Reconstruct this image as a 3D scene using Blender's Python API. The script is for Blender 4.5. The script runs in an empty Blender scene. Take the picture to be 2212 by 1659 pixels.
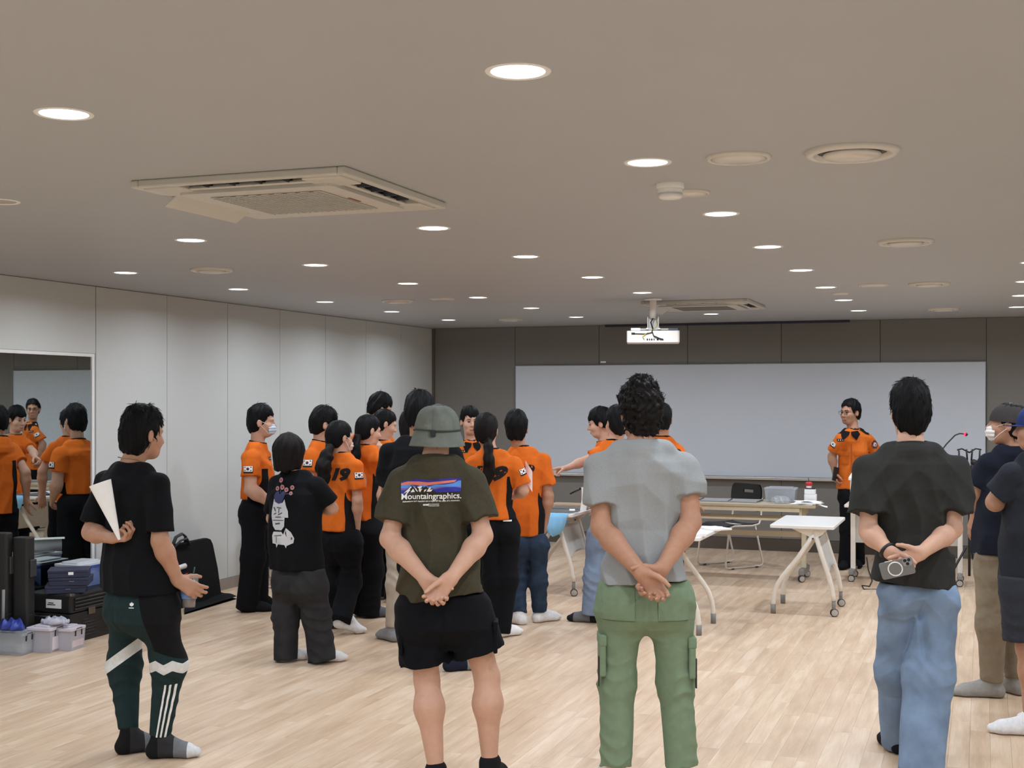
import bpy, bmesh, math, random
import numpy as np
from mathutils import Vector, Matrix
from mathutils.bvhtree import BVHTree

random.seed(7)
SC = bpy.context.scene
COL = SC.collection
F_PX, CAM_Z, CEIL_Z, HOR = 2773.0, 1.72, 2.58, 860.0       # focal length in pixels, eye height, ceiling height, horizon row

# ------------------------------------------------------------------ camera, world, exposure
cam_d = bpy.data.cameras.new('camera')
cam = bpy.data.objects.new('camera', cam_d); COL.objects.link(cam)
cam_d.sensor_width = 36.0
cam_d.lens = F_PX / 2212.0 * 36.0
cam_d.shift_y = (HOR - 829.5) / 2212.0
cam_d.clip_start = 0.05
cam.location = (0, 0, CAM_Z)
cam.rotation_euler = (math.pi / 2, 0, 0)
SC.camera = cam
wd = bpy.data.worlds.new('world'); SC.world = wd; wd.use_nodes = True
wd.node_tree.nodes['Background'].inputs[0].default_value = (0.6, 0.65, 0.7, 1)
wd.node_tree.nodes['Background'].inputs[1].default_value = 0.05
SC.view_settings.view_transform = 'Standard'
SC.view_settings.look = 'None'
SC.view_settings.gamma = 1.0
SC.view_settings.use_curve_mapping = False
SC.view_settings.exposure = 0.0
SC.cycles.max_bounces = 5
SC.cycles.diffuse_bounces = 4
SC.cycles.glossy_bounces = 4
SC.cycles.transmission_bounces = 6
SC.cycles.transparent_max_bounces = 8
SC.cycles.caustics_reflective = False
SC.cycles.caustics_refractive = False
SC.cycles.sample_clamp_indirect = 4.0
SC.cycles.use_adaptive_sampling = True
SC.cycles.adaptive_threshold = 0.06
SC.cycles.adaptive_min_samples = 16
LAMP_W = 10.5          # watts of each ceiling downlight
LAMP_COL = (0.84, 0.91, 1.0)

# ------------------------------------------------------------------ room frame
RA = math.atan2(1018, 2773)                # the room is turned by this angle against the camera
UX, UY = math.cos(RA), -math.sin(RA)       # along the whiteboard wall, to the right
VX, VY = math.sin(RA), math.cos(RA)        # along the left wall, away from the camera
C0 = ((935 - 1106) / F_PX * 15.8985, 15.8985)
def room(u, v, z=0.0):
    return Vector((C0[0] + u * UX + v * VX, C0[1] + u * UY + v * VY, z))
def at(px, py, Y):
    """world point seen at pixel (px, py) at forward distance Y"""
    return Vector(((px - 1106) / F_PX * Y, Y, CAM_Z - (py - HOR) / F_PX * Y))
def ground(px, py):
    Y = F_PX * CAM_Z / (py - HOR)
    return Vector(((px - 1106) / F_PX * Y, Y, 0))

# ------------------------------------------------------------------ object helpers
def tag(o, label=None, cat=None, group=None, kind=None):
    if label: o['label'] = label
    if cat: o['category'] = cat
    if group: o['group'] = group
    if kind: o['kind'] = kind
    return o
def empty(name, loc=(0, 0, 0), rz=0.0, label=None, cat=None, group=None, kind=None):
    o = bpy.data.objects.new(name, None); COL.objects.link(o)
    o.empty_display_size = 0.1
    o.location = loc; o.rotation_euler = (0, 0, rz)
    return tag(o, label, cat, group, kind)
def link(name, me, mats=None, parent=None, loc=None, rot=None):
    o = bpy.data.objects.new(name, me); COL.objects.link(o)
    if mats is not None and not len(me.materials):
        for m in (mats if isinstance(mats, (list, tuple)) else [mats]): me.materials.append(m)
    if parent: o.parent = parent
    if loc is not None: o.location = loc
    if rot is not None: o.rotation_euler = rot
    return o
class MB:
    """collects simple solids into one mesh"""
    def __init__(s): s.v = []; s.f = []; s.smooth = []
    def raw(s, vs, fs, sm=False):
        n = len(s.v); s.v += [tuple(v) for v in vs]
        s.f += [tuple(i + n for i in f) for f in fs]; s.smooth += [sm] * len(fs)
        return s
    def box(s, lo, hi, M=None):
        x0, y0, z0 = lo; x1, y1, z1 = hi
        vs = [Vector(p) for p in ((x0,y0,z0),(x1,y0,z0),(x1,y1,z0),(x0,y1,z0),(x0,y0,z1),(x1,y0,z1),(x1,y1,z1),(x0,y1,z1))]
        if M is not None: vs = [M @ v for v in vs]
        return s.raw(vs, [(0,3,2,1),(4,5,6,7),(0,1,5,4),(1,2,6,5),(2,3,7,6),(3,0,4,7)])
    def bbox(s, c, d, M=None):
        return s.box([c[i]-d[i]/2 for i in range(3)], [c[i]+d[i]/2 for i in range(3)], M)
    def prism(s, pts, z0, z1, M=None, taper=1.0):
        """vertical prism over the outline pts (x, y), counter-clockwise"""
        n = len(pts); cx = sum(p[0] for p in pts)/n; cy = sum(p[1] for p in pts)/n
        vs = [Vector((p[0], p[1], z0)) for p in pts] + [Vector((cx+(p[0]-cx)*taper, cy+(p[1]-cy)*taper, z1)) for p in pts]
        if M is not None: vs = [M @ v for v in vs]
        fs = [tuple(range(n-1, -1, -1)), tuple(range(n, 2*n))] + [(i, (i+1) % n, n+(i+1) % n, n+i) for i in range(n)]
        return s.raw(vs, fs)
    def rbox(s, lo, hi, r, M=None, seg=3):
        """box with rounded vertical edges"""
        pts = []
        for cx, cy, a0 in ((hi[0]-r, hi[1]-r, 0), (lo[0]+r, hi[1]-r, 90), (lo[0]+r, lo[1]+r, 180), (hi[0]-r, lo[1]+r, 270)):
            for k in range(seg+1):
                a = math.radians(a0 + 90*k/seg); pts.append((cx+r*math.cos(a), cy+r*math.sin(a)))
        return s.prism(pts, lo[2], hi[2], M)
    def tube(s, path, r, n=8, caps=True, flat=1.0):
        """round tube along the points of path; r a number or one per point"""
        P = [Vector(p) for p in path]; m = len(P)
        rr = r if isinstance(r, (list, tuple)) else [r]*m
        T = [(P[min(i+1, m-1)] - P[max(i-1, 0)]).normalized() for i in range(m)]
        up = Vector((0, 0, 1)) if abs(T[0].z) < .9 else Vector((1, 0, 0))
        a = T[0].cross(up).normalized(); vs = []
        for i in range(m):
            a = (a - T[i]*a.dot(T[i])).normalized(); b = T[i].cross(a)
            for k in range(n):
                t = 2*math.pi*k/n
                vs.append(P[i] + a*(math.cos(t)*rr[i]) + b*(math.sin(t)*rr[i]*flat))
        fs = [(i*n+k, i*n+(k+1) % n, (i+1)*n+(k+1) % n, (i+1)*n+k) for i in range(m-1) for k in range(n)]
        s.raw(vs, fs, True)
        if caps:
            s.f.append(tuple(len(s.v)-m*n + k for k in range(n-1, -1, -1))); s.smooth.append(False)
            s.f.append(tuple(len(s.v)-n + k for k in range(n))); s.smooth.append(False)
        return s
    def lathe(s, prof, n=24, M=None, close=False):
        """surface of revolution round z of the profile (r, z)"""
        vs = []
        for r, z in prof:
            for k in range(n):
                t = 2*math.pi*k/n; vs.append(Vector((r*math.cos(t), r*math.sin(t), z)))
        if M is not None: vs = [M @ v for v in vs]
        m = len(prof)
        fs = [(i*n+k, i*n+(k+1) % n, (i+1)*n+(k+1) % n, (i+1)*n+k) for i in range(m-1) for k in range(n)]
        s.raw(vs, fs, True); n0 = len(s.v)-m*n
        if close:
            s.f.append(tuple(n0+k for k in range(n-1, -1, -1))); s.smooth.append(False)
            s.f.append(tuple(n0+(m-1)*n+k for k in range(n))); s.smooth.append(False)
        return s
    def mesh(s, name, bevel=0):
        me = bpy.data.meshes.new(name); me.from_pydata(s.v, [], s.f); me.validate()
        if len(me.polygons) == len(s.smooth): me.polygons.foreach_set('use_smooth', s.smooth)
        if bevel:
            bm = bmesh.new(); bm.from_mesh(me)
            bmesh.ops.bevel(bm, geom=[e for e in bm.edges if len(e.link_faces) == 2 and e.calc_face_angle(0) > .6],
                            offset=bevel, segments=2, affect='EDGES', profile=.5)
            bm.to_mesh(me); bm.free()
        me.update(); return me
    def build(s, name, m, parent=None, loc=None, rot=None, bevel=0):
        return link(name, s.mesh(name, bevel), m, parent, loc, rot)
def copy_tree(o, parent=None):
    c = o.copy(); COL.objects.link(c); c.parent = parent
    for ch in o.children: copy_tree(ch, c)
    return c
def arc(c, r, a0, a1, n, plane='xz'):
    out = []
    for k in range(n+1):
        a = math.radians(a0+(a1-a0)*k/n); x, y = r*math.cos(a), r*math.sin(a)
        out.append((c[0]+x, c[1], c[2]+y) if plane == 'xz' else ((c[0], c[1]+x, c[2]+y) if plane == 'yz' else (c[0]+x, c[1]+y, c[2])))
    return out

# ------------------------------------------------------------------ materials (all procedural)
def lin(c): 
    c = c/255.0
    return c/12.92 if c <= .04045 else ((c+.055)/1.055)**2.4
def rgb(c): return (lin(c[0]), lin(c[1]), lin(c[2]), 1.0)
MATS = {}
def mat(key, col, rough=.6, metal=0.0, var=.06, scale=30.0, bump=0.0, bscale=200.0, alpha=1.0, trans=0.0, emit=None, sheen=0.0,
        stretch=None, patterns=(), perobj=0.0, spec=.5, coat=0.0, sss=0.0):
    """principled material; var = brightness noise; patterns = [(attribute, colour)] painted where the attribute is below zero"""
    if key in MATS: return MATS[key]
    m = bpy.data.materials.new(key); MATS[key] = m; m.use_nodes = True
    nt = m.node_tree; N = nt.nodes; L = nt.links; b = N['Principled BSDF']
    tc = N.new('ShaderNodeTexCoord'); src = tc.outputs['Object']
    if stretch:
        mp = N.new('ShaderNodeMapping'); mp.inputs['Scale'].default_value = stretch; L.new(src, mp.inputs[0]); src = mp.outputs[0]
    if perobj:
        oi = N.new('ShaderNodeObjectInfo'); ad = N.new('ShaderNodeVectorMath'); ad.operation = 'ADD'
        mu = N.new('ShaderNodeMath'); mu.operation = 'MULTIPLY'; mu.inputs[1].default_value = 57.0
        L.new(oi.outputs['Random'], mu.inputs[0]); L.new(src, ad.inputs[0]); L.new(mu.outputs[0], ad.inputs[1]); src = ad.outputs[0]
    no = N.new('ShaderNodeTexNoise'); no.inputs['Scale'].default_value = scale; no.inputs['Detail'].default_value = 5; L.new(src, no.inputs['Vector'])
    ra = N.new('ShaderNodeMapRange'); ra.inputs['From Min'].default_value = .25; ra.inputs['From Max'].default_value = .75
    ra.inputs['To Min'].default_value = 1-var; ra.inputs['To Max'].default_value = 1+var; L.new(no.outputs['Fac'], ra.inputs['Value'])
    cur = None
    base = N.new('ShaderNodeRGB'); base.outputs[0].default_value = rgb(col); cur = base.outputs[0]
    for att, pc in patterns:
        an = N.new('ShaderNodeAttribute'); an.attribute_name = att
        lt = N.new('ShaderNodeMath'); lt.operation = 'LESS_THAN'; lt.inputs[1].default_value = 0.0; L.new(an.outputs['Fac'], lt.inputs[0])
        mx = N.new('ShaderNodeMix'); mx.data_type = 'RGBA'; L.new(lt.outputs[0], mx.inputs['Factor']); L.new(cur, mx.inputs['A']); mx.inputs['B'].default_value = rgb(pc)
        cur = mx.outputs['Result']
    val = ra.outputs[0]
    if perobj:
        r2 = N.new('ShaderNodeMapRange'); r2.inputs['To Min'].default_value = 1-perobj; r2.inputs['To Max'].default_value = 1+perobj
        L.new(oi.outputs['Random'], r2.inputs['Value'])
        m2 = N.new('ShaderNodeMath'); m2.operation = 'MULTIPLY'; L.new(val, m2.inputs[0]); L.new(r2.outputs[0], m2.inputs[1]); val = m2.outputs[0]
    vm = N.new('ShaderNodeVectorMath'); vm.operation = 'SCALE'; L.new(cur, vm.inputs[0]); L.new(val, vm.inputs['Scale'])
    L.new(vm.outputs[0], b.inputs['Base Color'])
    b.inputs['Roughness'].default_value = rough; b.inputs['Metallic'].default_value = metal
    b.inputs['Specular IOR Level'].default_value = spec
    if alpha < 1: b.inputs['Alpha'].default_value = alpha
    if trans: b.inputs['Transmission Weight'].default_value = trans
    if sheen: b.inputs['Sheen Weight'].default_value = sheen
    if coat: b.inputs['Coat Weight'].default_value = coat
    if sss:
        b.inputs['Subsurface Weight'].default_value = sss; b.inputs['Subsurface Radius'].default_value = (.012, .005, .003); b.inputs['Subsurface Scale'].default_value = .6
    if emit:
        b.inputs['Emission Color'].default_value = rgb(emit[0]); b.inputs['Emission Strength'].default_value = emit[1]
    if bump:
        n2 = N.new('ShaderNodeTexNoise'); n2.inputs['Scale'].default_value = bscale; n2.inputs['Detail'].default_value = 3; L.new(src, n2.inputs['Vector'])
        bu = N.new('ShaderNodeBump'); bu.inputs['Strength'].default_value = bump; bu.inputs['Distance'].default_value = .002
        L.new(n2.outputs['Fac'], bu.inputs['Height']); L.new(bu.outputs[0], b.inputs['Normal'])
    return m
def cloth(key, col, var=.10, scale=60, patterns=(), rough=.92, bump=.35, bscale=420): 
    return mat(key, col, rough, 0, var, scale, bump, bscale, patterns=patterns, spec=.2)
def plastic(key, col, rough=.4, **k): return mat(key, col, rough, 0, k.pop('var', .03), k.pop('scale', 12), **k)
def metal(key, col, rough=.3, **k): return mat(key, col, rough, 1.0, .04, 40, **k)
# ------------------------------------------------------------------ the room
WU, V_NEAR = 9.2, -16.6        # width of the room, near end behind the camera
M_CEIL = mat('ceiling_paint', (170, 173, 176), .55, var=.012, scale=3)
M_LWALL = mat('light_fabric_panel', (197, 200, 198), .8, var=.03, scale=160, bump=.25, bscale=700)
M_BWALL = mat('dark_fabric_panel', (124, 122, 118), .85, var=.04, scale=160, bump=.25, bscale=700)
M_GAP = mat('panel_gap', (45, 43, 41), .9)
M_BASE = mat('baseboard_vinyl', (150, 141, 131), .5, var=.03)
M_STEEL = metal('brushed_steel', (150, 150, 150), .22)
M_WHITEP = plastic('white_plastic', (228, 228, 226), .35)
M_WHITEM = plastic('white_lacquer', (238, 234, 228), .3)
M_BLACK = plastic('black_plastic', (22, 22, 24), .45)

def rbox(name, u0, u1, v0, v1, z0, z1, m, parent=None, kind=None):
    c = room((u0+u1)/2, (v0+v1)/2, (z0+z1)/2); d = ((u1-u0)/2, (v1-v0)/2, (z1-z0)/2)
    o = MB().box((-d[0], -d[1], -d[2]), d).build(name, m, parent, c, (0, 0, -RA))
    if kind: o['kind'] = kind
    return o

def wood_material(key, island):
    m = bpy.data.materials.new(key); m.use_nodes = True; nt = m.node_tree; N = nt.nodes; L = nt.links; b = N['Principled BSDF']
    tc = N.new('ShaderNodeTexCoord')
    rnd = N.new('ShaderNodeNewGeometry').outputs['Random Per Island'] if island else N.new('ShaderNodeObjectInfo').outputs['Random']
    mu = N.new('ShaderNodeMath'); mu.operation = 'MULTIPLY'; mu.inputs[1].default_value = 91.0; L.new(rnd, mu.inputs[0])
    ad = N.new('ShaderNodeVectorMath'); ad.operation = 'ADD'; L.new(tc.outputs['Object'], ad.inputs[0]); L.new(mu.outputs[0], ad.inputs[1])
    def noise(scale, sx, sy, det=6):
        mp = N.new('ShaderNodeMapping'); mp.inputs['Scale'].default_value = (sx, sy, 1); L.new(ad.outputs[0], mp.inputs[0])
        n = N.new('ShaderNodeTexNoise'); n.inputs['Scale'].default_value = scale; n.inputs['Detail'].default_value = det; L.new(mp.outputs[0], n.inputs['Vector']); return n
    n1 = noise(3.0, 6, .7); n2 = noise(14.0, 9, .5, 3)
    mix = N.new('ShaderNodeMath'); mix.operation = 'MULTIPLY_ADD'; mix.inputs[1].default_value = .35; L.new(n2.outputs['Fac'], mix.inputs[0]); L.new(n1.outputs['Fac'], mix.inputs[2])
    m3 = N.new('ShaderNodeMath'); m3.operation = 'MULTIPLY_ADD'; m3.inputs[1].default_value = .20; L.new(rnd, m3.inputs[0]); L.new(mix.outputs[0], m3.inputs[2])
    cr = N.new('ShaderNodeValToRGB'); L.new(m3.outputs[0], cr.inputs[0])
    e = cr.color_ramp.elements; e[0].position = .45; e[0].color = rgb((187, 157, 128)); e[1].position = 1.15; e[1].color = rgb((221, 198, 173))
    e = cr.color_ramp.elements.new(.8); e.color = rgb((209, 182, 154))
    L.new(cr.outputs[0], b.inputs['Base Color'])
    b.inputs['Roughness'].default_value = .36
    bu = N.new('ShaderNodeBump'); bu.inputs['Strength'].default_value = .06; bu.inputs['Distance'].default_value = .001
    L.new(n2.outputs['Fac'], bu.inputs['Height']); L.new(bu.outputs[0], b.inputs['Normal'])
    return m
M_WOOD = wood_material('oak_plank', False); M_WOODS = wood_material('oak_plank_far', True)

# floor: a sub-floor with oak planks laid along the left wall
floor = rbox('floor', -.1, WU+.1, V_NEAR-.1, .1, -.12, -.012, M_GAP, kind='structure')
PW, PL = .096, .92
rows = int(WU/PW)+1
rng = random.Random(3)
cells = []
for i in range(rows):
    off = rng.random()*PL; v = V_NEAR - PL + off
    while v < 0:
        a, b_ = max(v, V_NEAR), min(v+PL, 0.0)
        if b_-a > .05: cells.append((i*PW, min((i+1)*PW, WU), a, b_))
        v += PL
def px_of(p): 
    if p.y < .5: return None
    return (1106+F_PX*p.x/p.y, HOR+F_PX*(CAM_Z-p.z)/p.y)
def shows(c):
    p = room((c[0]+c[1])/2, (c[2]+c[3])/2)
    q = px_of(p)
    return None if (q is None or not (-60 < q[0] < 2270 and q[1] < 1760)) else p.y
near = sorted([(shows(c), c) for c in cells if shows(c) is not None])[:300]
nearset = set(c for _, c in near)
plank_me = {}
for d_, c in near:
    w, l = c[1]-c[0]-.0007, c[3]-c[2]-.0007
    key = (round(w, 3), round(l, 2))
    if key not in plank_me: plank_me[key] = MB().box((-w/2, -l/2, -.012), (w/2, l/2, 0)).mesh('plank')
    p = link('plank', plank_me[key], M_WOOD, floor)
    p.matrix_world = Matrix.Identity(4)
    cc = room((c[0]+c[1])/2, (c[2]+c[3])/2)
    p.parent = floor
    p.matrix_parent_inverse = (Matrix.Translation(floor.location) @ Matrix.Rotation(-RA, 4, 'Z')).inverted()
    p.matrix_basis = Matrix.Translation(cc) @ Matrix.Rotation(-RA, 4, 'Z')
mb = MB()
for c in cells:
    if c not in nearset: mb.box((c[0]+.00035, c[2]+.00035, -.012), (c[1]-.00035, c[3]-.00035, 0))
far = mb.build('planks', M_WOODS, None); far['kind'] = 'stuff'
far.matrix_world = Matrix.Identity(4)
far.parent = floor; far.matrix_parent_inverse = (Matrix.Translation(floor.location) @ Matrix.Rotation(-RA, 4, 'Z')).inverted()
far.matrix_basis = Matrix.Translation(room(0, 0)) @ Matrix.Rotation(-RA, 4, 'Z')

ceiling = rbox('ceiling', -.2, WU+.2, V_NEAR-.2, .2, CEIL_Z, CEIL_Z+.15, M_CEIL, kind='structure')
def child_box(parent, name, u0, u1, v0, v1, z0, z1, m):
    c = room((u0+u1)/2, (v0+v1)/2, (z0+z1)/2); d = ((u1-u0)/2, (v1-v0)/2, (z1-z0)/2)
    o = MB().box((-d[0], -d[1], -d[2]), d).build(name, m, parent)
    o.matrix_parent_inverse = (Matrix.Translation(parent.location) @ Matrix.Rotation(-RA, 4, 'Z')).inverted()
    o.matrix_basis = Matrix.Translation(c) @ Matrix.Rotation(-RA, 4, 'Z')
    return o
# left wall: fabric panels on a dark backing, a mirror bay nearer than v = -6.45
wall_left = rbox('wall_left', -.2, -.022, V_NEAR, 0, 0, CEIL_Z, M_GAP, kind='structure')
SEAM = [0, -.92, -1.84, -2.76, -3.68, -4.60, -5.515, -6.43]
for a, b_ in zip(SEAM[:-1], SEAM[1:]):
    child_box(wall_left, 'panel', -.022, 0, b_+.003, a-.003, .10, CEIL_Z-.004, M_LWALL)
child_box(wall_left, 'panel', -.022, 0, -10.6, -6.437, 2.062, CEIL_Z-.004, M_LWALL)
for k in range(6):
    child_box(wall_left, 'panel', -.022, 0, -10.606-.92*(k+1)+.003, -10.606-.92*k-.003, .10, CEIL_Z-.004, M_LWALL)
rbox('baseboard_left', -.022, .006, -6.43, -.02, 0, .098, M_BASE, kind='structure')
# the mirror
mir = empty('wall_mirror', room(0, -8.5, 0), -RA, 'tall frameless wall mirror reflecting the room beside the storage boxes', 'mirror')
M_MIR = metal('mirror_silver', (205, 212, 210), .012)
def room_child(parent, name, u0, u1, v0, v1, z0, z1, m, bevel=0):
    """box in room coordinates under a parent that stands in the room frame"""
    pl = parent.location
    c = room((u0+u1)/2, (v0+v1)/2, (z0+z1)/2)-Vector(pl); c = Matrix.Rotation(RA, 3, 'Z') @ c
    d = ((u1-u0)/2, (v1-v0)/2, (z1-z0)/2)
    return MB().box((-d[0], -d[1], -d[2]), d).build(name, m, parent, c, None, bevel)
room_child(mir, 'mirror_pane', -.018, -.008, -10.58, -6.475, .06, 2.035, M_MIR)
room_child(mir, 'mirror_trim', -.02, 0, -10.6, -6.445, 2.036, 2.06, M_WHITEP)
room_child(mir, 'mirror_trim', -.02, 0, -6.474, -6.446, .0, 2.036, M_WHITEP)
room_child(mir, 'mirror_trim', -.02, 0, -10.6, -6.475, .0, .058, M_WHITEP)
# whiteboard wall
wall_back = rbox('wall_back', -.2, WU+.2, .022, .22, 0, CEIL_Z, M_GAP, kind='structure')
BS = [0.0, 1.085, 2.14, 3.20, 4.27, 5.34, 6.43, 7.5, 8.57, WU]
child_box(wall_back, 'panel', .03, BS[1]-.003, 0, .022, .14, CEIL_Z-.003, M_BWALL)
for a, b_ in zip(BS[1:-1], BS[2:]):
    if b_ < 6.6:
        child_box(wall_back, 'panel', a+.003, b_-.003, 0, .022, 2.11, CEIL_Z-.003, M_BWALL)
        child_box(wall_back, 'panel', a+.003, b_-.003, 0, .022, .14, .79, M_BWALL)
        child_box(wall_back, 'panel', a+.003, b_-.003, .01, .022, .79, 2.11, M_BWALL)
    else:
        child_box(wall_back, 'panel', a+.003, b_-.003, 0, .022, .14, CEIL_Z-.003, M_BWALL)
rbox('trim_1', 0, .028, -.03, .02, 0, CEIL_Z, mat('corner_trim', (96, 90, 84), .6), kind='structure')
rbox('baseboard_back', .028, WU, -.004, .02, 0, .137, metal('kick_steel', (116, 114, 112), .25), kind='structure')
rbox('wall_right', WU, WU+.2, V_NEAR, 0, 0, CEIL_Z, M_LWALL, kind='structure')
rbox('wall_rear', -.2, WU+.2, V_NEAR-.2, V_NEAR, 0, CEIL_Z, M_LWALL, kind='structure')
# the whiteboard
wb = empty('whiteboard', room(3.76, 0, .8), -RA, 'wide wall-mounted whiteboard with a steel pen ledge', 'whiteboard')
M_WB = plastic('whiteboard_enamel', (198, 206, 216), .32, var=.01)
room_child(wb, 'board', 1.10, 6.42, -.02, .009, .835, 2.105, M_WB)
room_child(wb, 'pen_ledge', 1.10, 6.42, -.075, -.021, .800, .832, mat('ledge_aluminium', (206, 205, 202), .3, .55, .03, 20), .004)
room_child(wb, 'edge_strip', 1.092, 1.099, -.022, .0, .80, 2.112, M_STEEL)
room_child(wb, 'edge_strip', 6.421, 6.428, -.022, .0, .80, 2.112, M_STEEL)
room_child(wb, 'edge_strip', 1.10, 6.42, -.022, .0, 2.106, 2.112, M_STEEL)
# screen slot on the ceiling in front of the board and a small label
sl = rbox('screen_slot', 2.24, 5.02, -.10, -.03, CEIL_Z-.025, CEIL_Z-.001, plastic('navy_slot', (36, 40, 62), .5))
tag(sl, 'long dark blue projection screen slot along the ceiling above the whiteboard', 'screen slot')
lb = rbox('wall_label', 2.16, 2.225, -.008, -.001, 2.135, 2.155, M_WHITEP)
tag(lb, 'tiny white label stuck on the dark wall above the whiteboard', 'label')

# ------------------------------------------------------------------ ceiling fittings
M_LENS = mat('lamp_lens', (255, 255, 255), .5, emit=((255, 252, 246), 6.0))
M_LENS.cycles.emission_sampling = 'NONE'
M_RIM = plastic('lamp_rim', (235, 235, 235), .35)
lamp_rim = MB().lathe([(.072, -.001), (.080, -.004), (.086, -.003), (.088, -.00035)], 28).mesh('rim')
lamp_lens = MB().lathe([(.0005, -.003), (.05, -.0032), (.072, -.0015)], 28).mesh('lens')
ld = bpy.data.lights.new('downlight_beam', 'AREA'); ld.shape = 'DISK'; ld.size = .14; ld.energy = LAMP_W; ld.color = LAMP_COL; ld.spread = math.radians(165)
LU = [.88, 2.35, 3.79, 5.25, 6.70, 8.15]
LV = [-1.58, -3.02, -4.40, -5.82, -7.24, -8.63, -10.02, -11.41, -12.8, -14.2, -15.6]
ORD = ['first', 'second', 'third', 'fourth', 'fifth', 'sixth', 'seventh', 'eighth', 'ninth', 'tenth', 'eleventh', 'twelfth', 'thirteenth']
for i, u in enumerate(LU):
    for j, v in enumerate(LV):
        if (i, j) in ((2, 1), (2, 6), (1, 6)): continue
        p = room(u, v, CEIL_Z)
        e = empty('downlight', p, 0, 'lit round downlight, %s row from the left wall, %s from the whiteboard wall' % (ORD[i], ORD[j]), 'light', 'ceiling downlights')
        link('rim', lamp_rim, M_RIM, e); link('lens', lamp_lens, M_LENS, e)
        lo = bpy.data.objects.new('beam', ld); COL.objects.link(lo); lo.parent = e; lo.location = (0, 0, -.012)
# the unlit one
e = empty('downlight', room(2.36, -10.09, CEIL_Z), 0, 'unlit grey round downlight at the left edge of the ceiling', 'light')
link('rim', lamp_rim, M_RIM, e); MB().lathe([(.0005, -.002), (.072, -.001)], 28).build('lens', plastic('lens_off', (178, 172, 166), .5), e)

M_DIFF = plastic('diffuser_plastic', (206, 202, 194), .25)
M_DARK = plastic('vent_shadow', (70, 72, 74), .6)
def diffuser(u, v, d, label):
    r = d/2; e = empty('ceiling_vent', room(u, v, CEIL_Z), 0, label, 'vent', 'round ceiling vents')
    MB().lathe([(r*.74, -.002), (r*.80, -.016), (r*.93, -.018), (r, -.008), (r, 0)], 32).build('outer_ring', M_DIFF, e)
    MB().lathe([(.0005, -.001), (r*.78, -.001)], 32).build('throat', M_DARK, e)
    MB().lathe([(.0005, -.026), (r*.30, -.030), (r*.55, -.024), (r*.62, -.016), (r*.60, -.010)], 32).build('cone', M_DIFF, e)
def plate(u, v, d, label, name='ceiling_plate', cat='plate'):
    r = d/2; e = empty(name, room(u, v, CEIL_Z), 0, label, cat, 'round ceiling plates')
    MB().lathe([(r*.84, -.003), (r*.86, -.011), (r*.95, -.012), (r, -.004), (r, 0)], 32).build('outer_ring', M_DIFF, e)
    MB().lathe([(.0005, -.016), (r*.6, -.015), (r*.8, -.010), (r*.82, -.003)], 32).build('cover', M_DIFF, e)
diffuser(5.97, -9.98, .325, 'large glossy round air vent nearest the camera on the ceiling')
diffuser(6.00, -7.24, .305, 'round air vent in the ceiling right of the fifth downlight row')
diffuser(6.02, -4.48, .305, 'thin-looking round air vent far right, second from the whiteboard wall')
diffuser(6.04, -1.56, .305, 'farthest round air vent at the right, close to the whiteboard wall')
diffuser(1.57, -7.24, .285, 'round air vent near the left wall between two downlights')
diffuser(1.56, -4.32, .29, 'round air vent farther along the left side of the ceiling')
diffuser(1.56, -1.45, .28, 'round air vent above the left end of the whiteboard')
plate(5.58, -10.01, .232, 'round white speaker plate beside the largest air vent')
plate(2.01, -4.38, .222, 'flat round speaker plate on the left side of the ceiling')
plate(5.62, -4.50, .232, 'flat round speaker plate near the far right downlights')
plate(5.25, -9.30, .168, 'small grey round cover next to the smoke detector')
plate(5.30, -3.80, .15, 'small round cover between far right downlights')
e = empty('smoke_detector', room(5.22, -9.53, CEIL_Z), 0, 'small white smoke detector hanging below the ceiling', 'detector')
MB().lathe([(.056, 0), (.056, -.018), (.050, -.020)], 24).build('base', M_WHITEP, e)
MB().lathe([(.050, -.020), (.050, -.034), (.046, -.036), (.046, -.040), (.050, -.042), (.048, -.054), (.040, -.060), (.0005, -.062)], 24).build('head', M_WHITEP, e)

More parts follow.
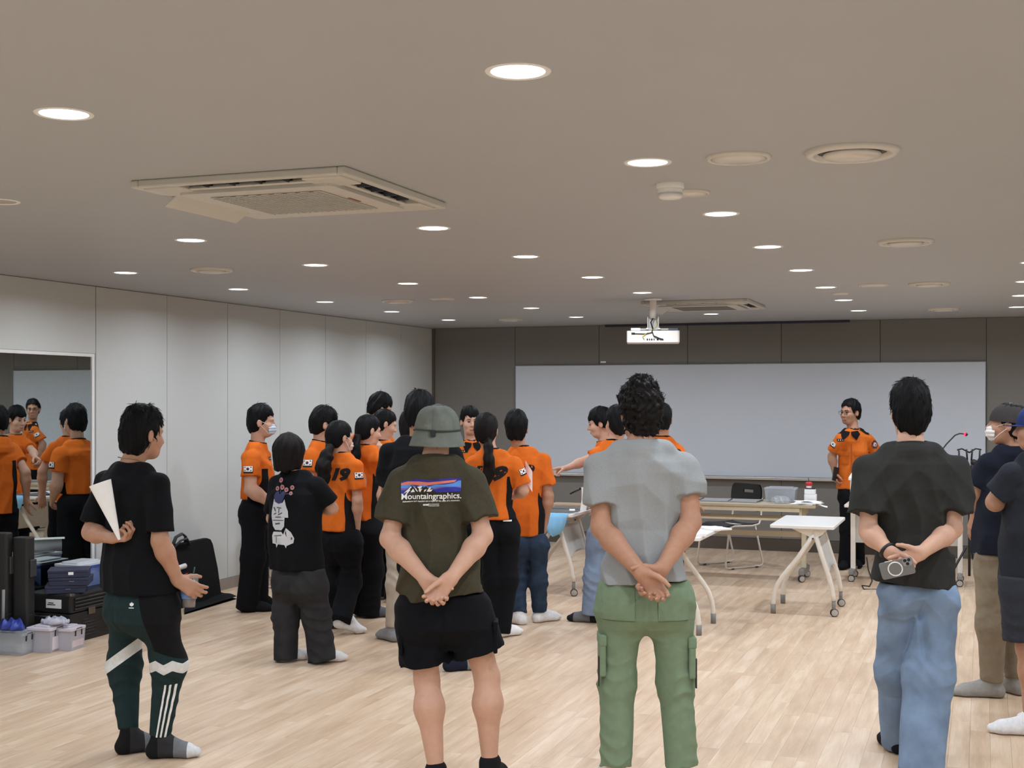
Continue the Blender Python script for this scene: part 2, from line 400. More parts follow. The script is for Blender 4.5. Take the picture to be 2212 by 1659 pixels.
# cassette air conditioners
M_ACW = plastic('ac_white', (196, 194, 186), .4); M_ACD = plastic('ac_slot_dark', (62, 68, 74), .5); M_ACG = plastic('ac_grille', (104, 98, 90), .6)
def air_con(u, v, label, grille):
    e = empty('air_conditioner', room(u, v, CEIL_Z), -RA, label, 'air conditioner', 'cassette air conditioners')
    S = .475; mb = MB()
    # frame with four open slots: centre plate plus outer rim and four corner blocks
    for sx, sy in ((1, 0), (-1, 0), (0, 1), (0, -1)):
        if sx: mb.box((sx*S if sx < 0 else S-.035, -S, -.03), (-S+.035 if sx < 0 else S, S, 0))
        else: mb.box((-S+.035, sy*S if sy < 0 else S-.035, -.03), (S-.035, -S+.035 if sy < 0 else S, 0))
    for sx in (-1, 1):
        for sy in (-1, 1):
            x0, x1 = sorted((sx*(S-.035), sx*.27)); y0, y1 = sorted((sy*(S-.035), sy*.27)); mb.box((x0, y0, -.036), (x1, y1, -.001))
    mb.build('frame', M_ACW, e, bevel=.006)
    MB().rbox((-.345, -.345, -.046), (.345, .345, -.012), .03).build('panel', M_ACW, e)
    mb = MB()
    for sx, sy in ((1, 0), (-1, 0), (0, 1), (0, -1)):
        if sx: mb.box((min(sx*.346, sx*.44), -.27, -.006), (max(sx*.346, sx*.44), .27, -.001))
        else: mb.box((-.27, min(sy*.346, sy*.44), -.006), (.27, max(sy*.346, sy*.44), -.001))
    mb.build('slot_back', M_ACD, e)
    for k, (ax, tilt, ln, y0) in enumerate(((0, -12, .014, -.362), (90, -12, .014, -.362), (180, -62, .07, -.362), (270, -40, .075, -.40))):
        Mx = Matrix.Rotation(math.radians(ax), 4, 'Z') @ Matrix.Translation((0, y0, -.03)) @ Matrix.Rotation(math.radians(tilt if k < 3 else 35), 4, 'X')
        MB().box((-.268, -ln, -.003), (.268, .004, .003), Mx).build('louver', M_ACW, e)
        for q in (-.18, -.06, .06, .18):
            MB().box((q-.004, -.43, -.03), (q+.004, -.35, -.006), Matrix.Rotation(math.radians(ax), 4, 'Z')).build('vane', M_ACD, e)
    MB().box((-.25, -.25, -.0475), (.25, .25, -.0462)).build('grille_back', M_ACG, e)
    if grille:
        # honeycomb of small bars
        mb = MB(); n = 17; st = .5/n
        for i in range(n+1):
            mb.box((-.25+i*st-.003, -.25, -.051), (-.25+i*st+.003, .25, -.0475))
        for j in range(n+1):
            for i in range(n):
                o = (i % 2)*st/2; y = -.25+j*st+o
                if y < .25: mb.box((-.25+i*st, y-.004, -.051), (-.25+(i+1)*st, y+.004, -.0475))
        mb.build('grille', M_ACW, e)
        MB().box((.265, -.05, -.048), (.275, .05, -.0462)).build('badge', plastic('ac_badge', (120, 60, 55), .5), e)
air_con(3.71, -9.87, 'large white cassette air conditioner with a honeycomb grille on the near ceiling', True)
air_con(4.02, -3.02, 'distant white cassette air conditioner behind the projector', False)

# projector on its pole
pj = empty('projector', room(3.72, -3.75, CEIL_Z), math.radians(-6), 'white ceiling projector on a short pole with dangling cables', 'projector')
MB().tube([(0, 0, 0), (0, 0, -.17)], .03, 14).build('pole', M_WHITEM, pj)
MB().lathe([(.0005, -.001), (.075, -.001), (.075, -.012), (.03, -.016)], 24).build('ceiling_flange', M_WHITEM, pj)
MB().box((-.05, -.045, -.27), (-.042, .045, -.16)).box((.042, -.045, -.27), (.05, .045, -.16)).box((-.05, .03, -.26), (.05, .045, -.17)).build('bracket', M_WHITEM, pj, bevel=.003)
MB().box((-.17, -.012, -.272), (.18, .012, -.258)).box((-.06, -.09, -.272), (-.04, .09, -.258)).box((.04, -.09, -.272), (.06, .09, -.258)).build('mount_arm', M_WHITEM, pj)
body = MB().rbox((-.225, -.15, -.385), (.225, .17, -.285), .02).build('body', M_WHITEM, pj, bevel=.004)
MB().box((-.226, -.11, -.288), (.226, .165, -.281)).build('top_seam', plastic('grey_seam', (120, 124, 130), .5), pj)
MB().box((-.19, -.1, -.282), (-.11, .02, -.258)).build('lamp_hatch', M_WHITEM, pj)
MB().box((.13, -.1, -.281), (.21, .1, -.262)).build('vent_block', plastic('grey_block', (88, 94, 104), .5), pj)
for q, (x, w) in enumerate(((-.055, .012), (-.035, .009), (-.018, .012), (.003, .008), (.03, .016))):
    MB().box((x, -.1525, -.368), (x+w, -.149, -.352)).build('socket', M_BLACK, pj)
MB().box((-.185, -.1525, -.318), (-.155, -.149, -.300)).build('power_plug', M_BLACK, pj)
MB().tube([(0, -.02, -.17), (-.02, -.06, -.21), (.0, -.10, -.27), (-.01, -.155, -.29), (.005, -.165, -.33), (.06, -.163, -.355), (.085, -.155, -.36)], .0055, 6).build('cable', M_BLACK, pj)
MB().tube([(.03, -.03, -.18), (.035, -.07, -.24), (.0, -.12, -.275), (-.06, -.16, -.31), (-.09, -.16, -.335), (-.075, -.155, -.36)], .004, 6).build('cable', plastic('yellow_cable', (196, 186, 96), .5), pj)
MB().tube([(-.17, -.155, -.31), (-.06, -.16, -.312), (-.01, -.158, -.30)], .004, 6).build('cable', M_BLACK, pj)
# ------------------------------------------------------------------ smooth solids (distance fields meshed with surface nets)
def V3(p): return np.array(p, dtype=np.float64)
class Field:
    def __init__(s, lo, hi, h):
        s.h = h; s.lo = V3(lo)-2*h; n = np.ceil((V3(hi)+2*h-s.lo)/h).astype(int)+1
        s.ax = [(s.lo[i]+h*np.arange(n[i])).astype(np.float32) for i in range(3)]
        s.f = np.full(n, .5, np.float32)
    def grid(s, sl=None):
        a = s.ax if sl is None else [s.ax[i][sl[i]] for i in range(3)]
        return a[0][:, None, None], a[1][None, :, None], a[2][None, None, :]
    def _sl(s, lo, hi, m):
        out = []
        for i in range(3):
            a = int(np.floor((lo[i]-m-s.lo[i])/s.h)); b = int(np.ceil((hi[i]+m-s.lo[i])/s.h))+1
            a = max(a, 0); b = min(b, len(s.ax[i]))
            if b-a < 1: return None
            out.append(slice(a, b))
        return tuple(out)
    def add(s, prim, k=0.0):
        fn, lo, hi = prim; sl = s._sl(lo, hi, k+2.5*s.h)
        if sl is None: return s
        d = fn(*s.grid(sl)); f = s.f[sl]
        if k > 0:
            e = np.maximum(k-np.abs(f-d), 0)/k
            s.f[sl] = np.minimum(f, d)-e*e*k*.25
        else: s.f[sl] = np.minimum(f, d)
        return s
    def sub(s, prim, k=0.0):
        fn, lo, hi = prim; sl = s._sl(lo, hi, k+2.5*s.h)
        if sl is None: return s
        d = -fn(*s.grid(sl)); f = s.f[sl]
        if k > 0:
            e = np.maximum(k-np.abs(f-d), 0)/k
            s.f[sl] = np.maximum(f, d)+e*e*k*.25
        else: s.f[sl] = np.maximum(f, d)
        return s
    def clip(s, fn):      # keep where fn < 0
        s.f = np.maximum(s.f, fn(*s.grid())); return s
    def disp(s, fn):
        s.f = s.f+fn(*s.grid()).astype(np.float32); return s
    def mesh(s):
        f = s.f; b = f < 0
        c = np.zeros(tuple(n-1 for n in f.shape), np.int8)
        offs = [(i, j, k) for i in (0, 1) for j in (0, 1) for k in (0, 1)]
        sl = lambda o: tuple(slice(o[i], f.shape[i]-1+o[i]) for i in range(3))
        for o in offs: c += b[sl(o)]
        act = (c > 0) & (c < 8); cells = np.argwhere(act)
        idx = np.full(c.shape, -1, np.int32); idx[act] = np.arange(len(cells))
        if not len(cells): return np.zeros((0, 3)), np.zeros((0, 4), int)
        vals = np.stack([f[cells[:, 0]+o[0], cells[:, 1]+o[1], cells[:, 2]+o[2]] for o in offs], 1)
        acc = np.zeros((len(cells), 3)); cnt = np.zeros(len(cells))
        for i in range(8):
            for j in range(i+1, 8):
                df = [offs[j][q]-offs[i][q] for q in range(3)]
                if sum(abs(q) for q in df) != 1: continue
                m = (vals[:, i] < 0) != (vals[:, j] < 0)
                t = vals[m, i]/(vals[m, i]-vals[m, j])
                acc[m] += np.array(offs[i])[None]+t[:, None]*np.array(df)[None]; cnt[m] += 1
        v = s.lo+s.h*(cells+acc/cnt[:, None])
        quads = []
        for a in range(3):
            o1, o2 = [q for q in range(3) if q != a]
            s0 = [slice(None)]*3; s1 = [slice(None)]*3; s0[a] = slice(0, -1); s1[a] = slice(1, None)
            for q in (o1, o2): s0[q] = slice(1, -1); s1[q] = slice(1, -1)
            b0 = b[tuple(s0)]; b1 = b[tuple(s1)]; e = np.argwhere(b0 != b1)
            if not len(e): continue
            flip = b0[e[:, 0], e[:, 1], e[:, 2]]
            base = e.copy(); base[:, o1] += 1; base[:, o2] += 1
            def cell(d1, d2):
                q = base.copy(); q[:, o1] += d1; q[:, o2] += d2; return idx[q[:, 0], q[:, 1], q[:, 2]]
            q = np.stack([cell(-1, -1), cell(0, -1), cell(0, 0), cell(-1, 0)], 1)
            if a == 1: flip = ~flip
            q[~flip] = q[~flip][:, ::-1]
            quads.append(q[(q >= 0).all(1)])
        return v, np.concatenate(quads)
def to_mesh(name, parts, attrs=None):
    """mesh from [(verts, quads)]; attrs = {name: per-vertex values}"""
    vs = []; qs = []; n = 0
    for v, q in parts:
        vs.append(v); qs.append(q+n); n += len(v)
    v = np.concatenate(vs); q = np.concatenate(qs)
    me = bpy.data.meshes.new(name)
    me.vertices.add(len(v)); me.vertices.foreach_set('co', v.astype(np.float32).ravel())
    me.loops.add(len(q)*4); me.loops.foreach_set('vertex_index', q.astype(np.int32).ravel())
    me.polygons.add(len(q)); me.polygons.foreach_set('loop_start', np.arange(0, len(q)*4, 4, dtype=np.int32))
    me.polygons.foreach_set('loop_total', np.full(len(q), 4, np.int32))
    me.polygons.foreach_set('use_smooth', np.ones(len(q), bool))
    me.update(calc_edges=True)
    for k, fn in (attrs or {}).items():
        a = me.attributes.new(k, 'FLOAT', 'POINT'); a.data.foreach_set('value', np.asarray(fn(v[:, 0], v[:, 1], v[:, 2]), dtype=np.float32))
    return me
def cone(a, b, ra, rb, axis=None, sq=1.0, flat0=False, flat1=False, hollow=0.0):
    a = V3(a); b = V3(b); d = b-a; L2 = float(d@d); L = math.sqrt(L2) or 1e-6; L2 = L2 or 1e-9
    n = None
    if axis is not None: n = V3(axis); n = n/np.linalg.norm(n)
    def fn(X, Y, Z):
        x, y, z = X-np.float32(a[0]), Y-np.float32(a[1]), Z-np.float32(a[2])
        t = (x*d[0]+y*d[1]+z*d[2])/L2
        tc = np.clip(t, -.25 if flat0 else 0, 1.25 if flat1 else 1)
        x = x-tc*d[0]; y = y-tc*d[1]; z = z-tc*d[2]
        q = x*x+y*y+z*z
        if n is not None:
            c = x*n[0]+y*n[1]+z*n[2]; q = q+c*c*(1/(sq*sq)-1)
        r = ra+(rb-ra)*np.clip(tc, 0, 1)
        e = np.sqrt(np.maximum(q, 1e-12))-r
        if hollow: e = np.maximum(e, -np.maximum(e+hollow, (.80-t)*L))
        if flat1: e = np.maximum(e, (t-1)*L)
        if flat0: e = np.maximum(e, -t*L)
        return e.astype(np.float32)
    m = max(ra, rb)*max(1, sq)
    return fn, np.minimum(a, b)-m, np.maximum(a, b)+m
def ellipsoid(c, r, R=None):
    c = V3(c); r = V3(r); R = np.eye(3) if R is None else np.array(R)       # columns of R = axes
    def fn(X, Y, Z):
        x, y, z = X-np.float32(c[0]), Y-np.float32(c[1]), Z-np.float32(c[2])
        k0 = 0; k1 = 0
        for i in range(3):
            w = (x*R[0, i]+y*R[1, i]+z*R[2, i])/r[i]; k0 = k0+w*w; k1 = k1+(w/r[i])**2
        k0 = np.sqrt(k0); return (k0*(k0-1)/np.sqrt(np.maximum(k1, 1e-9))).astype(np.float32)
    m = np.sqrt(((R*r)**2).sum(1)); return fn, c-m, c+m
def column(rows, n=2.4, z0=None, z1=None):
    """stack of superellipses: rows of (z, cx, cy, half width, half depth, yaw); yaw turns the lateral axis"""
    rows = sorted(rows); A = np.array(rows)
    def fn(X, Y, Z):
        g = lambda i: np.interp(Z, A[:, 0], A[:, i])
        cx, cy, a, b, yw = g(1), g(2), g(3), g(4), g(5)
        co, si = np.cos(yw), np.sin(yw)
        x = (X-cx)*co+(Y-cy)*si; y = -(X-cx)*si+(Y-cy)*co
        r = (np.abs(x/a)**n+np.abs(y/b)**n)**(1/n)
        d = (r-1)*np.minimum(a, b)
        d = np.maximum(d, A[0, 0]-Z); return np.maximum(d, Z-A[-1, 0]).astype(np.float32)
    m = A[:, 3:5].max()
    return fn, V3((A[:, 1].min()-m, A[:, 2].min()-m, A[0, 0])), V3((A[:, 1].max()+m, A[:, 2].max()+m, A[-1, 0]))
def noise3(X, Y, Z, f, seed=0.0):
    fx, fy, fz = f if isinstance(f, (tuple, list)) else (f, f, f)
    x, y, z = X*fx+seed, Y*fy+seed*1.7, Z*fz+seed*2.3
    return (np.sin(x+1.3*np.sin(.9*y+.4*z))*np.sin(y*1.1+1.1*np.sin(z*.8+.3*x))+np.sin(1.7*z+1.2*np.sin(1.3*x+.7*y))*.6)*.62
def ridge(t): return 1-2*np.abs(np.sin(t))

# ------------------------------------------------------------------ people
def unit(v): v = V3(v); return v/(np.linalg.norm(v) or 1)
def hand_prims(w, f, n, side, curl=(.3, .35, .4, .45), spread=.12, thumb=(.6, .65, .35), tcurl=.3, s=1.0):
    """finger and palm solids; w wrist, f towards the knuckles, n the way the palm faces, side +1 right hand, -1 left"""
    w = V3(w); f = unit(f); n = V3(n); n = unit(n-f*(n@f)); l = np.cross(f, n)*side
    out = []
    lat = (.030, .010, -.010, -.028); fw = (.086, .091, .087, .079)
    LEN = ((.042, .026, .020), (.046, .030, .021), (.042, .027, .020), (.033, .020, .018))
    pr = []
    for i in range(4):
        k = w+f*fw[i]*s+l*lat[i]*s-n*.003
        pr.append((cone(w+l*lat[i]*.55*s+f*.008, k, .0145*s, .0118*s), .016))
        p = k; ang = 0
        for j, Ln in enumerate(LEN[i]):
            ang += curl[i]*(1.0, 1.25, .8)[j]
            d = f*math.cos(ang)+n*math.sin(ang)+l*spread*(1.5-i)*.4*math.cos(ang)
            q = p+unit(d)*Ln*s
            r0 = (.0100, .0090, .0080)[j]*s*(.92 if i == 3 else 1); r1 = (.0090, .0080, .0070)[j]*s*(.92 if i == 3 else 1)
            pr.append((cone(p, q, r0, r1), .005 if j else .010)); p = q
    b = w+f*.018*s+l*.020*s+n*.006; d = unit(f*thumb[0]+l*thumb[1]+n*thumb[2])
    p = b
    for j, (Ln, r0, r1) in enumerate(((.046, .0165, .0125), (.032, .0118, .0105), (.027, .0102, .0082))):
        q = p+d*Ln*s; pr.append((cone(p, q, r0*s, r1*s), .014 if j == 0 else .004)); p = q
        d = unit(d*math.cos(tcurl)+(f*.75-l*.5+n*.3)*math.sin(tcurl))
    pr.append((cone(w-f*.012, w+f*.03*s, .0225*s, .021*s, n, .72), .018))
    return pr

SKIN = mat('skin_fair', (200, 157, 134), .55, var=.05, scale=45, bump=.12, bscale=350, spec=.35)
SKIN2 = mat('skin_tan', (180, 135, 110), .55, var=.06, scale=45, bump=.12, bscale=350, spec=.35)
HAIR = mat('hair_black', (9, 9, 11), .6, var=.35, scale=55, bump=.9, bscale=130, stretch=(1, 1, .22), spec=.16)
HAIRB = mat('hair_brown', (19, 15, 14), .6, var=.35, scale=55, bump=.9, bscale=130, stretch=(1, 1, .22), spec=.16)
ORANGE, BLK, NAVY = (214, 106, 34), (20, 20, 23), (24, 27, 36)
def rotm(yaw, pitch=0.0, roll=0.0):
    """columns = right, forward, up of a head turned by yaw to the right, pitch up, roll"""
    M = Matrix.Rotation(-yaw, 3, 'Z') @ Matrix.Rotation(pitch, 3, 'X') @ Matrix.Rotation(roll, 3, 'Y')
    return np.array(M)

class Person:
    def __init__(s, label, D, x, phi, H, J, lift_sh=.074, group=None):
        s.D = D; s.phi = math.radians(phi); s.H = H; k = H/1.75; s.k = k
        base = Vector(((x-1106)/F_PX*D, D, 0)); s.base = base
        s.root = empty('person', base, -s.phi, label, 'person', group)
        s.inv = np.array(Matrix.Rotation(s.phi, 3, 'Z'))          # world offset -> local
        s.m = D/F_PX
        T = dict(pelvis=(0, 0, .95), chest=(0, 0, 1.28), neck=(0, -.02, 1.475), head=(0, .015, 1.625),
                 shL=(-.175, -.01, 1.405), shR=(.175, -.01, 1.405), elL=(-.235, -.03, 1.12), elR=(.235, -.03, 1.12),
                 wrL=(-.245, .04, .875), wrR=(.245, .04, .875), hipL=(-.095, 0, .92), hipR=(.095, 0, .92),
                 knL=(-.105, .015, .50), knR=(.105, .015, .50), anL=(-.11, -.02, .09), anR=(.11, -.02, .09))
        s.J = {a: V3(b)*k for a, b in T.items()}
        s.fixed = set()
        for a, b in J.items():
            s.J[a] = s.loc(*b); s.fixed.add(a)
        for a in 'LR':
            if 'an'+a in s.fixed: s.J['an'+a][2] = max(s.J['an'+a][2], .05)
        if 'hipL' not in s.fixed and 'pelvis' in s.fixed:
            for a in 'LR': s.J['hip'+a] = s.J['hip'+a]+s.J['pelvis']-V3(T['pelvis'])*k
        for a in 'LR':
            if 'kn'+a not in s.fixed:
                s.J['kn'+a] = (s.J['hip'+a]*.50+s.J['an'+a]*.50)+V3((0, .02, 0))
        if lift_sh:
            for a in 'LR':
                if s.J['neck'][2]-s.J['sh'+a][2] > lift_sh*k: s.J['sh'+a][2] = s.J['neck'][2]-lift_sh*k
        if 'chest' not in s.fixed: s.J['chest'] = s.J['neck']*.6+s.J['pelvis']*.4
    def loc(s, px, py, dd=0.0):
        Y = s.D+dd
        return s.inv @ V3(at(px, py, Y)-s.base)
    def zrow(s, py, dd=0.0): return CAM_Z-(py-HOR)*(s.D+dd)/F_PX
    def obj(s, name, me, m, parent=None, label=None):
        o = link(name, me, m, parent or s.root)
        if label: o['label'] = label
        return o
    # ---- torso garment rows given as silhouettes (row, left, right)
    def rows(s, sil, depth=.62, dd=0.0, grow=0.0):
        out = []
        for r in sil:
            py, xl, xr = r[:3]; dp = r[3] if len(r) > 3 else depth; d2 = r[4] if len(r) > 4 else dd
            c = s.loc((xl+xr)/2, py, d2); w = (xr-xl)/2*s.m
            co, si = math.cos(s.phi), math.sin(s.phi)
            a = w/math.sqrt(co*co+dp*dp*si*si)
            out.append((c[2], c[0], c[1], a+grow, a*dp+grow, 0.0))
        return out
    def head(s, yaw=0, pitch=0, roll=0, size=1.0, skin=SKIN, res=.005, ears=True, face=False, mouth=True):
        J = s.J; R = rotm(math.radians(yaw), math.radians(pitch), math.radians(roll)); s.R = R; s.hs = hs = size*.97
        c = J['head']; s.hc = c
        P = lambda p: c+R@(V3(p)*hs)
        s.P = P
        lo = np.minimum(c-.17, J['neck']-.1); hi = np.maximum(c+.17, J['neck']+.1); lo[2] = J['neck'][2]-.06
        f = Field(lo, hi, res)
        f.add(ellipsoid(P((0, -.014, .030)), V3((.076, .096, .089))*hs, R), .02)
        f.add(ellipsoid(P((0, .030, -.040)), V3((.060, .062, .072))*hs, R), .035)
        f.add(cone(P((-.02, .050, -.088)), P((.02, .050, -.088)), .026*hs, .026*hs), .03)
        for q in (-1, 1):
            f.add(ellipsoid(P((q*.040, .058, -.030)), V3((.024, .026, .026))*hs, R), .02)      # cheek
            f.add(cone(P((q*.012, .084, .024)), P((q*.042, .070, .022)), .011*hs, .010*hs), .012)  # brow
            f.sub(ellipsoid(P((q*.031, .100, .004)), V3((.019, .016, .012))*hs, R), .012)
            if ears:
                f.add(ellipsoid(P((q*.079, -.012, -.008)), V3((.008, .019, .031))*hs, R@rotm(-q*.35)), .008)
                f.sub(ellipsoid(P((q*.090, -.008, -.006)), V3((.008, .009, .018))*hs, R), .006)
        f.add(cone(P((0, .086, .010)), P((0, .108, -.030)), .0075*hs, .012*hs), .012)
        f.add(cone(P((-.011, .096, -.034)), P((.011, .096, -.034)), .0085*hs, .0085*hs), .008)
        f.add(ellipsoid(P((0, .086, -.060)), V3((.024, .011, .0065))*hs, R), .006)
        f.add(ellipsoid(P((0, .085, -.070)), V3((.020, .011, .007))*hs, R), .006)
        f.add(cone(P((0, -.028, -.050)), J['neck']+V3((0, 0, -.01)), .055*s.k, .058*s.k), .03)
        f.add(cone(J['neck'], J['neck']+V3((0, 0, -.07))*s.k, .058*s.k, .05*s.k), .02)
        s.skin = skin
        s.bparts = [f.mesh()]
        if face:
            for q in (-1, 1):
                e = Field(P((q*.031, .09, .004))-.02, P((q*.031, .09, .004))+.02, .0025).add(ellipsoid(P((q*.031, .0865, .004)), V3((.0135, .006, .0048))*hs, R))
                s.obj('eye', to_mesh('eye', [e.mesh()]), mat('eye_dark', (24, 18, 16), .2))
                e = Field(P((q*.031, .09, .03))-.03, P((q*.031, .09, .03))+.03, .0025).add(cone(P((q*.014, .0925, .026)), P((q*.046, .080, .028)), .0036, .0026))
                s.obj('eyebrow', to_mesh('eyebrow', [e.mesh()]), HAIR)
            e = Field(P((0, .09, -.065))-.035, P((0, .09, -.065))+.035, .0025).add(cone(P((-.019, .089, -.0655)), P((.019, .089, -.0655)), .0032, .0032), 0).add(cone(P((-.012, .0905, -.071)), P((.012, .0905, -.071)), .006, .006), .003)
            s.obj('lips', to_mesh('lips', [e.mesh()]), mat('lip', (160, 96, 88), .5))
        return s
    def arms(s, hands=None, res=.005, r=1.0, upper=True):
        """bare arms and hands; hands = {'L': dict(...), 'R': dict(...)}"""
        J = s.J; k = s.k*r
        for a in 'LR':
            hd = (hands or {}).get(a, {})
            if hd is None: continue
            sh, el, wr = J['sh'+a], J['el'+a], J['wr'+a]
            fd = unit(wr-el); f_ = hd.get('f'); f_ = fd if f_ is None else s.inv@V3(f_)
            n_ = hd.get('n'); n_ = V3((0, 1, 0)) if n_ is None else s.inv@V3(n_)
            sg = 1 if a == 'R' else -1
            pr = []
            st = sh+(el-sh)*.25
            pr.append((cone(st, el, .047*k, .040*k), .03))
            m1 = el+(wr-el)*.28
            pr.append((cone(el, m1, .0395*k, .0425*k), .03))
            pr.append((cone(m1, wr, .0425*k, .0265*k, np.cross(fd, n_), 1.12), .03))
            hp = hand_prims(wr, f_, n_, sg, hd.get('curl', (.3, .35, .4, .45)), hd.get('spread', .12), hd.get('thumb', (.6, .65, .35)), hd.get('tcurl', .3), k*1.02)
            allp = pr+hp
            lo = np.min([p[1] for p, _ in allp], 0); hi = np.max([p[2] for p, _ in allp], 0)
            f = Field(lo, hi, res)
            for p, kk in pr+[hp[-1]]+hp[:-1]: f.add(p, kk)
            s.bparts.append(f.mesh())
        return s
    def legs_bare(s, res=.006, r=1.0, feet=True):
        J = s.J; k = s.k*r
        for a in 'LR':
            h, kn, an = J['hip'+a], J['kn'+a], J['an'+a]
            f = Field(np.minimum(np.minimum(h, kn), an)-.14, np.maximum(np.maximum(h, kn), an)+.14, res)
            f.add(cone(h, kn, .082*k, .054*k), .03)
            cf = kn+(an-kn)*.30+V3((0, -.016, 0))
            f.add(cone(kn, cf, .053*k, .060*k), .03); f.add(cone(cf, an, .060*k, .034*k), .05)
            f.add(ellipsoid(kn+V3((0, .028, 0)), (.036, .03, .045)), .03)
            f.add(cone(an, an+V3((0, -.015, -.05)), .034*k, .032*k), .02)
            f.clip(lambda X, Y, Z: -(Z-.02)+0*X+0*Y)
            s.bparts.append(f.mesh())
        return s
    def finish_body(s, core=True):
        """torso and hips under the clothes, then one body mesh"""
        J = s.J; k = s.k
        if core:
            lo = np.min([J[a] for a in ('pelvis', 'shL', 'shR', 'neck', 'hipL', 'hipR', 'anL', 'anR')], 0)-.12; hi = np.max([J[a] for a in ('pelvis', 'shL', 'shR', 'neck', 'hipL', 'hipR')], 0)+.12
            f = Field(lo, hi, .014)
            f.add(cone(J['chest'], J['pelvis'], .055*k, .06*k, (1, 0, 0), 1.6), .05)
            f.add(cone(J['neck']+V3((0, 0, -.05)), J['chest'], .040*k, .055*k), .05)
            for a in 'LR':
                f.add(cone(J['neck']+V3((0, 0, -.07)), J['sh'+a], .035*k, .036*k), .03)
                f.add(cone(J['sh'+a], J['sh'+a]+(J['el'+a]-J['sh'+a])*.35, .036*k, .036*k), .02)
                f.add(cone(J['hip'+a], J['kn'+a], .055*k, .035*k), .03); f.add(cone(J['kn'+a], J['an'+a], .034*k, .026*k), .02)
            s.bparts.append(f.mesh())
        s.body = s.obj('body', to_mesh('body', s.bparts), s.skin)
        return s
    def feet(s, toes, col, name='sock', bands=None, res=.006, lift=None, m=None, r=1.0, cuff=.03):
        """socked feet; toes = {'L': (px, py) or world direction in degrees}; bands = [(from, to, colour)] along the foot"""
        for a in 'LR':
            if toes.get(a) is None: continue
            an = s.J['an'+a].copy(); an[2] = max(an[2], .07)
            ang = math.radians(toes[a]); d = s.inv@V3((math.sin(ang), math.cos(ang), 0))
            side = V3((d[1], -d[0], 0)); k = s.k*r
            up = (lift or {}).get(a, 0.0)
            heel = V3((an[0], an[1], 0))-d*.028*k+V3((0, 0, .035)); ball = heel+d*.165*k+V3((0, 0, -.006)); tip = heel+d*.215*k+V3((0, 0, -.010))
            if up: heel = heel+V3((0, 0, up)); an = an+V3((0, 0, up*.7))
            f = Field(np.min([an, heel, ball, tip], 0)-.07, np.max([an, heel, ball, tip], 0)+.08, res)
            f.add(cone(an+V3((0, 0, cuff)), an, .040*k, .040*k), .02); f.add(cone(an, heel, .038*k, .036*k), .03)
            f.add(cone(heel, ball, .036*k, .034*k, side, 1.22), .03); f.add(cone(an+d*.02, ball+V3((0, 0, .012)), .034*k, .026*k), .03)
            f.add(cone(ball, tip, .033*k, .024*k, side, 1.35), .02)
            f.clip(lambda X, Y, Z: .003-Z+0*X+0*Y)
            at_ = {}
            pats = []
            for i, (t0, t1, c) in enumerate(bands or []):
                at_['b%d' % i] = (lambda X, Y, Z, t0=t0, t1=t1: np.maximum(t0-(((X-heel[0])*d[0]+(Y-heel[1])*d[1])/(.215*k)), (((X-heel[0])*d[0]+(Y-heel[1])*d[1])/(.215*k))-t1))
                pats.append(('b%d' % i, c))
            mm = m or cloth('sock_%d_%d_%d_%s' % (*col, ''.join('%d' % p[1][0] for p in pats)), col, patterns=pats)
            s.obj(name, to_mesh(name, [f.mesh()], at_), mm)
        return s
    def shirt(s, sil, hem, sleeves, m, depth=.62, res=.009, seed=1.0, wr=.005, name='shirt', attrs=None, shr=.052, hemfn=None, dd=0.0,
              folds=1.0, collar=None, stand=.006, neckcut=.062, slk=.022, hollow=0, srad=None, wfun=None):
        """sleeves = {'L': (fraction of upper arm, radius at shoulder m, radius at end m)}"""
        J = s.J; k = s.k
        R = s.rows(sil, depth, dd); zh = s.zrow(hem) if hem > 10 else hem
        R.sort(); R = [(r[0], r[1], r[2], r[3]+(.008 if i < 2 else 0), r[4]+(.020 if i == 0 else .014 if i == 1 else 0), r[5]) for i, r in enumerate(R)]; low = R[0]; R.insert(0, (zh-.04,)+low[1:]); s.Rr = np.array(R); s.slv = sleeves
        neck = J['neck']
        pts = [J['shL'], J['shR'], neck]+[V3((r[1], r[2], r[0])) for r in R]
        lo = np.min(pts, 0); hi = np.max(pts, 0)
        mw = max(max(r[3], r[4]) for r in R); ends = {}
        for a in 'LR':
            if a in sleeves and sleeves[a]:
                fr = sleeves[a][0]; ends[a] = J['sh'+a]+(J['el'+a]-J['sh'+a])*fr
                lo = np.minimum(lo, ends[a]-.11); hi = np.maximum(hi, ends[a]+.11)
        lo = lo-.10; hi = hi+.10
        for r in R:
            lo[0] = min(lo[0], r[1]-r[3]-.03); hi[0] = max(hi[0], r[1]+r[3]+.03); lo[1] = min(lo[1], r[2]-r[4]-.03); hi[1] = max(hi[1], r[2]+r[4]+.03)
        lo[2] = min(zh, lo[2] if ends else zh)-.02; hi[2] = neck[2]+.08
        f = Field(lo, hi, res)
        shz = (J['shL'][2]+J['shR'][2])/2; shc = (J['shL']+J['shR'])/2
        wS = abs(J['shR'][0]-J['shL'][0])/2; top = R[-1]; yaw = math.atan2(J['shR'][1]-J['shL'][1], J['shR'][0]-J['shL'][0])
        wS = np.linalg.norm((J['shR']-J['shL'])[:2])/2
        bS = min(top[4], .115*k)
        R2 = [r for r in R if r[0] < shz-.05]
        R2.append((shz-.035*k, shc[0], shc[1]-.006, wS*.96, bS*1.0, yaw)); R2.append((shz+.010*k, shc[0]*.7+neck[0]*.3, shc[1]-.010, wS*.78, bS*.93, yaw))
        R2.append((shz+.045*k, neck[0], neck[1]*.5+shc[1]*.5-.004, wS*.50, bS*.76, yaw)); R2.append((shz+.075*k, neck[0], neck[1], wS*.28, bS*.56, yaw))
        f.add(column(R2, 2.3), 0)
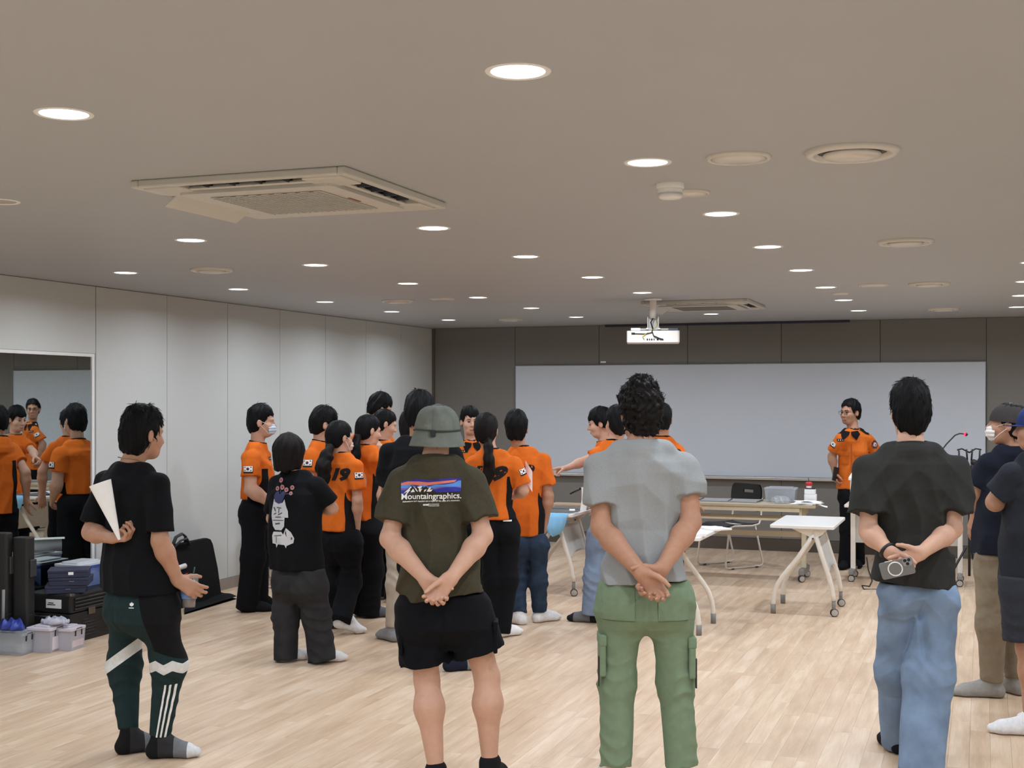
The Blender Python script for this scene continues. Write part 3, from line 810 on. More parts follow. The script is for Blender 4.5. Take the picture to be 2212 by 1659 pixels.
        for a in 'LR':
            sh = J['sh'+a]
            f.add(cone(neck+V3((0, 0, -.036*k)), (neck+sh)/2+V3((0, 0, .014)), .050*k, .046*k), .05)
            f.add(cone(neck+V3((0, 0, -.050*k)), sh+V3((0, 0, -.006)), (shr+.002)*k, (shr-.008)*k), .05)
        for a, e in ends.items():
            fr, r0, r1 = sleeves[a][:3]
            f.add(cone(J['sh'+a]+V3((0, 0, .045-r0)), e, r0, r1, flat1=True, hollow=hollow), slk)
        if wfun is not None: f.disp(wfun)
        elif wr:
            cx = neck[0]; zc = neck[2]
            def w(X, Y, Z):
                low = np.clip((zc-.10-Z)/.28, 0, 1)
                a1 = ridge((X-cx)*30+1.8*np.sin(Z*5.5+seed)+.5*np.sin(Z*13+seed*2)+seed*3)*(.25+.75*low)
                a2 = ridge((X-cx)*13*np.sign(X-cx+1e-6)+Z*20+1.2*np.sin(X*9+seed)+seed)*(1-.6*low)
                a3 = noise3(X, Y, Z, (13, 13, 8), seed)
                return -wr*1.35*(.75*a1*folds+.45*a2+.5*a3)*np.clip((zc+.01-Z)/.06, 0, 1)
            f.disp(w)
        # neck opening and hem
        nd = unit(s.hc-neck) if hasattr(s, 'hc') else V3((0, 0, 1))
        nd = unit(nd*.5+V3((0, .15, .85)))
        if collar: f.add(cone(neck-nd*.035, neck+nd*stand*k, (neckcut+.024)*k, (neckcut+.008)*k, flat1=True), .02)
        f.sub(cone(neck-nd*.03, neck+nd*.2, neckcut*k, neckcut*k*1.1), .004)
        f.clip(lambda X, Y, Z: Z+0*X+0*Y-(neck[2]+(stand+.024)*k)-.10*(-(Y-neck[1])))
        hf = hemfn or (lambda X, Y: 0*X+0*Y)
        z_low = zh
        # the hem cuts the body only (sleeve ends are cut by themselves)
        f.clip(lambda X, Y, Z: (z_low+hf(X, Y))-Z)
        s.sends = ends
        s.shirt_me = to_mesh(name, [f.mesh()], attrs(s) if attrs else None)
        s.shirt_o = s.obj(name, s.shirt_me, m)
        s.sends = ends
        if collar:
            cm, ct = collar
            c = neck+nd*(stand-.002)*k
            pth = []
            sx = np.cross(nd, (0, 1, 0)); sx = unit(sx); sy = np.cross(nd, sx)
            for q in range(25):
                t = 2*math.pi*q/24; pth.append(tuple(c+sx*math.cos(t)*(neckcut+.005)*k+sy*math.sin(t)*(neckcut+.005)*k))
            MB().tube(pth, ct, 6, False).build('collar', cm, s.root)
        return s
    def trousers(s, m, waist, rad, hem, sil=None, res=.009, seed=1.0, wr=.0045, name='trousers', attrs=None, k=.022, knee=None, depth=.72, hemfn=None, sq=1.0, cre=1.0, butt=1.0, seam=.008):
        """rad = (thigh, knee, hem radii in metres) or per side dict; hem = {'L': z, 'R': z} metres"""
        J = s.J; zw = s.zrow(waist) if waist > 10 else waist
        hipc = (J['hipL']+J['hipR'])/2
        R = s.rows(sil, depth) if sil else []
        lo = np.min([J[a] for a in ('hipL', 'hipR', 'knL', 'knR', 'anL', 'anR')], 0)-.18; hi = np.max([J[a] for a in ('hipL', 'hipR', 'knL', 'knR', 'anL', 'anR')], 0)+.18
        hi[2] = zw+.03; lo[2] = min(hem.values())-.02
        for r in R:
            lo[0] = min(lo[0], r[1]-r[3]-.03); hi[0] = max(hi[0], r[1]+r[3]+.03); lo[1] = min(lo[1], r[2]-r[4]-.03); hi[1] = max(hi[1], r[2]+r[4]+.03)
        f = Field(lo, hi, res)
        for a in 'LR':
            rr = rad[a] if isinstance(rad, dict) else rad
            h, kn, an = J['hip'+a], J['kn'+a], J['an'+a]
            dz = (an[2]-hem[a])/max(kn[2]-an[2], .05)
            end = an+(an-kn)*dz
            if hem[a] > kn[2]: end = h+(kn-h)*((h[2]-hem[a])/(h[2]-kn[2]))
            g = Field.__new__(Field); g.h = f.h; g.lo = f.lo; g.ax = f.ax; g.f = np.full(f.f.shape, .5, np.float32)
            if hem[a] > kn[2]:
                g.add(cone(h, end, rr[0], rr[1], flat1=True, axis=(1, 0, 0), sq=sq), 0)
            else:
                g.add(cone(h, kn, rr[0], rr[1], axis=(1, 0, 0), sq=sq), 0); g.add(cone(kn, end, rr[1], rr[2], flat1=True, axis=(1, 0, 0), sq=sq), .06)
            e = np.maximum(k-np.abs(f.f-g.f), 0)/k; f.f = np.minimum(f.f, g.f)-e*e*k*.25
        if R:
            R.sort(); R[-1] = (R[-1][0], R[-1][1], R[-1][2], R[-1][3]*.94, R[-1][4]*.85, 0.0); b = R[0]; R.insert(0, (b[0]-.05, b[1], b[2], b[3]*.86, b[4]*.72, b[5])); R.insert(0, (b[0]-.085, b[1], b[2], b[3]*.60, b[4]*.35, b[5]))
            f.add(column(R, 2.2), .05)
            for a in 'LR': f.add(ellipsoid(J['hip'+a]+V3((0, -.045, -.005)), V3((.075, .075, .085))*s.k*butt), .04)
        if wr:
            kz = {a: J['kn'+a][2] for a in 'LR'}; hz = hem
            def w(X, Y, Z):
                km = np.exp(-((Z-kz['L'])/.16)**2); hm = np.exp(-((Z-min(hz.values()))/.16)**2)
                top = np.exp(-((Z-J['hipL'][2])/.14)**2)
                a1 = ridge(Z*44+3.2*np.sin(X*11+seed)+1.9*np.sin(Y*13+seed*2)+.7*np.sin(X*29)+seed)
                a1 = a1*np.clip(.45+.9*noise3(X, Y, Z, (11, 11, 9), seed+4), 0, 1.1)
                a2 = ridge(X*14+1.5*np.sin(Z*7+seed)+seed*2)
                a3 = noise3(X, Y, Z, (14, 14, 9), seed)
                a4 = ridge(Z*24+X*16*np.sign(X)+1.1*np.sin(X*13+seed))
                return -wr*(.8*cre*a1*(km+.8*hm)+.35*a2*(1-km)*(1-hm)+.5*a3+.6*a4*top)
            f.disp(w)
        xm, ym = (J['hipL'][0]+J['hipR'][0])/2, (J['hipL'][1]+J['hipR'][1])/2; zc0 = J['hipL'][2]
        f.disp(lambda X, Y, Z: seam*np.exp(-((X-xm)/.014)**2)*np.clip((zw-.03-Z)/.08, 0, 1)*np.clip((Z-zc0+.32)/.1, 0, 1)*(Y < ym))
        f.clip(lambda X, Y, Z: Z-zw+0*X+0*Y)
        s.pants_o = s.obj(name, to_mesh(name, [f.mesh()], attrs(s) if attrs else None), m)
        return s
    def hair(s, kind='short', m=None, res=.006, vol=1.0, nape=-.078, front=.058, back=-.005, seed=1.0, amp=.004, top=.0, side=0.0, slant=0.0, strands=350):
        R, hs, P = s.R, s.hs, s.P; m = m or HAIR
        Ri = R.T
        c = s.hc
        lo = c-.2; hi = c+.2
        if kind == 'bob': lo = lo-V3((0, 0, .06))
        f = Field(lo, hi, res)
        f.add(ellipsoid(P((0, -.016, .034+top*.5)), V3((.087+side, .107, .100+top))*hs*vol, R), 0)
        f.add(ellipsoid(P((0, -.045, -.010)), V3((.074+side, .072, .082))*hs*vol, R), .03)
        f.add(ellipsoid(P((0, -.046, -.055)), V3((.064, .056, .075))*hs, R), .03)
        if kind == 'bob':
            f.add(cone(P((0, -.02, .0)), P((0, -.015, -.11)), .098*hs, .088*hs, R[:, 1], 1.0), .05)
            f.add(cone(P((0, .01, .0)), P((0, .02, -.10)), .094*hs, .074*hs), .04)
        def lc(X, Y, Z):
            x, y, z = X-c[0], Y-c[1], Z-c[2]
            return tuple((Ri[i, 0]*x+Ri[i, 1]*y+Ri[i, 2]*z)/hs for i in range(3))
        def w(X, Y, Z):
            x, y, z = lc(X, Y, Z)
            if kind == 'curly':
                return -amp*(np.sin(x*95+3*np.sin(z*40+seed))*np.sin(y*90+3*np.sin(x*45))*np.sin(z*92+3*np.sin(y*42+seed))*1.6+.7*noise3(x, y, z, 34, seed)+.5*noise3(x, y, z, 150, seed+2))
            th = np.arctan2(x, -y-.02)
            rad = np.sqrt(x*x+y*y)
            return -amp*(.45*np.sin(th*11+3.0*np.sin(z*17+seed)+rad*45)+.35*np.sin(th*29+3.0*np.sin(z*23+th*3+seed*2)+rad*60)+.9*noise3(x, y, z, (28, 28, 20), seed)+.45*noise3(x, y, z, (75, 75, 35), seed+3))
        f.disp(w)
        def cut(X, Y, Z):
            x, y, z = lc(X, Y, Z)
            ja = .006*np.sin(x*70+seed)+.004*np.sin(x*170+2*seed)+.35*slant*x
            A = (front+ja)-z                                                # fringe
            B = np.maximum(y-back+.25*np.minimum(z+.02, 0)*0, nape-.016+ja+.35*np.maximum(y+.05, 0)+(4.5 if kind == 'short' else 2.0)*x*x-z)      # back
            Sb = np.maximum(np.maximum(y-.048+.35*np.maximum(.03-z, 0), -.026-z), -(np.abs(x)-.05))  # temples
            K = np.minimum(np.minimum(A, B), Sb)
            if kind == 'bob': K = np.minimum(K, np.maximum(y-.055, (-.128+ja)-z))
            return K*hs
        if kind != 'curly': f.f = f.f+(.0085*hs*np.exp(np.minimum(cut(*f.grid()), 0)/(.016 if kind != 'bob' else .006))*np.clip((lc(*f.grid())[1]+.065)/.05, .15, 1)).astype(np.float32)
        f.clip(cut)
        if s.bparts is not None and kind != 'bob':                          # keep the ears free
            for q in (-1, 1): f.sub(ellipsoid(P((q*.083, -.004, -.012)), V3((.018, .020, .030))*hs, R), .006)
        hv, hq = f.mesh()
        o = s.obj('hair', to_mesh('hair', [(hv, hq)]), m)
        if strands: s.strands(hv, hq, m, strands, seed, kind)
        return o
    def strands(s, hv, hq, m, n, seed, kind):
        """loose tufts lying on the hair, combed from the crown"""
        rs = np.random.RandomState(int(seed*10)+3); R, hs, P = s.R, s.hs, s.P
        a, b, c, d = (hv[hq[:, i]] for i in range(4)); nr = np.cross(c-a, d-b); nr /= np.linalg.norm(nr, axis=1)[:, None]+1e-9
        cen = (a+b+c+d)/4; crown = P((.01, -.045, .115)); up = R[:, 2]
        pick = rs.randint(0, len(hq), n); V = []; Q = []
        for i in pick:
            p0 = cen[i]; nn = nr[i]; away = p0-crown
            if np.dot(nn, up) < -.3: continue
            t = away+up*(-.03)+rs.randn(3)*(.02 if kind != 'curly' else .12)
            t = t-nn*(t@nn); L = np.linalg.norm(t)
            if L < 1e-4: continue
            t /= L; w = np.cross(nn, t); ln = (.020+.022*rs.rand())*(1.0 if kind != 'curly' else .6); wd = .0013+.0014*rs.rand(); lift = .0006+.0028*rs.rand()**2
            k0 = len(V)
            cv = (rs.rand()-.5)*.5
            for j in range(4):
                u = j/3; q = p0-nn*.001+t*(ln*u)+w*(cv*ln*u*u)+nn*(lift*math.sin(u*2.2)-.010*u*u*(ln/.04)**2*.9+(.0015*u*u if kind == 'curly' else 0)); ww = wd*(1-.75*u*u)
                V += [q+w*ww, q+nn*ww*.9, q-w*ww]
            for j in range(3):
                for e in range(2): Q.append((k0+j*3+e, k0+j*3+e+1, k0+j*3+e+4, k0+j*3+e+3))
        if V: s.obj('hair_strands', to_mesh('hair_strands', [(np.array(V), np.array(Q))]), m)
    def ponytail(s, pts, radii, m=None, res=.006, seed=1.0, tie=True):
        """tail through the points given in pixels"""
        m = m or HAIR; P = [s.loc(*p) for p in pts]
        f = Field(np.min(P, 0)-.09, np.max(P, 0)+.09, res)
        for i in range(len(P)-1): f.add(cone(P[i], P[i+1], radii[i], radii[i+1]), .02)
        f.disp(lambda X, Y, Z: -.006*(np.sin(X*70+2.5*np.sin(Z*24+seed))*.7+np.sin(Y*80+2*np.sin(Z*30+seed))*.5+.5*np.sin(X*150+3*np.sin(Z*18))))
        o = s.obj('ponytail', to_mesh('ponytail', [f.mesh()]), m)
        if tie:
            q = P[0]+(P[1]-P[0])*.12
            MB().lathe([(radii[0]*.9, -.008), (radii[0]*1.08, 0), (radii[0]*.9, .008)], 12, Matrix.Translation(q)).build('hair_tie', mat('hair_tie', (14, 14, 16), .8), s.root)
        return o
    # ---- flat prints laid on a garment
    def bvh(s, o=None):
        me = (o or s.shirt_o).data
        n = len(me.vertices); co = np.empty(n*3, np.float32); me.vertices.foreach_get('co', co)
        return BVHTree.FromPolygons([Vector(v) for v in co.reshape(-1, 3)], [tuple(p.vertices) for p in me.polygons])
    def stick(s, name, vs2, fs, origin, ux, uy, m, eps=.002, tree=None, label=None, parent=None):
        """lay a flat drawing (2-D points, faces) on the garment: origin, ux, uy local; cast along -normal"""
        tree = tree or s.bvh(); ux = Vector(unit(ux)); uy = Vector(unit(uy)); nrm = ux.cross(uy); out = []
        og = Vector(origin)
        for x, y in vs2:
            p = og+ux*x+uy*y
            h = tree.ray_cast(p+nrm*.25, -nrm, .6)
            out.append(tuple(h[0]+nrm*eps) if h[0] is not None else tuple(p))
        me = bpy.data.meshes.new(name); me.from_pydata(out, [], fs); me.polygons.foreach_set('use_smooth', [True]*len(fs)); me.update()
        o = s.obj(name, me, m, parent)
        if label: o['label'] = label
        return o
    def build_done(s): pass

def grid2(w, h, nx, ny, x0=None, y0=None):
    x0 = -w/2 if x0 is None else x0; y0 = -h/2 if y0 is None else y0
    vs = [(x0+w*i/nx, y0+h*j/ny) for j in range(ny+1) for i in range(nx+1)]
    return vs, [(j*(nx+1)+i, j*(nx+1)+i+1, (j+1)*(nx+1)+i+1, (j+1)*(nx+1)+i) for j in range(ny) for i in range(nx)]
def disc2(r, n=16, cx=0, cy=0, sx=1.0):
    return [(cx, cy)]+[(cx+sx*r*math.cos(2*math.pi*k/n), cy+r*math.sin(2*math.pi*k/n)) for k in range(n)], [(0, 1+k, 1+(k+1) % n) for k in range(n)]
def poly2(pts):
    """triangulated polygon"""
    from mathutils.geometry import tessellate_polygon
    t = tessellate_polygon([[Vector((p[0], p[1], 0)) for p in pts]])
    def area(q): a, b, c = (pts[i] for i in q); return (b[0]-a[0])*(c[1]-a[1])-(c[0]-a[0])*(b[1]-a[1])
    return list(pts), [tuple(q) if area(q) > 0 else tuple(q[::-1]) for q in t]
def subdiv2(vs, fs, n=1):
    for _ in range(n):
        vs = list(vs); nf = []; mid = {}
        def m(a, b):
            k = (min(a, b), max(a, b))
            if k not in mid: mid[k] = len(vs); vs.append(((vs[a][0]+vs[b][0])/2, (vs[a][1]+vs[b][1])/2))
            return mid[k]
        for q in fs:
            for i in range(1, len(q)-1):
                a, b, c = q[0], q[i], q[i+1]; ab, bc, ca = m(a, b), m(b, c), m(c, a)
                nf += [(a, ab, ca), (ab, b, bc), (ca, bc, c), (ab, bc, ca)]
        fs = nf
    return vs, fs
def text2(txt, size, bold=0.0, shear=0.0, space=1.0, fit=None):
    cu = bpy.data.curves.new('txt', 'FONT'); cu.body = txt; cu.size = size; cu.offset = bold; cu.shear = shear; cu.space_character = space
    cu.align_x = 'CENTER'; cu.align_y = 'CENTER'; cu.resolution_u = 3
    o = bpy.data.objects.new('txt', cu); COL.objects.link(o); bpy.context.view_layer.update()
    me = o.to_mesh(); vs = [(v.co.x, v.co.y) for v in me.vertices]; fs = [tuple(p.vertices) for p in me.polygons]
    o.to_mesh_clear(); bpy.data.objects.remove(o); bpy.data.curves.remove(cu)
    if fit:
        xs = [v[0] for v in vs]; w = max(xs)-min(xs); c = (max(xs)+min(xs))/2; k = fit/w
        vs = [((v[0]-c)*k, v[1]*k) for v in vs]
    return vs, fs
INK_W = mat('print_white', (236, 236, 234), .8, var=.04); INK_K = mat('print_black', (18, 18, 22), .85)
# ------------------------------------------------------------------ clothing materials
def uni_attrs(s):
    """black side panels of the orange uniform shirt"""
    A = s.Rr; J = s.J; zt = min(J['shL'][2], J['shR'][2])-.11*s.k
    def side(X, Y, Z):
        a = np.interp(Z, A[:, 0], A[:, 3]); cx = np.interp(Z, A[:, 0], A[:, 1]); cy = np.interp(Z, A[:, 0], A[:, 2]); b = np.interp(Z, A[:, 0], A[:, 4])
        ang = np.abs(np.arctan2((Y-cy)/b+.12, np.abs(X-cx)/a))
        q = ang-.66
        e = Z-zt
        for k, end in s.sends.items():
            d = end-J['sh'+k]; L2 = d@d; t = np.clip(((X-J['sh'+k][0])*d[0]+(Y-J['sh'+k][1])*d[1]+(Z-J['sh'+k][2])*d[2])/L2, 0, 1.1)
            ds = np.sqrt((X-J['sh'+k][0]-t*d[0])**2+(Y-J['sh'+k][1]-t*d[1])**2+(Z-J['sh'+k][2]-t*d[2])**2)
            e = np.maximum(e, (s.slv[k][2]*1.12-ds)*8)
        return np.maximum(q, e*3)
    return {'side': side}
M_UNI = cloth('uniform_orange', ORANGE, .06, 40, patterns=[('side', (24, 22, 24))])
M_UNIP = cloth('uniform_orange_plain', (212, 108, 38), .06, 40)
M_BLKC = cloth('black_cotton', (13, 14, 18)); M_TRIM = cloth('black_trim', (22, 20, 22))
M_BPANTS = cloth('black_trousers', (12, 13, 18), .15); M_JEANS = cloth('indigo_jeans', (44, 58, 78), .28, 16)
M_LJEANS = cloth('light_jeans', (128, 146, 172), .25, 10); M_WJEANS = cloth('washed_jeans', (116, 136, 162), .30, 7)
INK = {}
def ink(c):
    if c not in INK: INK[c] = mat('print_%d_%d_%d' % c, c, .85, var=.05)
    return INK[c]
def flag(p, a, t=.42, ang=None, w=.078):
    """sewn flag patch on the sleeve of arm a"""
    J = p.J; sh, el = J['sh'+a], J['el'+a]; d = unit(el-sh); o = sh+(el-sh)*t
    if ang is None: n = V3((1 if a == 'R' else -1, 0, 0))
    else: n = p.inv@V3((math.sin(math.radians(ang)), math.cos(math.radians(ang)), 0))
    up = unit(-d-n*(-d@n)); ux = np.cross(up, n); h = w*.74; tr = p.bvh()
    vs, fs = grid2(w, h, 6, 4); q = p.stick('flag_patch', vs, fs, o, ux, up, ink((30, 24, 34)), .0025, tr)
    vs, fs = grid2(w*.92, h*.76, 6, 4, -w*.46, -h*.28); p.stick('patch_field', vs, fs, o, ux, up, INK_W, .004, tr, parent=q)
    cy = h*.10; r = h*.2
    v1 = [(0, cy)]+[(r*math.cos(math.pi*k/10), cy+r*math.sin(math.pi*k/10)) for k in range(11)]; f1 = [(0, 1+k, 2+k) for k in range(10)]
    p.stick('patch_disc', v1, f1, o, ux, up, ink((120, 40, 48)), .0052, tr, parent=q)
    v1 = [(0, cy)]+[(r*math.cos(math.pi+math.pi*k/10), cy+r*math.sin(math.pi+math.pi*k/10)) for k in range(11)]
    p.stick('patch_disc', v1, f1, o, ux, up, ink((28, 34, 70)), .0052, tr, parent=q)
    for sx in (-1, 1):
        for sy in (-1, 1):
            c, s_ = math.cos(sx*sy*1.0), math.sin(sx*sy*1.0); cx, c2 = sx*w*.31, cy+sy*h*.22
            g = [(cx+x*c-y*s_, c2+x*s_+y*c) for x, y in ((-.0035, -.005), (.0035, -.005), (.0035, .005), (-.0035, .005))]
            p.stick('patch_bar', g, [(0, 1, 2, 3)], o, ux, up, INK_K, .0052, tr, parent=q)
def back_mark(p, z, w=.26, x=0.0):
    """italic 119 printed across the back"""
    vs, fs = text2('119', .1, .006, .35, .9, w*.9)
    vs, fs = subdiv2([(a, b*.72) for a, b in vs], fs, 1)
    c = p.J['neck']; p.stick('back_print', vs, fs, (c[0]+x, c[1]-.12, z-.042), (1, 0, 0), (0, 0, 1), INK_K, .003)
def name_tag(p, px, py, w=.075, ang=180):
    n = p.inv@V3((math.sin(math.radians(ang)), math.cos(math.radians(ang)), 0)); o = p.loc(px, py, 0); ux = np.cross((0, 0, 1), n)
    tr = p.bvh(); vs, fs = grid2(w, w*.36, 5, 2); q = p.stick('name_tag', vs, fs, o, ux, (0, 0, 1), INK_K, .004, tr)
    for k in (-1, 0, 1):
        vs, fs = grid2(w*.12, w*.13, 1, 1, k*w*.3-w*.06, -w*.06); p.stick('tag_letter', vs, fs, o, ux, (0, 0, 1), INK_W, .0055, tr, parent=q)
def mask(p, col=(226, 232, 240), worn=True, dz=0.0):
    """pleated face mask and ear loops"""
    R, P, hs = p.R, p.P, p.hs
    f = Field(p.hc-.16, p.hc+.16, .004)
    f.add(ellipsoid(P((0, .040, -.052+dz)), V3((.070, .078, .060))*hs, R), 0)
    Ri = R.T; c = p.hc
    def cut(X, Y, Z):
        x, y, z = [(Ri[i, 0]*(X-c[0])+Ri[i, 1]*(Y-c[1])+Ri[i, 2]*(Z-c[2]))/hs for i in range(3)]
        return np.maximum(np.maximum(.062-y, z-(-.010+dz)), (-.108+dz)-z)*hs-.0
    f.disp(lambda X, Y, Z: -.0022*np.sin((Z-c[2])*260)+0*X+0*Y)
    f.clip(cut)
    p.obj('face_mask', to_mesh('face_mask', [f.mesh()]), cloth('mask_%d' % col[0], col, .03))
    for q in (-1, 1):
        for z0, z1 in ((-.022, .010), (-.090, -.022)):
            MB().tube([tuple(P((q*.058, .064, z0+dz))), tuple(P((q*.073, .035, (z0+z1)/2+dz*.5))), tuple(P((q*.080, -.004, z1)))], .0016, 5, False).build('ear_loop', INK_W, p.root)
def glasses(p):
    P = p.P; fm = metal('spectacle_frame', (70, 68, 66), .35)
    mb = MB()
    for q in (-1, 1):
        mb.tube([tuple(P((q*.034+.024*math.cos(t*math.pi/8), .104, .002+.018*math.sin(t*math.pi/8)))) for t in range(17)], .0016, 5, False)
        mb.tube([tuple(P((q*.058, .103, .006))), tuple(P((q*.078, .06, .008))), tuple(P((q*.082, -.01, .006)))], .0016, 5)
    mb.tube([tuple(P((-.010, .105, .006))), tuple(P((0, .107, .009))), tuple(P((.010, .105, .006)))], .0016, 5)
    mb.build('glasses', fm, p.root)
def pix(s):
    """pixel-like drawing coordinates on a garment (fixed to the garment, not the view)"""
    c, si = math.cos(s.phi), math.sin(s.phi)
    return (lambda X, Y, Z: 1106+((X*c+Y*si)+s.base.x)/s.m), (lambda X, Y, Z: HOR+(CAM_Z-Z)/s.m)
UNI_G = 'people in orange uniform shirts'

# ------------------------------------------------------------------ the four onlookers in front
# 1 black T-shirt, green track pants
p = Person('man in black T-shirt and dark green track pants holding an iced drink', 6.2, 305, 48, 1.63,
    dict(head=(310, 938, .02), neck=(284, 1006, .0), shL=(232, 1042, .10), shR=(340, 1046, -.13), elL=(196, 1150, .02), wrL=(243, 1163, -.15),
         elR=(346, 1170, -.16), wrR=(384, 1254, -.10), pelvis=(300, 1290, 0), hipL=(275, 1310, .06), hipR=(335, 1310, -.08),
         knL=(268, 1440, .10), knR=(366, 1435, -.04), anL=(278, 1588, .02), anR=(345, 1596, -.06)), .080)
p.head(-8, -6, 0, 1.03, SKIN2, .005)
p.arms(dict(L=dict(f=(.9, -.25, .12), n=(.1, -.3, .95), curl=(.85, .85, .85, .85), thumb=(.7, .4, .55), tcurl=.5),
            R=dict(f=(.80, .10, -.5), n=(.30, .85, -.30), curl=(.44, .46, .48, .50), spread=.25, thumb=(.55, .6, .65))), .004)
p.finish_body()
p.hair('short', None, .005, 1.0, -.090, .050, -.0, 2.0, .0045, .012, strands=1600)
p.shirt([(1060, 228, 352), (1110, 224, 362), (1160, 222, 366), (1215, 221, 374), (1275, 222, 384)], 1273, dict(L=(.86, .064, .072), R=(.84, .060, .066)), M_BLKC, .66, .006, 2.0, .005,
        collar=(M_BLKC, .005), hemfn=lambda X, Y: -.02*X)
def tp(s):
    fx, fy = pix(s)
    def white(X, Y, Z):
        x, y = fx(X, Y, Z), fy(X, Y, Z)
        a = np.maximum(np.abs(y-(1438-(x-235)*.72))-(14-6*(x > 296)), x-312)
        b = np.maximum(np.abs(y-(1431+9*np.abs(((x-333)/18.0) % 2-1)-4))-11, 326-x)
        return np.minimum(a, b)
    def black(X, Y, Z):
        x, y = fx(X, Y, Z), fy(X, Y, Z)
        return np.maximum(np.maximum(322+(y-1275)*.22-x, y-1412+.35*(395-x)), 1200-y)
    def stripes(X, Y, Z):
        x, y = fx(X, Y, Z), fy(X, Y, Z); t = (y-1470)/135; c = 381-26*t; w = 10-2*t
        u = (x-c)/w
        return np.maximum(np.maximum(np.abs(((u+.5) % 1)-.5)-.22, np.abs(u)-1.35), np.maximum(1468-y, y-1612)*.1)
    return {'blackp': black, 'whitep': white, 'stripe': stripes}
M_TRACK = cloth('track_pants', (30, 47, 48), .12, 50, patterns=[('blackp', (18, 18, 21)), ('whitep', (214, 214, 212)), ('stripe', (228, 228, 226))])
p.trousers(M_TRACK, 1262, dict(L=(.086, .077, .047), R=(.086, .077, .050)), dict(L=.115, R=.105), [(1262, 226, 388), (1300, 226, 390), (1335, 228, 392)], .006, 3.0, .0045, attrs=tp, depth=.78)
p.feet(dict(L=62, R=86), (48, 48, 50), bands=[(-.5, .12, (22, 22, 24)), (.48, .80, (112, 114, 118)), (.80, 2, (206, 206, 208))], res=.005)
tr = p.bvh(p.pants_o)
o = p.loc(297, 1304, -.12); yv = V3((0, 0, 1)); nv = p.inv@V3((-.1, -1, 0)); uxv = np.cross(yv, nv)
q = None
for ang, ln in ((0, .019), (.62, .016), (-.62, .016)):
    leaf = [(0, -.002), (.0055, .007), (.0035, .014), (0, 1.0*ln), (-.0035, .014), (-.0055, .007)]
    leaf = [(x*math.cos(ang)+y*math.sin(ang), -x*math.sin(ang)+y*math.cos(ang)) for x, y in leaf]
    vs, fs = poly2(leaf); q = p.stick('emblem_leaf', vs, fs, o, uxv, yv, INK_W, .003, tr)
vs, fs = grid2(.026, .0035, 3, 1, -.013, -.010); p.stick('emblem_bar', vs, fs, o, uxv, yv, INK_W, .003, tr)
MB().tube([tuple(p.J['neck']+V3((.064*math.cos(t*math.pi/12), .060*math.sin(t*math.pi/12)-.002, .032+.012*math.sin(-t*math.pi/12)))*1.0) for t in range(25)], .0022, 5, False).build('necklace', metal('gold', (190, 170, 130), .3), p.root)
P1 = p

# 2 bucket hat, olive T-shirt, black shorts
p = Person('man in grey bucket hat, olive printed T-shirt and black shorts, hands clasped behind', 5.70, 958, 0, 1.70,
    dict(head=(944, 932, .03), neck=(940, 990, -.01), shL=(872, 1034, 0), shR=(1016, 1032, 0), elL=(842, 1164, -.05), wrL=(919, 1250, -.165),
         elR=(1043, 1158, -.05), wrR=(975, 1248, -.20), pelvis=(958, 1290, 0), hipL=(908, 1320, 0), hipR=(1010, 1318, 0),
         knL=(922, 1468, .02), knR=(1052, 1462, .02), anL=(942, 1664, -.07), anR=(1058, 1648, -.02)), .085)
p.head(-6, 2, 0, 1.0, SKIN, .005)
p.arms(dict(L=dict(f=(.55, -.15, -.80), n=(.1, -1, -.1), curl=(.62, .64, .66, .70), spread=.1, thumb=(.6, .6, .2)),
            R=dict(f=(-.62, -.12, -.72), n=(-.1, -.9, .1), curl=(.50, .55, .62, .75), spread=.1, thumb=(.95, .25, .35), tcurl=.12)), .0038, 1.02)
p.legs_bare(.006, 1.02)
p.finish_body()
M_OLIVE = cloth('olive_cotton', (67, 63, 48), .10)
p.shirt([(1065, 874, 1018), (1110, 872, 1014), (1160, 872, 1016), (1220, 868, 1030), (1282, 864, 1042)], 1283, dict(L=(.74, .078, .092), R=(.74, .078, .090)), M_OLIVE, .66, .006, 5.0, .008, shr=.056,
        collar=(M_OLIVE, .006), hemfn=lambda X, Y: .018*np.clip(X/.15, -1, 1)+.006*np.sin(X*20)-.004)
p.trousers(M_BPANTS, 1280, dict(L=(.105, .118), R=(.105, .118)), dict(L=p.zrow(1432), R=p.zrow(1408)), [(1280, 866, 1040), (1320, 860, 1052), (1352, 858, 1064)], .006, 2.0, .005, 'shorts', depth=.72, sq=1.0)
for a, q in (('L', -1), ('R', 1)):
    h = p.J['hip'+a]+(p.J['kn'+a]-p.J['hip'+a])*.38+V3((q*.092, -.03, 0))
    MB().bbox((0, 0, 0), (.018, .11, .13)).build('cargo_pocket', M_BPANTS, p.root, h, None, .006)
    MB().bbox((0, 0, 0), (.022, .115, .04)).build('pocket_flap', M_BPANTS, p.root, h+V3((0, 0, .055)), None, .006)
p.feet(dict(L=-8, R=14), (24, 24, 26), 'shoe', res=.006, m=cloth('black_slip_on', (24, 24, 27)), cuff=-.012, r=1.05)
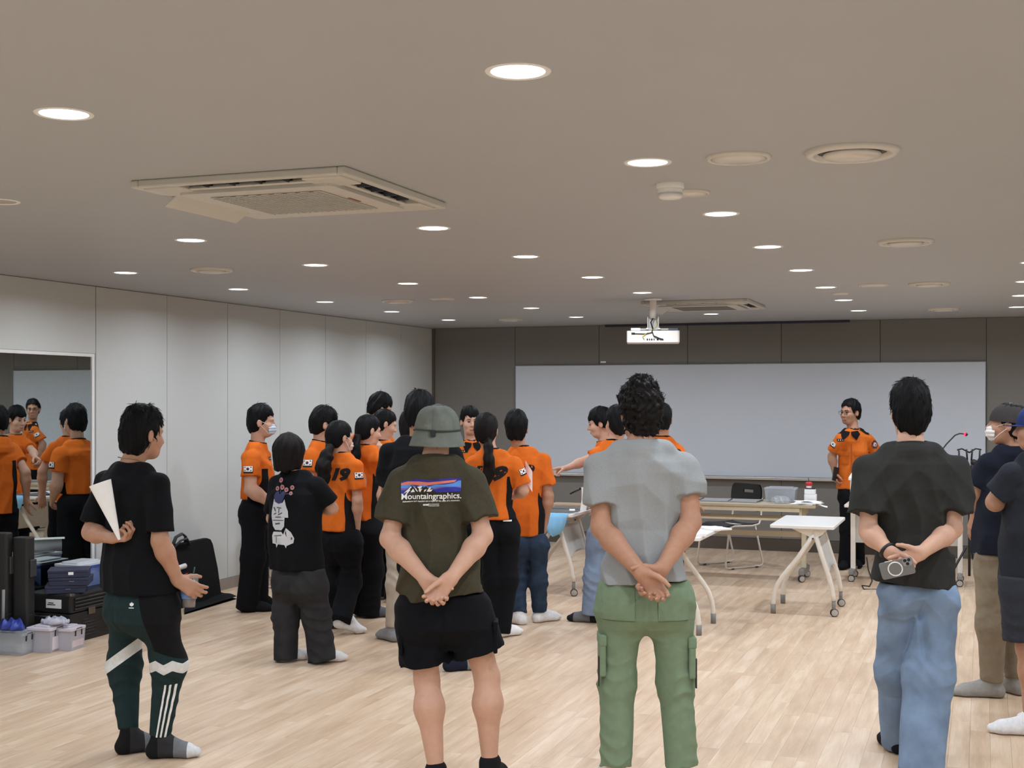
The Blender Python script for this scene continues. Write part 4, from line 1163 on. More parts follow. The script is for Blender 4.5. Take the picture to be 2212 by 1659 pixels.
# hat: crown of six sewn panels, band and brim
M_HAT = cloth('washed_grey_canvas', (112, 118, 111), .16, 24)
hc = p.P((0, -.008, .036))
R = p.R; fmat = Matrix(R.tolist()).to_4x4(); fmat.translation = Vector(hc); fmat = fmat @ Matrix.Rotation(math.radians(-4), 4, 'X')
hat = empty('bucket_hat', (0, 0, 0)); hat.parent = p.root; hat.matrix_basis = fmat
for k in range(6):
    vs = []; fs = []; NA, NP = 10, 9
    for i in range(NP+1):
        t = i/NP; z = -.035+.118*math.sin(t*1.45)/math.sin(1.45); r0 = .106*math.cos(t*1.50)**.62 if t < 1 else .012
        for j in range(NA+1):
            u = j/NA; a = math.radians(60*(k+u)+12); sag = -.006*(1-min(1, abs(u-.5)*2.0)**.5)*0-.0045*(abs(u-.5)*2)**6
            w = .0025*math.sin(9*a+7*t)*math.sin(3.1*t)
            vs.append(((r0+sag+w)*.97*math.cos(a), (r0+sag+w)*1.16*math.sin(a), z))
    fs = [(i*(NA+1)+j, i*(NA+1)+j+1, (i+1)*(NA+1)+j+1, (i+1)*(NA+1)+j) for i in range(NP) for j in range(NA)]
    MB().raw(vs, fs, True).build('crown_panel', M_HAT, hat)
brim = []
for r, z in ((.103, -.030), (.106, -.040), (.112, -.056), (.120, -.078), (.127, -.098), (.128, -.101), (.124, -.102), (.117, -.080), (.108, -.060), (.102, -.044)):
    brim.append([((r+.002*math.sin(5*a))*.98*math.cos(a), (r+.002*math.sin(5*a))*1.12*math.sin(a), z+.004*math.sin(2*a+1)) for a in [2*math.pi*k/48 for k in range(48)]])
vs = [v for ring in brim for v in ring]; n = 48
MB().raw(vs, [(i*n+k, i*n+(k+1) % n, (i+1)*n+(k+1) % n, (i+1)*n+k)[::-1] for i in range(len(brim)-1) for k in range(n)], True).build('brim', M_HAT, hat)
MB().tube([(.1075*.97*math.cos(a), .1075*1.16*math.sin(a), -.030+.004*math.sin(2*a+1)) for a in [2*math.pi*k/48 for k in range(49)]], .0035, 6, False).build('band_seam', cloth('hat_seam', (70, 76, 70)), hat)
MB().bbox((-.024, -.128, -.044), (.022, .006, .030)).build('buckle', M_BLACK, hat, bevel=.003)
MB().lathe([(.0005, .086), (.011, .084), (.012, .078)], 12).build('button', M_HAT, hat)
p.hair('short', None, .006, .93, -.040, .05, -.0, 1.0, .003, strands=100)
# print across the shoulders
tr = p.bvh(); o0 = p.loc(931, 1063, -.12); S = p.m; nU, nV = V3((1, 0, 0)), V3((0, 0, 1))
def pp(x, y): return ((x-931)*S*1.0, (1063-y+ (x-931)*.02)*S)
def layer(name, pts, col, e): 
    vs, fs = poly2([pp(*q) for q in pts]); vs, fs = subdiv2(vs, fs, 4 if len(pts) > 6 and 'snow' not in name else 2); p.stick(name, vs, fs, o0, nU, nV, ink(col), e, tr)
layer('print_sky', [(866, 1041), (866, 1064), (994, 1062), (994, 1036), (960, 1035), (930, 1038), (900, 1036)], (52, 44, 140), .0022)
layer('print_cloud', [(866, 1044), (880, 1041), (905, 1041), (925, 1043), (950, 1041), (985, 1039), (980, 1044), (955, 1046), (935, 1048), (920, 1050), (890, 1048), (866, 1048)], (214, 122, 98), .0032)
layer('print_far_hill', [(866, 1048), (884, 1047), (900, 1052), (912, 1046), (925, 1052), (940, 1048), (960, 1048), (978, 1046), (988, 1041), (994, 1041), (994, 1055), (866, 1058)], (88, 140, 214), .0032)
layer('print_ridge', [(866, 1055), (890, 1056), (935, 1057), (950, 1053), (975, 1053), (994, 1055), (994, 1062), (866, 1068)], (112, 92, 160), .0040)
layer('print_near_hill', [(866, 1059), (880, 1060), (940, 1058), (960, 1054), (980, 1054), (994, 1057), (994, 1064), (866, 1066)], (48, 52, 158), .0048)
layer('print_peak', [(869, 1066), (880, 1056), (888, 1049), (895, 1055), (899, 1051), (904, 1055), (910, 1049), (915, 1054), (920, 1051), (924, 1056), (929, 1053), (938, 1062), (944, 1066)], (40, 38, 34), .0056)
for q in ([(871, 1066), (880, 1058), (887, 1051), (889, 1053), (884, 1058), (886, 1059), (880, 1066), (877, 1066), (880, 1062)], [(886, 1064), (892, 1056), (896, 1063)],
          [(892, 1051), (899, 1056), (903, 1063), (899, 1061), (896, 1056)], [(901, 1053), (910, 1050), (912, 1052), (907, 1057), (912, 1056), (907, 1064), (904, 1060), (905, 1056)],
          [(915, 1064), (916, 1059), (921, 1057), (919, 1061)], [(921, 1063), (923, 1059), (928, 1053), (931, 1055), (927, 1059), (934, 1058), (930, 1063)]):
    layer('print_snow', q, (232, 232, 230), .0064)
for name, txt, size, cx, cy, fit, bold in (('print_title', 'Mountaingraphics.', .05, 931, 1073, 127*S, .0008), ('print_caption', "Adventure isn't hanging on a rope off the side of a mountain.", .014, 931, 1083, 122*S, .0003),
                                           ('print_tag', 'GORE', .012, 919, 1091, 12*S, .0008), ('print_tag', 'Mountaingraphics', .012, 936, 1089.5, 23*S, .0002), ('print_tag', 'Adventure club', .012, 936, 1093, 23*S, .0002)):
    vs, fs = text2(txt, size, bold, 0, 1, fit); dx, dy = pp(cx, cy)
    if name == 'print_title': vs, fs = subdiv2(vs, fs, 1)
    p.stick(name, [(v[0]+dx, v[1]+dy+v[0]*.02) for v in vs], fs, o0, nU, nV, INK_W, .0064, tr)
P2 = p

# 3 curly hair, grey T-shirt, green cargo trousers
p = Person('man with curly hair, grey T-shirt and green cargo trousers, hands clasped behind', 5.72, 1395, 0, 1.77,
    dict(head=(1382, 890, .03), neck=(1384, 958, -.01), shL=(1297, 1004, 0), shR=(1482, 1000, 0), elL=(1299, 1140, -.05), wrL=(1384, 1236, -.20),
         elR=(1492, 1128, -.05), wrR=(1430, 1228, -.175), pelvis=(1394, 1270, 0), hipL=(1341, 1290, 0), hipR=(1446, 1288, 0),
         knL=(1334, 1472, .02), knR=(1459, 1472, .02), anL=(1331, 1640, -.02), anR=(1471, 1640, -.02)), .088)
p.head(-10, 0, 0, 1.08, SKIN2, .005)
p.arms(dict(L=dict(f=(.60, -.1, -.72), n=(-.2, -1, .0), curl=(.52, .60, .66, .72), spread=.05, thumb=(.75, .5, .3), tcurl=.3),
            R=dict(f=(-.62, -.05, -.68), n=(.1, -1, -.1), curl=(.66, .66, .68, .70), spread=.1, thumb=(.45, .85, .1), tcurl=.25)), .0038, 1.05)
p.finish_body()
p.hair('curly', HAIRB, .0042, 1.03, -.092, .05, .0, 3.0, .0075, .014, .004, strands=1000)
M_GREYT = cloth('grey_heather', (150, 153, 154), .13, 330)
p.shirt([(1045, 1302, 1480), (1090, 1305, 1474), (1140, 1308, 1472), (1190, 1305, 1476), (1250, 1300, 1488)], 1252, dict(L=(.66, .074, .086), R=(.56, .074, .076)), M_GREYT, .64, .006, 7.0, .009, shr=.058,
        collar=(M_GREYT, .0045), hemfn=lambda X, Y: .008*np.clip(X/.15, -1, 1)+.005*np.sin(X*17+1))
M_GREEN = cloth('green_ripstop', (119, 138, 112), .08, 30)
p.trousers(M_GREEN, 1252, dict(L=(.100, .077, .072), R=(.100, .077, .072)), dict(L=.085, R=.085), [(1250, 1302, 1487), (1290, 1291, 1494), (1330, 1289, 1496)], .0055, 9.0, .0062, depth=.66)
tr = p.bvh(p.pants_o)
for cx in (1337, 1455):
    vs, fs = grid2(66*p.m, 70*p.m, 8, 8); o = p.loc(cx, 1306, -.12)
    pk = p.stick('back_pocket', vs, fs, o, (1, 0, 0), (0, 0, 1), M_GREEN, .004, tr)
    for y0 in (-35*p.m,): 
        vs, fs = grid2(66*p.m, .002, 8, 1, -33*p.m, y0); p.stick('stitch_line', vs, fs, o, (1, 0, 0), (0, 0, 1), ink((66, 84, 64)), .0055, tr, parent=pk)
for a, q, pyy in (('L', -1, 1395), ('R', 1, 1400)):
    c = p.loc(1300 if a == 'L' else 1492, pyy+20, 0)
    MB().bbox((0, 0, 0), (.030, .13, .17)).build('cargo_pocket', M_GREEN, p.root, c, None, .008)
    MB().bbox((0, 0, 0), (.036, .135, .05)).build('pocket_flap', M_GREEN, p.root, c+V3((0, 0, .075)), None, .006)
    MB().bbox((0, 0, 0), (.006, .02, .13)).build('zip', M_BLACK, p.root, c+V3((q*.017, -.05, -.06)))
MB().bbox((0, 0, 0), (.012, .02, .022)).build('side_label', M_BLACK, p.root, p.loc(1490, 1310, -.04))
p.feet(dict(L=-10, R=10), (206, 198, 188), res=.006)
P3 = p

# 4 charcoal T-shirt, washed wide jeans, phone
p = Person('man in charcoal T-shirt and wide washed jeans holding a phone behind his back', 5.98, 1982, 0, 1.76,
    dict(head=(1965, 890, .03), neck=(1966, 962, -.01), shL=(1878, 1010, 0), shR=(2060, 1008, 0), elL=(1876, 1148, -.05), wrL=(1921, 1192, -.17),
         elR=(2058, 1143, -.05), wrR=(1990, 1194, -.19), pelvis=(1982, 1265, 0), hipL=(1939, 1290, .03), hipR=(2026, 1290, -.02),
         knL=(1936, 1450, .14), knR=(2006, 1455, -.02), anL=(1940, 1578, .26), anR=(1993, 1618, -.10)), .092)
p.head(4, -2, 0, 1.06, SKIN, .005)
p.arms(dict(L=dict(f=(.75, -.1, -.62), n=(-.5, -.7, -.12), curl=(.75, .8, .85, .9), spread=.1, thumb=(.8, .5, .3)),
            R=dict(f=(-.86, -.15, -.36), n=(.05, -1, .1), curl=(.20, .52, .58, .62), spread=.3, thumb=(.75, .7, .15), tcurl=.15)), .0038, .96)
p.finish_body()
p.hair('short', None, .0045, 1.0, -.090, .05, -.0, 4.0, .0035, .016, .002, strands=1700)
M_CHAR = cloth('charcoal_cotton', (46, 46, 44), .09)
p.shirt([(1055, 1878, 2062), (1100, 1884, 2052), (1150, 1890, 2046), (1200, 1892, 2054), (1262, 1892, 2064)], 1262, dict(L=(.74, .080, .098), R=(.76, .080, .100)), M_CHAR, .66, .006, 11.0, .0085, shr=.062, neckcut=.066,
        collar=(M_CHAR, .0065), hemfn=lambda X, Y: -.02*np.clip(X/.18, -1, 1))
p.trousers(M_WJEANS, 1258, dict(L=(.090, .092, .082), R=(.094, .110, .102)), dict(L=.030, R=.012), [(1256, 1902, 2062), (1285, 1902, 2066)], .006, 6.0, .008, depth=.68, k=.010, cre=.35, seam=.016)
p.feet(dict(L=-6, R=22), (22, 22, 24), 'shoe', res=.007, m=cloth('black_slip_on', (24, 24, 27)), cuff=0)
c = p.J['wrL']; d = unit(p.J['wrL']-p.J['elL']); sx = unit(np.cross(d, (0, 1, 0))); sy = np.cross(d, sx)
MB().tube([tuple(c-d*.012+(sx*math.cos(t)+sy*math.sin(t)*.85)*.035) for t in [2*math.pi*k/20 for k in range(21)]], .009, 8, False).build('wristband', M_BLACK, p.root)
P4 = p
# ------------------------------------------------------------------ the woman with the printed black T-shirt
p = Person('woman with bob hair, black T-shirt with vase print and wide charcoal jeans', 8.37, 650, 22, 1.47,
    dict(head=(625, 976, 0), neck=(636, 1022, 0), shL=(600, 1052, .06), shR=(684, 1052, -.06), elL=(588, 1120, .14), wrL=(612, 1130, .22), elR=(718, 1098, -.02), wrR=(694, 1104, .14),
         pelvis=(640, 1225, 0), hipL=(617, 1240, .03), hipR=(670, 1240, -.03), knL=(618, 1330, .04), knR=(684, 1330, 0), anL=(618, 1410, .02), anR=(694, 1410, -.02)))
p.head(-2, -8, 0, .96, SKIN, .007, True)
p.arms(dict(L=dict(n=(0, 0, -1)), R=dict(f=(-.6, .8, 0), n=(0, 0, -1), curl=(.5, .5, .5, .5))), .006)
p.finish_body()
p.hair('bob', HAIRB, .006, 1.0, -.13, .05, .06, 3.0, .0035)
p.shirt([(1065, 584, 700), (1110, 579, 697), (1160, 580, 690), (1230, 586, 698)], 1229, dict(L=(.8, .062, .066), R=(.80, .064, .066)), M_BLKC, .66, .008, 4.0, .005, collar=(M_BLKC, .005))
M_CJEANS = cloth('charcoal_jeans', (47, 47, 49), .3, 10)
p.trousers(M_CJEANS, 1226, dict(L=(.090, .082, .076), R=(.094, .090, .092)), dict(L=.012, R=.012), [(1226, 594, 700), (1255, 594, 708), (1275, 594, 710)], .008, 5.0, .008, depth=.78)
p.feet(dict(L=60, R=70), (226, 226, 226), res=.007)
tr = p.bvh(); o0 = p.loc(605, 1100, -.15); S = p.m; nn = p.inv@V3((-.12, -1, 0)); uxx = np.cross((0, 0, 1), nn)
def dr(name, pts, col, e, sub=1):
    vs, fs = poly2([((x-605)*S*1.02, (1100-y)*S) for x, y in pts]); vs, fs = subdiv2(vs, fs, sub+2); return p.stick(name, vs, fs, o0, uxx, (0, 0, 1), ink(col), e, tr)
dr('print_vase', [(583, 1080), (590, 1088), (605, 1088), (610, 1080), (613, 1093), (618, 1105), (619, 1119), (611, 1119), (610, 1138), (604, 1146), (588, 1146), (582, 1138), (579, 1119), (579, 1105)], (198, 200, 204), .003)
dr('print_base', [(584, 1150), (604, 1149), (608, 1155), (614, 1141), (626, 1150), (634, 1162), (632, 1172), (616, 1179), (615, 1184), (611, 1177), (596, 1176), (592, 1184), (590, 1176), (582, 1175), (581, 1158)], (204, 205, 208), .003)
dr('print_base_gap', [(612, 1152), (614, 1145), (616, 1160)], (40, 42, 60), .0045, 0)
for q in ([(583, 1098), (586, 1097), (590, 1106), (588, 1107)], [(592, 1097), (602, 1098), (602, 1100), (592, 1099)], [(596, 1100), (598, 1100), (597, 1110), (595, 1110)], [(584, 1112), (590, 1109), (591, 1111), (585, 1114)],
          [(594, 1113), (604, 1108), (605, 1110), (595, 1115)], [(588, 1118), (602, 1117), (602, 1119), (588, 1120)], [(582, 1125), (609, 1124), (609, 1125.5), (582, 1126.5)], [(588, 1132), (600, 1130), (600, 1133), (588, 1135)],
          [(586, 1158), (604, 1156), (604, 1157.5), (586, 1159.5)], [(591, 1160), (592.5, 1160), (592.5, 1174), (591, 1174)], [(626, 1160), (629, 1160), (629, 1165), (626, 1165)]):
    dr('print_line', q, (74, 78, 92), .0045, 0)
dr('print_leaves', [(586, 1086), (583, 1074), (588, 1066), (594, 1063), (598, 1070), (606, 1062), (612, 1068), (608, 1078), (604, 1088), (596, 1090)], (52, 56, 96), .0045)
for q in ([(598, 1066), (600, 1046), (601.5, 1046), (600.5, 1066)], [(604, 1068), (618, 1060), (619, 1061.5), (605, 1070)], [(606, 1068), (630, 1067), (630, 1068.5), (606, 1070)]): dr('print_stem', q, (58, 60, 92), .0045, 0)
for cx, cy, r in ((598, 1040, 5.5), (590, 1058, 5), (602.5, 1055, 5.5), (613, 1060, 5), (626.5, 1055, 5), (625, 1067, 4)):
    vs, fs = disc2(r*S, 10, (cx-605)*S, (1100-cy)*S); q = p.stick('print_flower', vs, fs, o0, uxx, (0, 0, 1), ink((176, 124, 120)), .0052, tr)
    vs, fs = disc2(r*S*.4, 8, (cx-605)*S, (1100-cy)*S); p.stick('flower_centre', vs, fs, o0, uxx, (0, 0, 1), ink((110, 52, 62)), .0062, tr, parent=q)

# ------------------------------------------------------------------ people in orange
UC = (M_TRIM, .0075)
# masked man by the left wall
p = Person('masked man in orange uniform shirt and black trousers beside the left wall', 10.4, 552, 72, 1.74,
    dict(head=(566, 912, 0), neck=(556, 962, 0), shR=(543, 992, -.17), shL=(566, 992, .17), elR=(541, 1058, -.20), wrR=(588, 1088, -.14), elL=(575, 1058, .2), wrL=(600, 1088, .12),
         pelvis=(548, 1095, 0), hipL=(552, 1105, .09), hipR=(547, 1105, -.09), knL=(556, 1200, .09), knR=(547, 1205, -.09), anL=(556, 1284, .06), anR=(535, 1298, -.06)))
p.head(14, -2, 0, 1.05, SKIN, .006)
p.arms(dict(R=dict(n=(0, .9, -.3), curl=(.4, .4, .4, .4)), L=dict(n=(0, -1, 0))), .006, 1.15); p.finish_body()
p.hair('short', None, .006, 1.0, -.075, .045, -.005, 1.0, .004, .014, slant=.4)
p.shirt([(1005, 524, 590), (1035, 523, 592), (1060, 524, 590), (1078, 526, 585)], 1078, dict(R=(.62, .072, .080), L=(.62, .072, .080)), M_UNI, .80, .008, 3.0, .006, attrs=uni_attrs, collar=UC, stand=.028)
p.trousers(M_BPANTS, 1074, (.098, .092, .088), dict(L=.03, R=.02), [(1072, 522, 586), (1100, 516, 584), (1130, 516, 582)], .009, 3.0, .005, depth=1.0)
p.feet(dict(L=80, R=82), (24, 24, 28), res=.008); flag(p, 'R', .40, 186); name_tag(p, 584, 990, .07, 125); mask(p, (196, 210, 232))
# man with glasses behind the bob-haired woman
p = Person('man in orange shirt with glasses and pale mask behind the bob-haired woman', 10.0, 702, 62, 1.68,
    dict(head=(702, 917, 0), neck=(692, 960, 0), shR=(672, 985, -.12), shL=(714, 985, .14), elR=(668, 1045, -.16), wrR=(690, 1080, -.06)))
p.head(10, -10, 0, 1.05, SKIN, .006, True)
p.arms(dict(R=dict(n=(0, 1, 0)), L=dict(n=(0, 1, 0))), .007); p.finish_body()
p.hair('short', None, .006, 1.02, -.07, .04, .0, 2.0, .004, .010); mask(p, (214, 190, 186)); glasses(p)
p.shirt([(1000, 664, 726), (1060, 664, 728), (1130, 666, 728)], 1135, dict(R=(.62, .068, .074), L=(.62, .068, .074)), M_UNI, .72, .009, 1.0, .005, attrs=uni_attrs, collar=UC, stand=.028)
p.trousers(M_BPANTS, 1125, (.085, .07, .07), dict(L=.03, R=.03), [(1125, 668, 726), (1150, 668, 726)], .01, 1.0, .005, depth=.8)
p.feet(dict(L=60, R=60), (205, 205, 205), res=.009); flag(p, 'R', .30, 192)
# woman with wavy ponytail
p = Person('woman in orange shirt with long wavy ponytail and mask, one white sock heel raised', 9.5, 732, 28, 1.55,
    dict(head=(735, 945, 0), neck=(738, 985, 0), shL=(702, 1012, .07), shR=(768, 1012, -.08), elL=(690, 1080, .1), wrL=(706, 1120, .24), elR=(772, 1082, -.09), wrR=(772, 1138, -.02),
         pelvis=(735, 1150, 0), hipL=(716, 1165, .04), hipR=(757, 1165, -.04), knL=(718, 1262, .08), knR=(757, 1258, .02), anL=(722, 1342, .12), anR=(738, 1328, -.16)))
p.head(22, -10, 0, 1.0, SKIN, .006)
p.arms(dict(L=None, R=dict(n=(-1, 0, 0))), .006, .95); p.finish_body()
p.hair('short', None, .006, .98, -.085, .04, .0, 5.0, .002, .0); mask(p, (214, 204, 204))
p.ponytail([(712, 966, -.10), (706, 985, -.16), (698, 1008, -.19), (700, 1030, -.18), (704, 1048, -.16)], [.030, .042, .052, .044, .014], HAIRB, .006, 2.0)
p.shirt([(1030, 702, 768), (1065, 700, 764), (1100, 698, 766), (1144, 694, 770)], 1146, dict(L=(.7, .058, .066), R=(.70, .060, .072)), M_UNI, .66, .008, 6.0, .006, attrs=uni_attrs, collar=UC, stand=.028)
p.trousers(M_BPANTS, 1142, dict(L=(.082, .075, .08), R=(.088, .078, .082)), dict(L=.02, R=.10), [(1140, 698, 770), (1170, 694, 780), (1190, 694, 780)], .009, 4.0, .005, depth=.74)
p.feet(dict(L=60, R=70), (228, 228, 230), res=.007, lift=dict(R=.05)); flag(p, 'R', .28, 150, .07); back_mark(p, p.zrow(1012), .26, .02)
# second ponytail, hand to her mouth
p = Person('woman in orange shirt with dark ponytail touching her mouth', 10.1, 790, 38, 1.60,
    dict(head=(797, 930, 0), neck=(792, 968, 0), shL=(772, 992, .08), shR=(822, 992, -.10), elR=(826, 1040, .0), wrR=(820, 985, .16), elL=(770, 1060, .12), wrL=(790, 1100, .2),
         pelvis=(790, 1130, 0), anL=(782, 1302, .05), anR=(800, 1312, -.03), hipL=(776, 1150, .05), hipR=(806, 1150, -.05)))
p.head(18, -12, 0, 1.0, SKIN, .006)
p.arms(dict(L=None, R=dict(f=(0, .1, 1), n=(-.7, .7, 0), curl=(.4, .4, .5, .6))), .006, .95); p.finish_body()
p.hair('short', None, .006, .98, -.08, .04, .0, 6.0, .002); p.ponytail([(774, 944, -.10), (768, 965, -.15), (768, 985, -.16), (775, 1004, -.14)], [.028, .036, .034, .012], HAIR, .007, 5.0)
p.shirt([(1010, 776, 824), (1050, 776, 822), (1090, 776, 820), (1125, 776, 822)], 1124, dict(L=(.7, .056, .064), R=(.7, .058, .066)), M_UNI, .72, .009, 8.0, .006, attrs=uni_attrs, collar=UC, stand=.028)
p.trousers(M_BPANTS, 1118, (.085, .075, .08), dict(L=.015, R=.015), [(1118, 770, 826), (1150, 766, 828)], .01, 7.0, .005, depth=.8)
p.feet(dict(L=70, R=75), (96, 98, 104), res=.008); flag(p, 'R', .5, 120, .06)
# man beyond her looking down to the right
p = Person('short-haired man in orange shirt bending his head at the far side of the group', 10.9, 838, 52, 1.62,
    dict(head=(832, 916, 0), neck=(830, 958, 0), shL=(812, 982, .1), shR=(850, 982, -.1)))
p.head(20, -18, 0, 1.0, SKIN, .007); p.arms({}, .008); p.finish_body()
p.hair('short', None, .007, .98, -.07, .045, .0, 7.0, .003)
p.shirt([(1000, 812, 858), (1050, 812, 858), (1110, 812, 860)], 1110, dict(L=(.62, .062, .07), R=(.62, .062, .07)), M_UNI, .72, .01, 9.0, .005, attrs=uni_attrs, collar=UC, stand=.028)
p.trousers(M_BPANTS, 1105, (.085, .07, .07), dict(L=.03, R=.03), [(1105, 814, 858), (1130, 812, 860)], .011, 2.0, .004, depth=.8)
p.feet(dict(L=50, R=50), (150, 152, 156), res=.009)
# the tallest head at the back of the group
p = Person('tall black-haired man in orange at the back of the left group', 11.4, 815, 40, 1.77,
    dict(head=(822, 884, 0), neck=(806, 925, 0), shL=(776, 945, .1), shR=(832, 950, -.1)))
p.head(28, -16, 0, 1.02, SKIN2, .007); p.arms({}, .008); p.finish_body()
p.hair('short', None, .0065, 1.03, -.05, .04, -.01, 9.0, .005, .016)
p.shirt([(965, 776, 832), (1020, 776, 832), (1080, 778, 832)], 1085, dict(L=(.62, .066, .074), R=(.62, .066, .074)), M_UNI, .72, .01, 2.0, .005, attrs=uni_attrs, collar=UC, stand=.028)
p.trousers(M_BPANTS, 1080, (.085, .07, .07), dict(L=.03, R=.03), [(1080, 780, 830), (1110, 778, 832)], .011, 2.0, .004, depth=.8)
p.feet(dict(L=50, R=50), (150, 152, 156), res=.009)
# black T-shirt man right behind the bucket hat
p = Person('broad man in black T-shirt standing right behind the bucket-hat man', 8.12, 940, 14, 1.75,
    dict(head=(908, 892, 0), neck=(906, 948, 0), shL=(842, 985, .04), shR=(976, 982, -.04), elL=(836, 1080, .05), wrL=(880, 1130, .2), elR=(990, 1080, .02), wrR=(950, 1130, .2),
         pelvis=(925, 1190, 0), hipL=(900, 1205, 0), hipR=(955, 1205, 0), anL=(905, 1420, .05), anR=(980, 1426, -.02)))
p.head(10, -6, 0, 1.03, SKIN2, .006); p.arms({}, .007); p.finish_body()
p.hair('short', None, .0055, 1.02, -.08, .05, .0, 2.0, .004, .012)
p.shirt([(1010, 838, 985), (1070, 836, 985), (1130, 838, 982), (1190, 840, 980)], 1195, dict(L=(.72, .074, .084), R=(.72, .074, .084)), M_BLKC, .64, .009, 3.0, .006, collar=(M_BLKC, .005))
p.trousers(M_BPANTS, 1190, (.095, .08, .07), dict(L=.10, R=.10), [(1188, 858, 985), (1230, 856, 986)], .01, 2.0, .005, depth=.7)
p.feet(dict(L=30, R=72), (30, 34, 50), res=.007, bands=[(.5, .8, (132, 136, 140)), (.8, 1.0, (190, 190, 190))])
# orange shirt and beige trousers, mostly hidden
p = Person('dark-haired person in orange shirt and beige trousers hidden behind the black T-shirt man', 9.1, 868, 14, 1.60,
    dict(head=(890, 922, 0), neck=(886, 965, 0), shL=(842, 1000, .05), shR=(926, 1000, -.05), elL=(826, 1070, .06), wrL=(838, 1100, .2), pelvis=(878, 1150, 0), hipL=(858, 1165, 0), hipR=(900, 1165, 0), anL=(848, 1360, -.02), anR=(900, 1345, .1)))
p.head(0, -8, 0, 1.0, SKIN, .007); p.arms(dict(R=None), .007); p.finish_body()
p.hair('short', HAIRB, .007, 1.0, -.09, .04, .0, 3.0, .003)
p.shirt([(1020, 846, 924), (1080, 846, 922), (1140, 848, 920)], 1145, dict(L=(.62, .060, .068), R=(.62, .060, .068)), M_UNI, .66, .01, 5.0, .005, attrs=uni_attrs, collar=UC, stand=.028)
p.trousers(cloth('beige_chino', (186, 174, 158), .12, 14), 1140, (.080, .062, .052), dict(L=.10, R=.10), [(1140, 842, 920), (1170, 838, 922)], .009, 6.0, .006, depth=.72)
p.feet(dict(L=-40, R=30), (140, 142, 146), res=.008)
# officer facing the camera between heads
p = Person('officer in orange shirt with black collar facing the camera behind the bucket hat', 11.9, 1020, 172, 1.64,
    dict(head=(1015, 911, 0), neck=(1018, 954, .02), shL=(1046, 976, .02), shR=(990, 976, -.02)))
p.head(-8, -2, 0, 1.03, SKIN, .006, True, True); p.arms({}, .008); p.finish_body()
p.hair('short', None, .006, 1.02, -.05, .046, .0, 4.0, .004, .012, slant=.6)
p.shirt([(995, 990, 1046), (1050, 990, 1046), (1110, 990, 1046)], 1112, dict(L=(.62, .062, .072), R=(.62, .062, .072)), M_UNIP, .66, .009, 5.0, .005, neckcut=.06)
p.trousers(M_BPANTS, 1108, (.085, .07, .075), dict(L=.03, R=.03), [(1108, 992, 1044), (1140, 990, 1046)], .011, 2.0, .004, depth=.74)
p.feet(dict(L=170, R=180), (24, 24, 28), res=.009); name_tag(p, 1003, 974, .065, 178)
OFFICER1 = p
# woman with long straight ponytail seen from behind
p = Person('woman in orange shirt with long straight ponytail down her back', 9.26, 1072, 6, 1.60,
    dict(head=(1051, 930, 0), neck=(1060, 978, 0), shL=(1022, 1004, .02), shR=(1112, 1004, -.02), elL=(1012, 1065, .02), wrL=(1035, 1100, .2), elR=(1130, 1060, .0), wrR=(1110, 1072, .2),
         pelvis=(1078, 1135, 0), hipL=(1060, 1150, 0), hipR=(1098, 1150, 0), anL=(1064, 1342, .0), anR=(1084, 1352, -.02), knR=(1096, 1250, 0), knL=(1066, 1250, 0)))
p.head(4, -6, 0, 1.02, SKIN, .006); p.arms(dict(L=None, R=dict(f=(-.6, .8, .1), n=(0, .4, -1))), .006); p.finish_body()
p.hair('short', HAIRB, .006, 1.0, -.085, .04, .0, 4.0, .0022, .0)
p.ponytail([(1054, 952, -.09), (1055, 968, -.14), (1056, 995, -.16), (1057, 1025, -.15), (1054, 1050, -.14)], [.032, .034, .040, .034, .012], HAIRB, .0055, 3.0)
p.shirt([(1020, 1026, 1110), (1055, 1028, 1106), (1090, 1030, 1104), (1120, 1030, 1112)], 1121, dict(L=(.62, .060, .068), R=(.78, .060, .070)), M_UNI, .66, .008, 3.0, .006, attrs=uni_attrs, collar=UC, stand=.028)
p.trousers(M_BPANTS, 1114, (.085, .075, .07), dict(L=.03, R=.03), [(1114, 1034, 1116), (1150, 1030, 1120)], .009, 4.0, .005, depth=.72)
p.feet(dict(L=30, R=50), (228, 228, 230), res=.008); back_mark(p, p.zrow(1010), .30, .0); flag(p, 'R', .32, 140, .065)
vs, fs = grid2(.06, .022, 3, 2); p.stick('pocket_card', vs, fs, p.loc(1095, 1124, -.12), (1, 0, 0), (0, 0, 1), INK_W, .004, p.bvh(p.pants_o))
# man in jeans
p = Person('man in orange shirt and dark blue jeans with white socks, back turned', 9.8, 1142, 4, 1.68,
    dict(head=(1116, 926, 0), neck=(1124, 972, 0), shL=(1094, 1000, 0), shR=(1172, 1000, 0), elL=(1092, 1070, 0), wrL=(1100, 1110, .15), elR=(1184, 1072, -.02), wrR=(1178, 1126, .02),
         pelvis=(1144, 1165, 0), hipL=(1124, 1175, 0), hipR=(1162, 1175, 0), knL=(1118, 1255, .05), knR=(1162, 1255, .03), anL=(1122, 1330, -.03), anR=(1166, 1322, .06)))
p.head(2, -4, 0, 1.04, SKIN2, .006); p.arms(dict(L=None, R=dict(n=(-1, 0, 0))), .006); p.finish_body()
p.hair('short', None, .0055, 1.0, -.078, .05, .0, 8.0, .004, .012)
p.shirt([(1030, 1098, 1176), (1070, 1098, 1174), (1110, 1100, 1174), (1156, 1102, 1172)], 1157, dict(L=(.62, .064, .072), R=(.72, .064, .074)), M_UNI, .66, .008, 4.0, .006, attrs=uni_attrs, collar=UC, stand=.028)
p.trousers(M_JEANS, 1150, dict(L=(.080, .066, .058), R=(.080, .066, .060)), dict(L=.085, R=.085), [(1150, 1104, 1172), (1180, 1102, 1180)], .008, 3.0, .007, depth=.75)
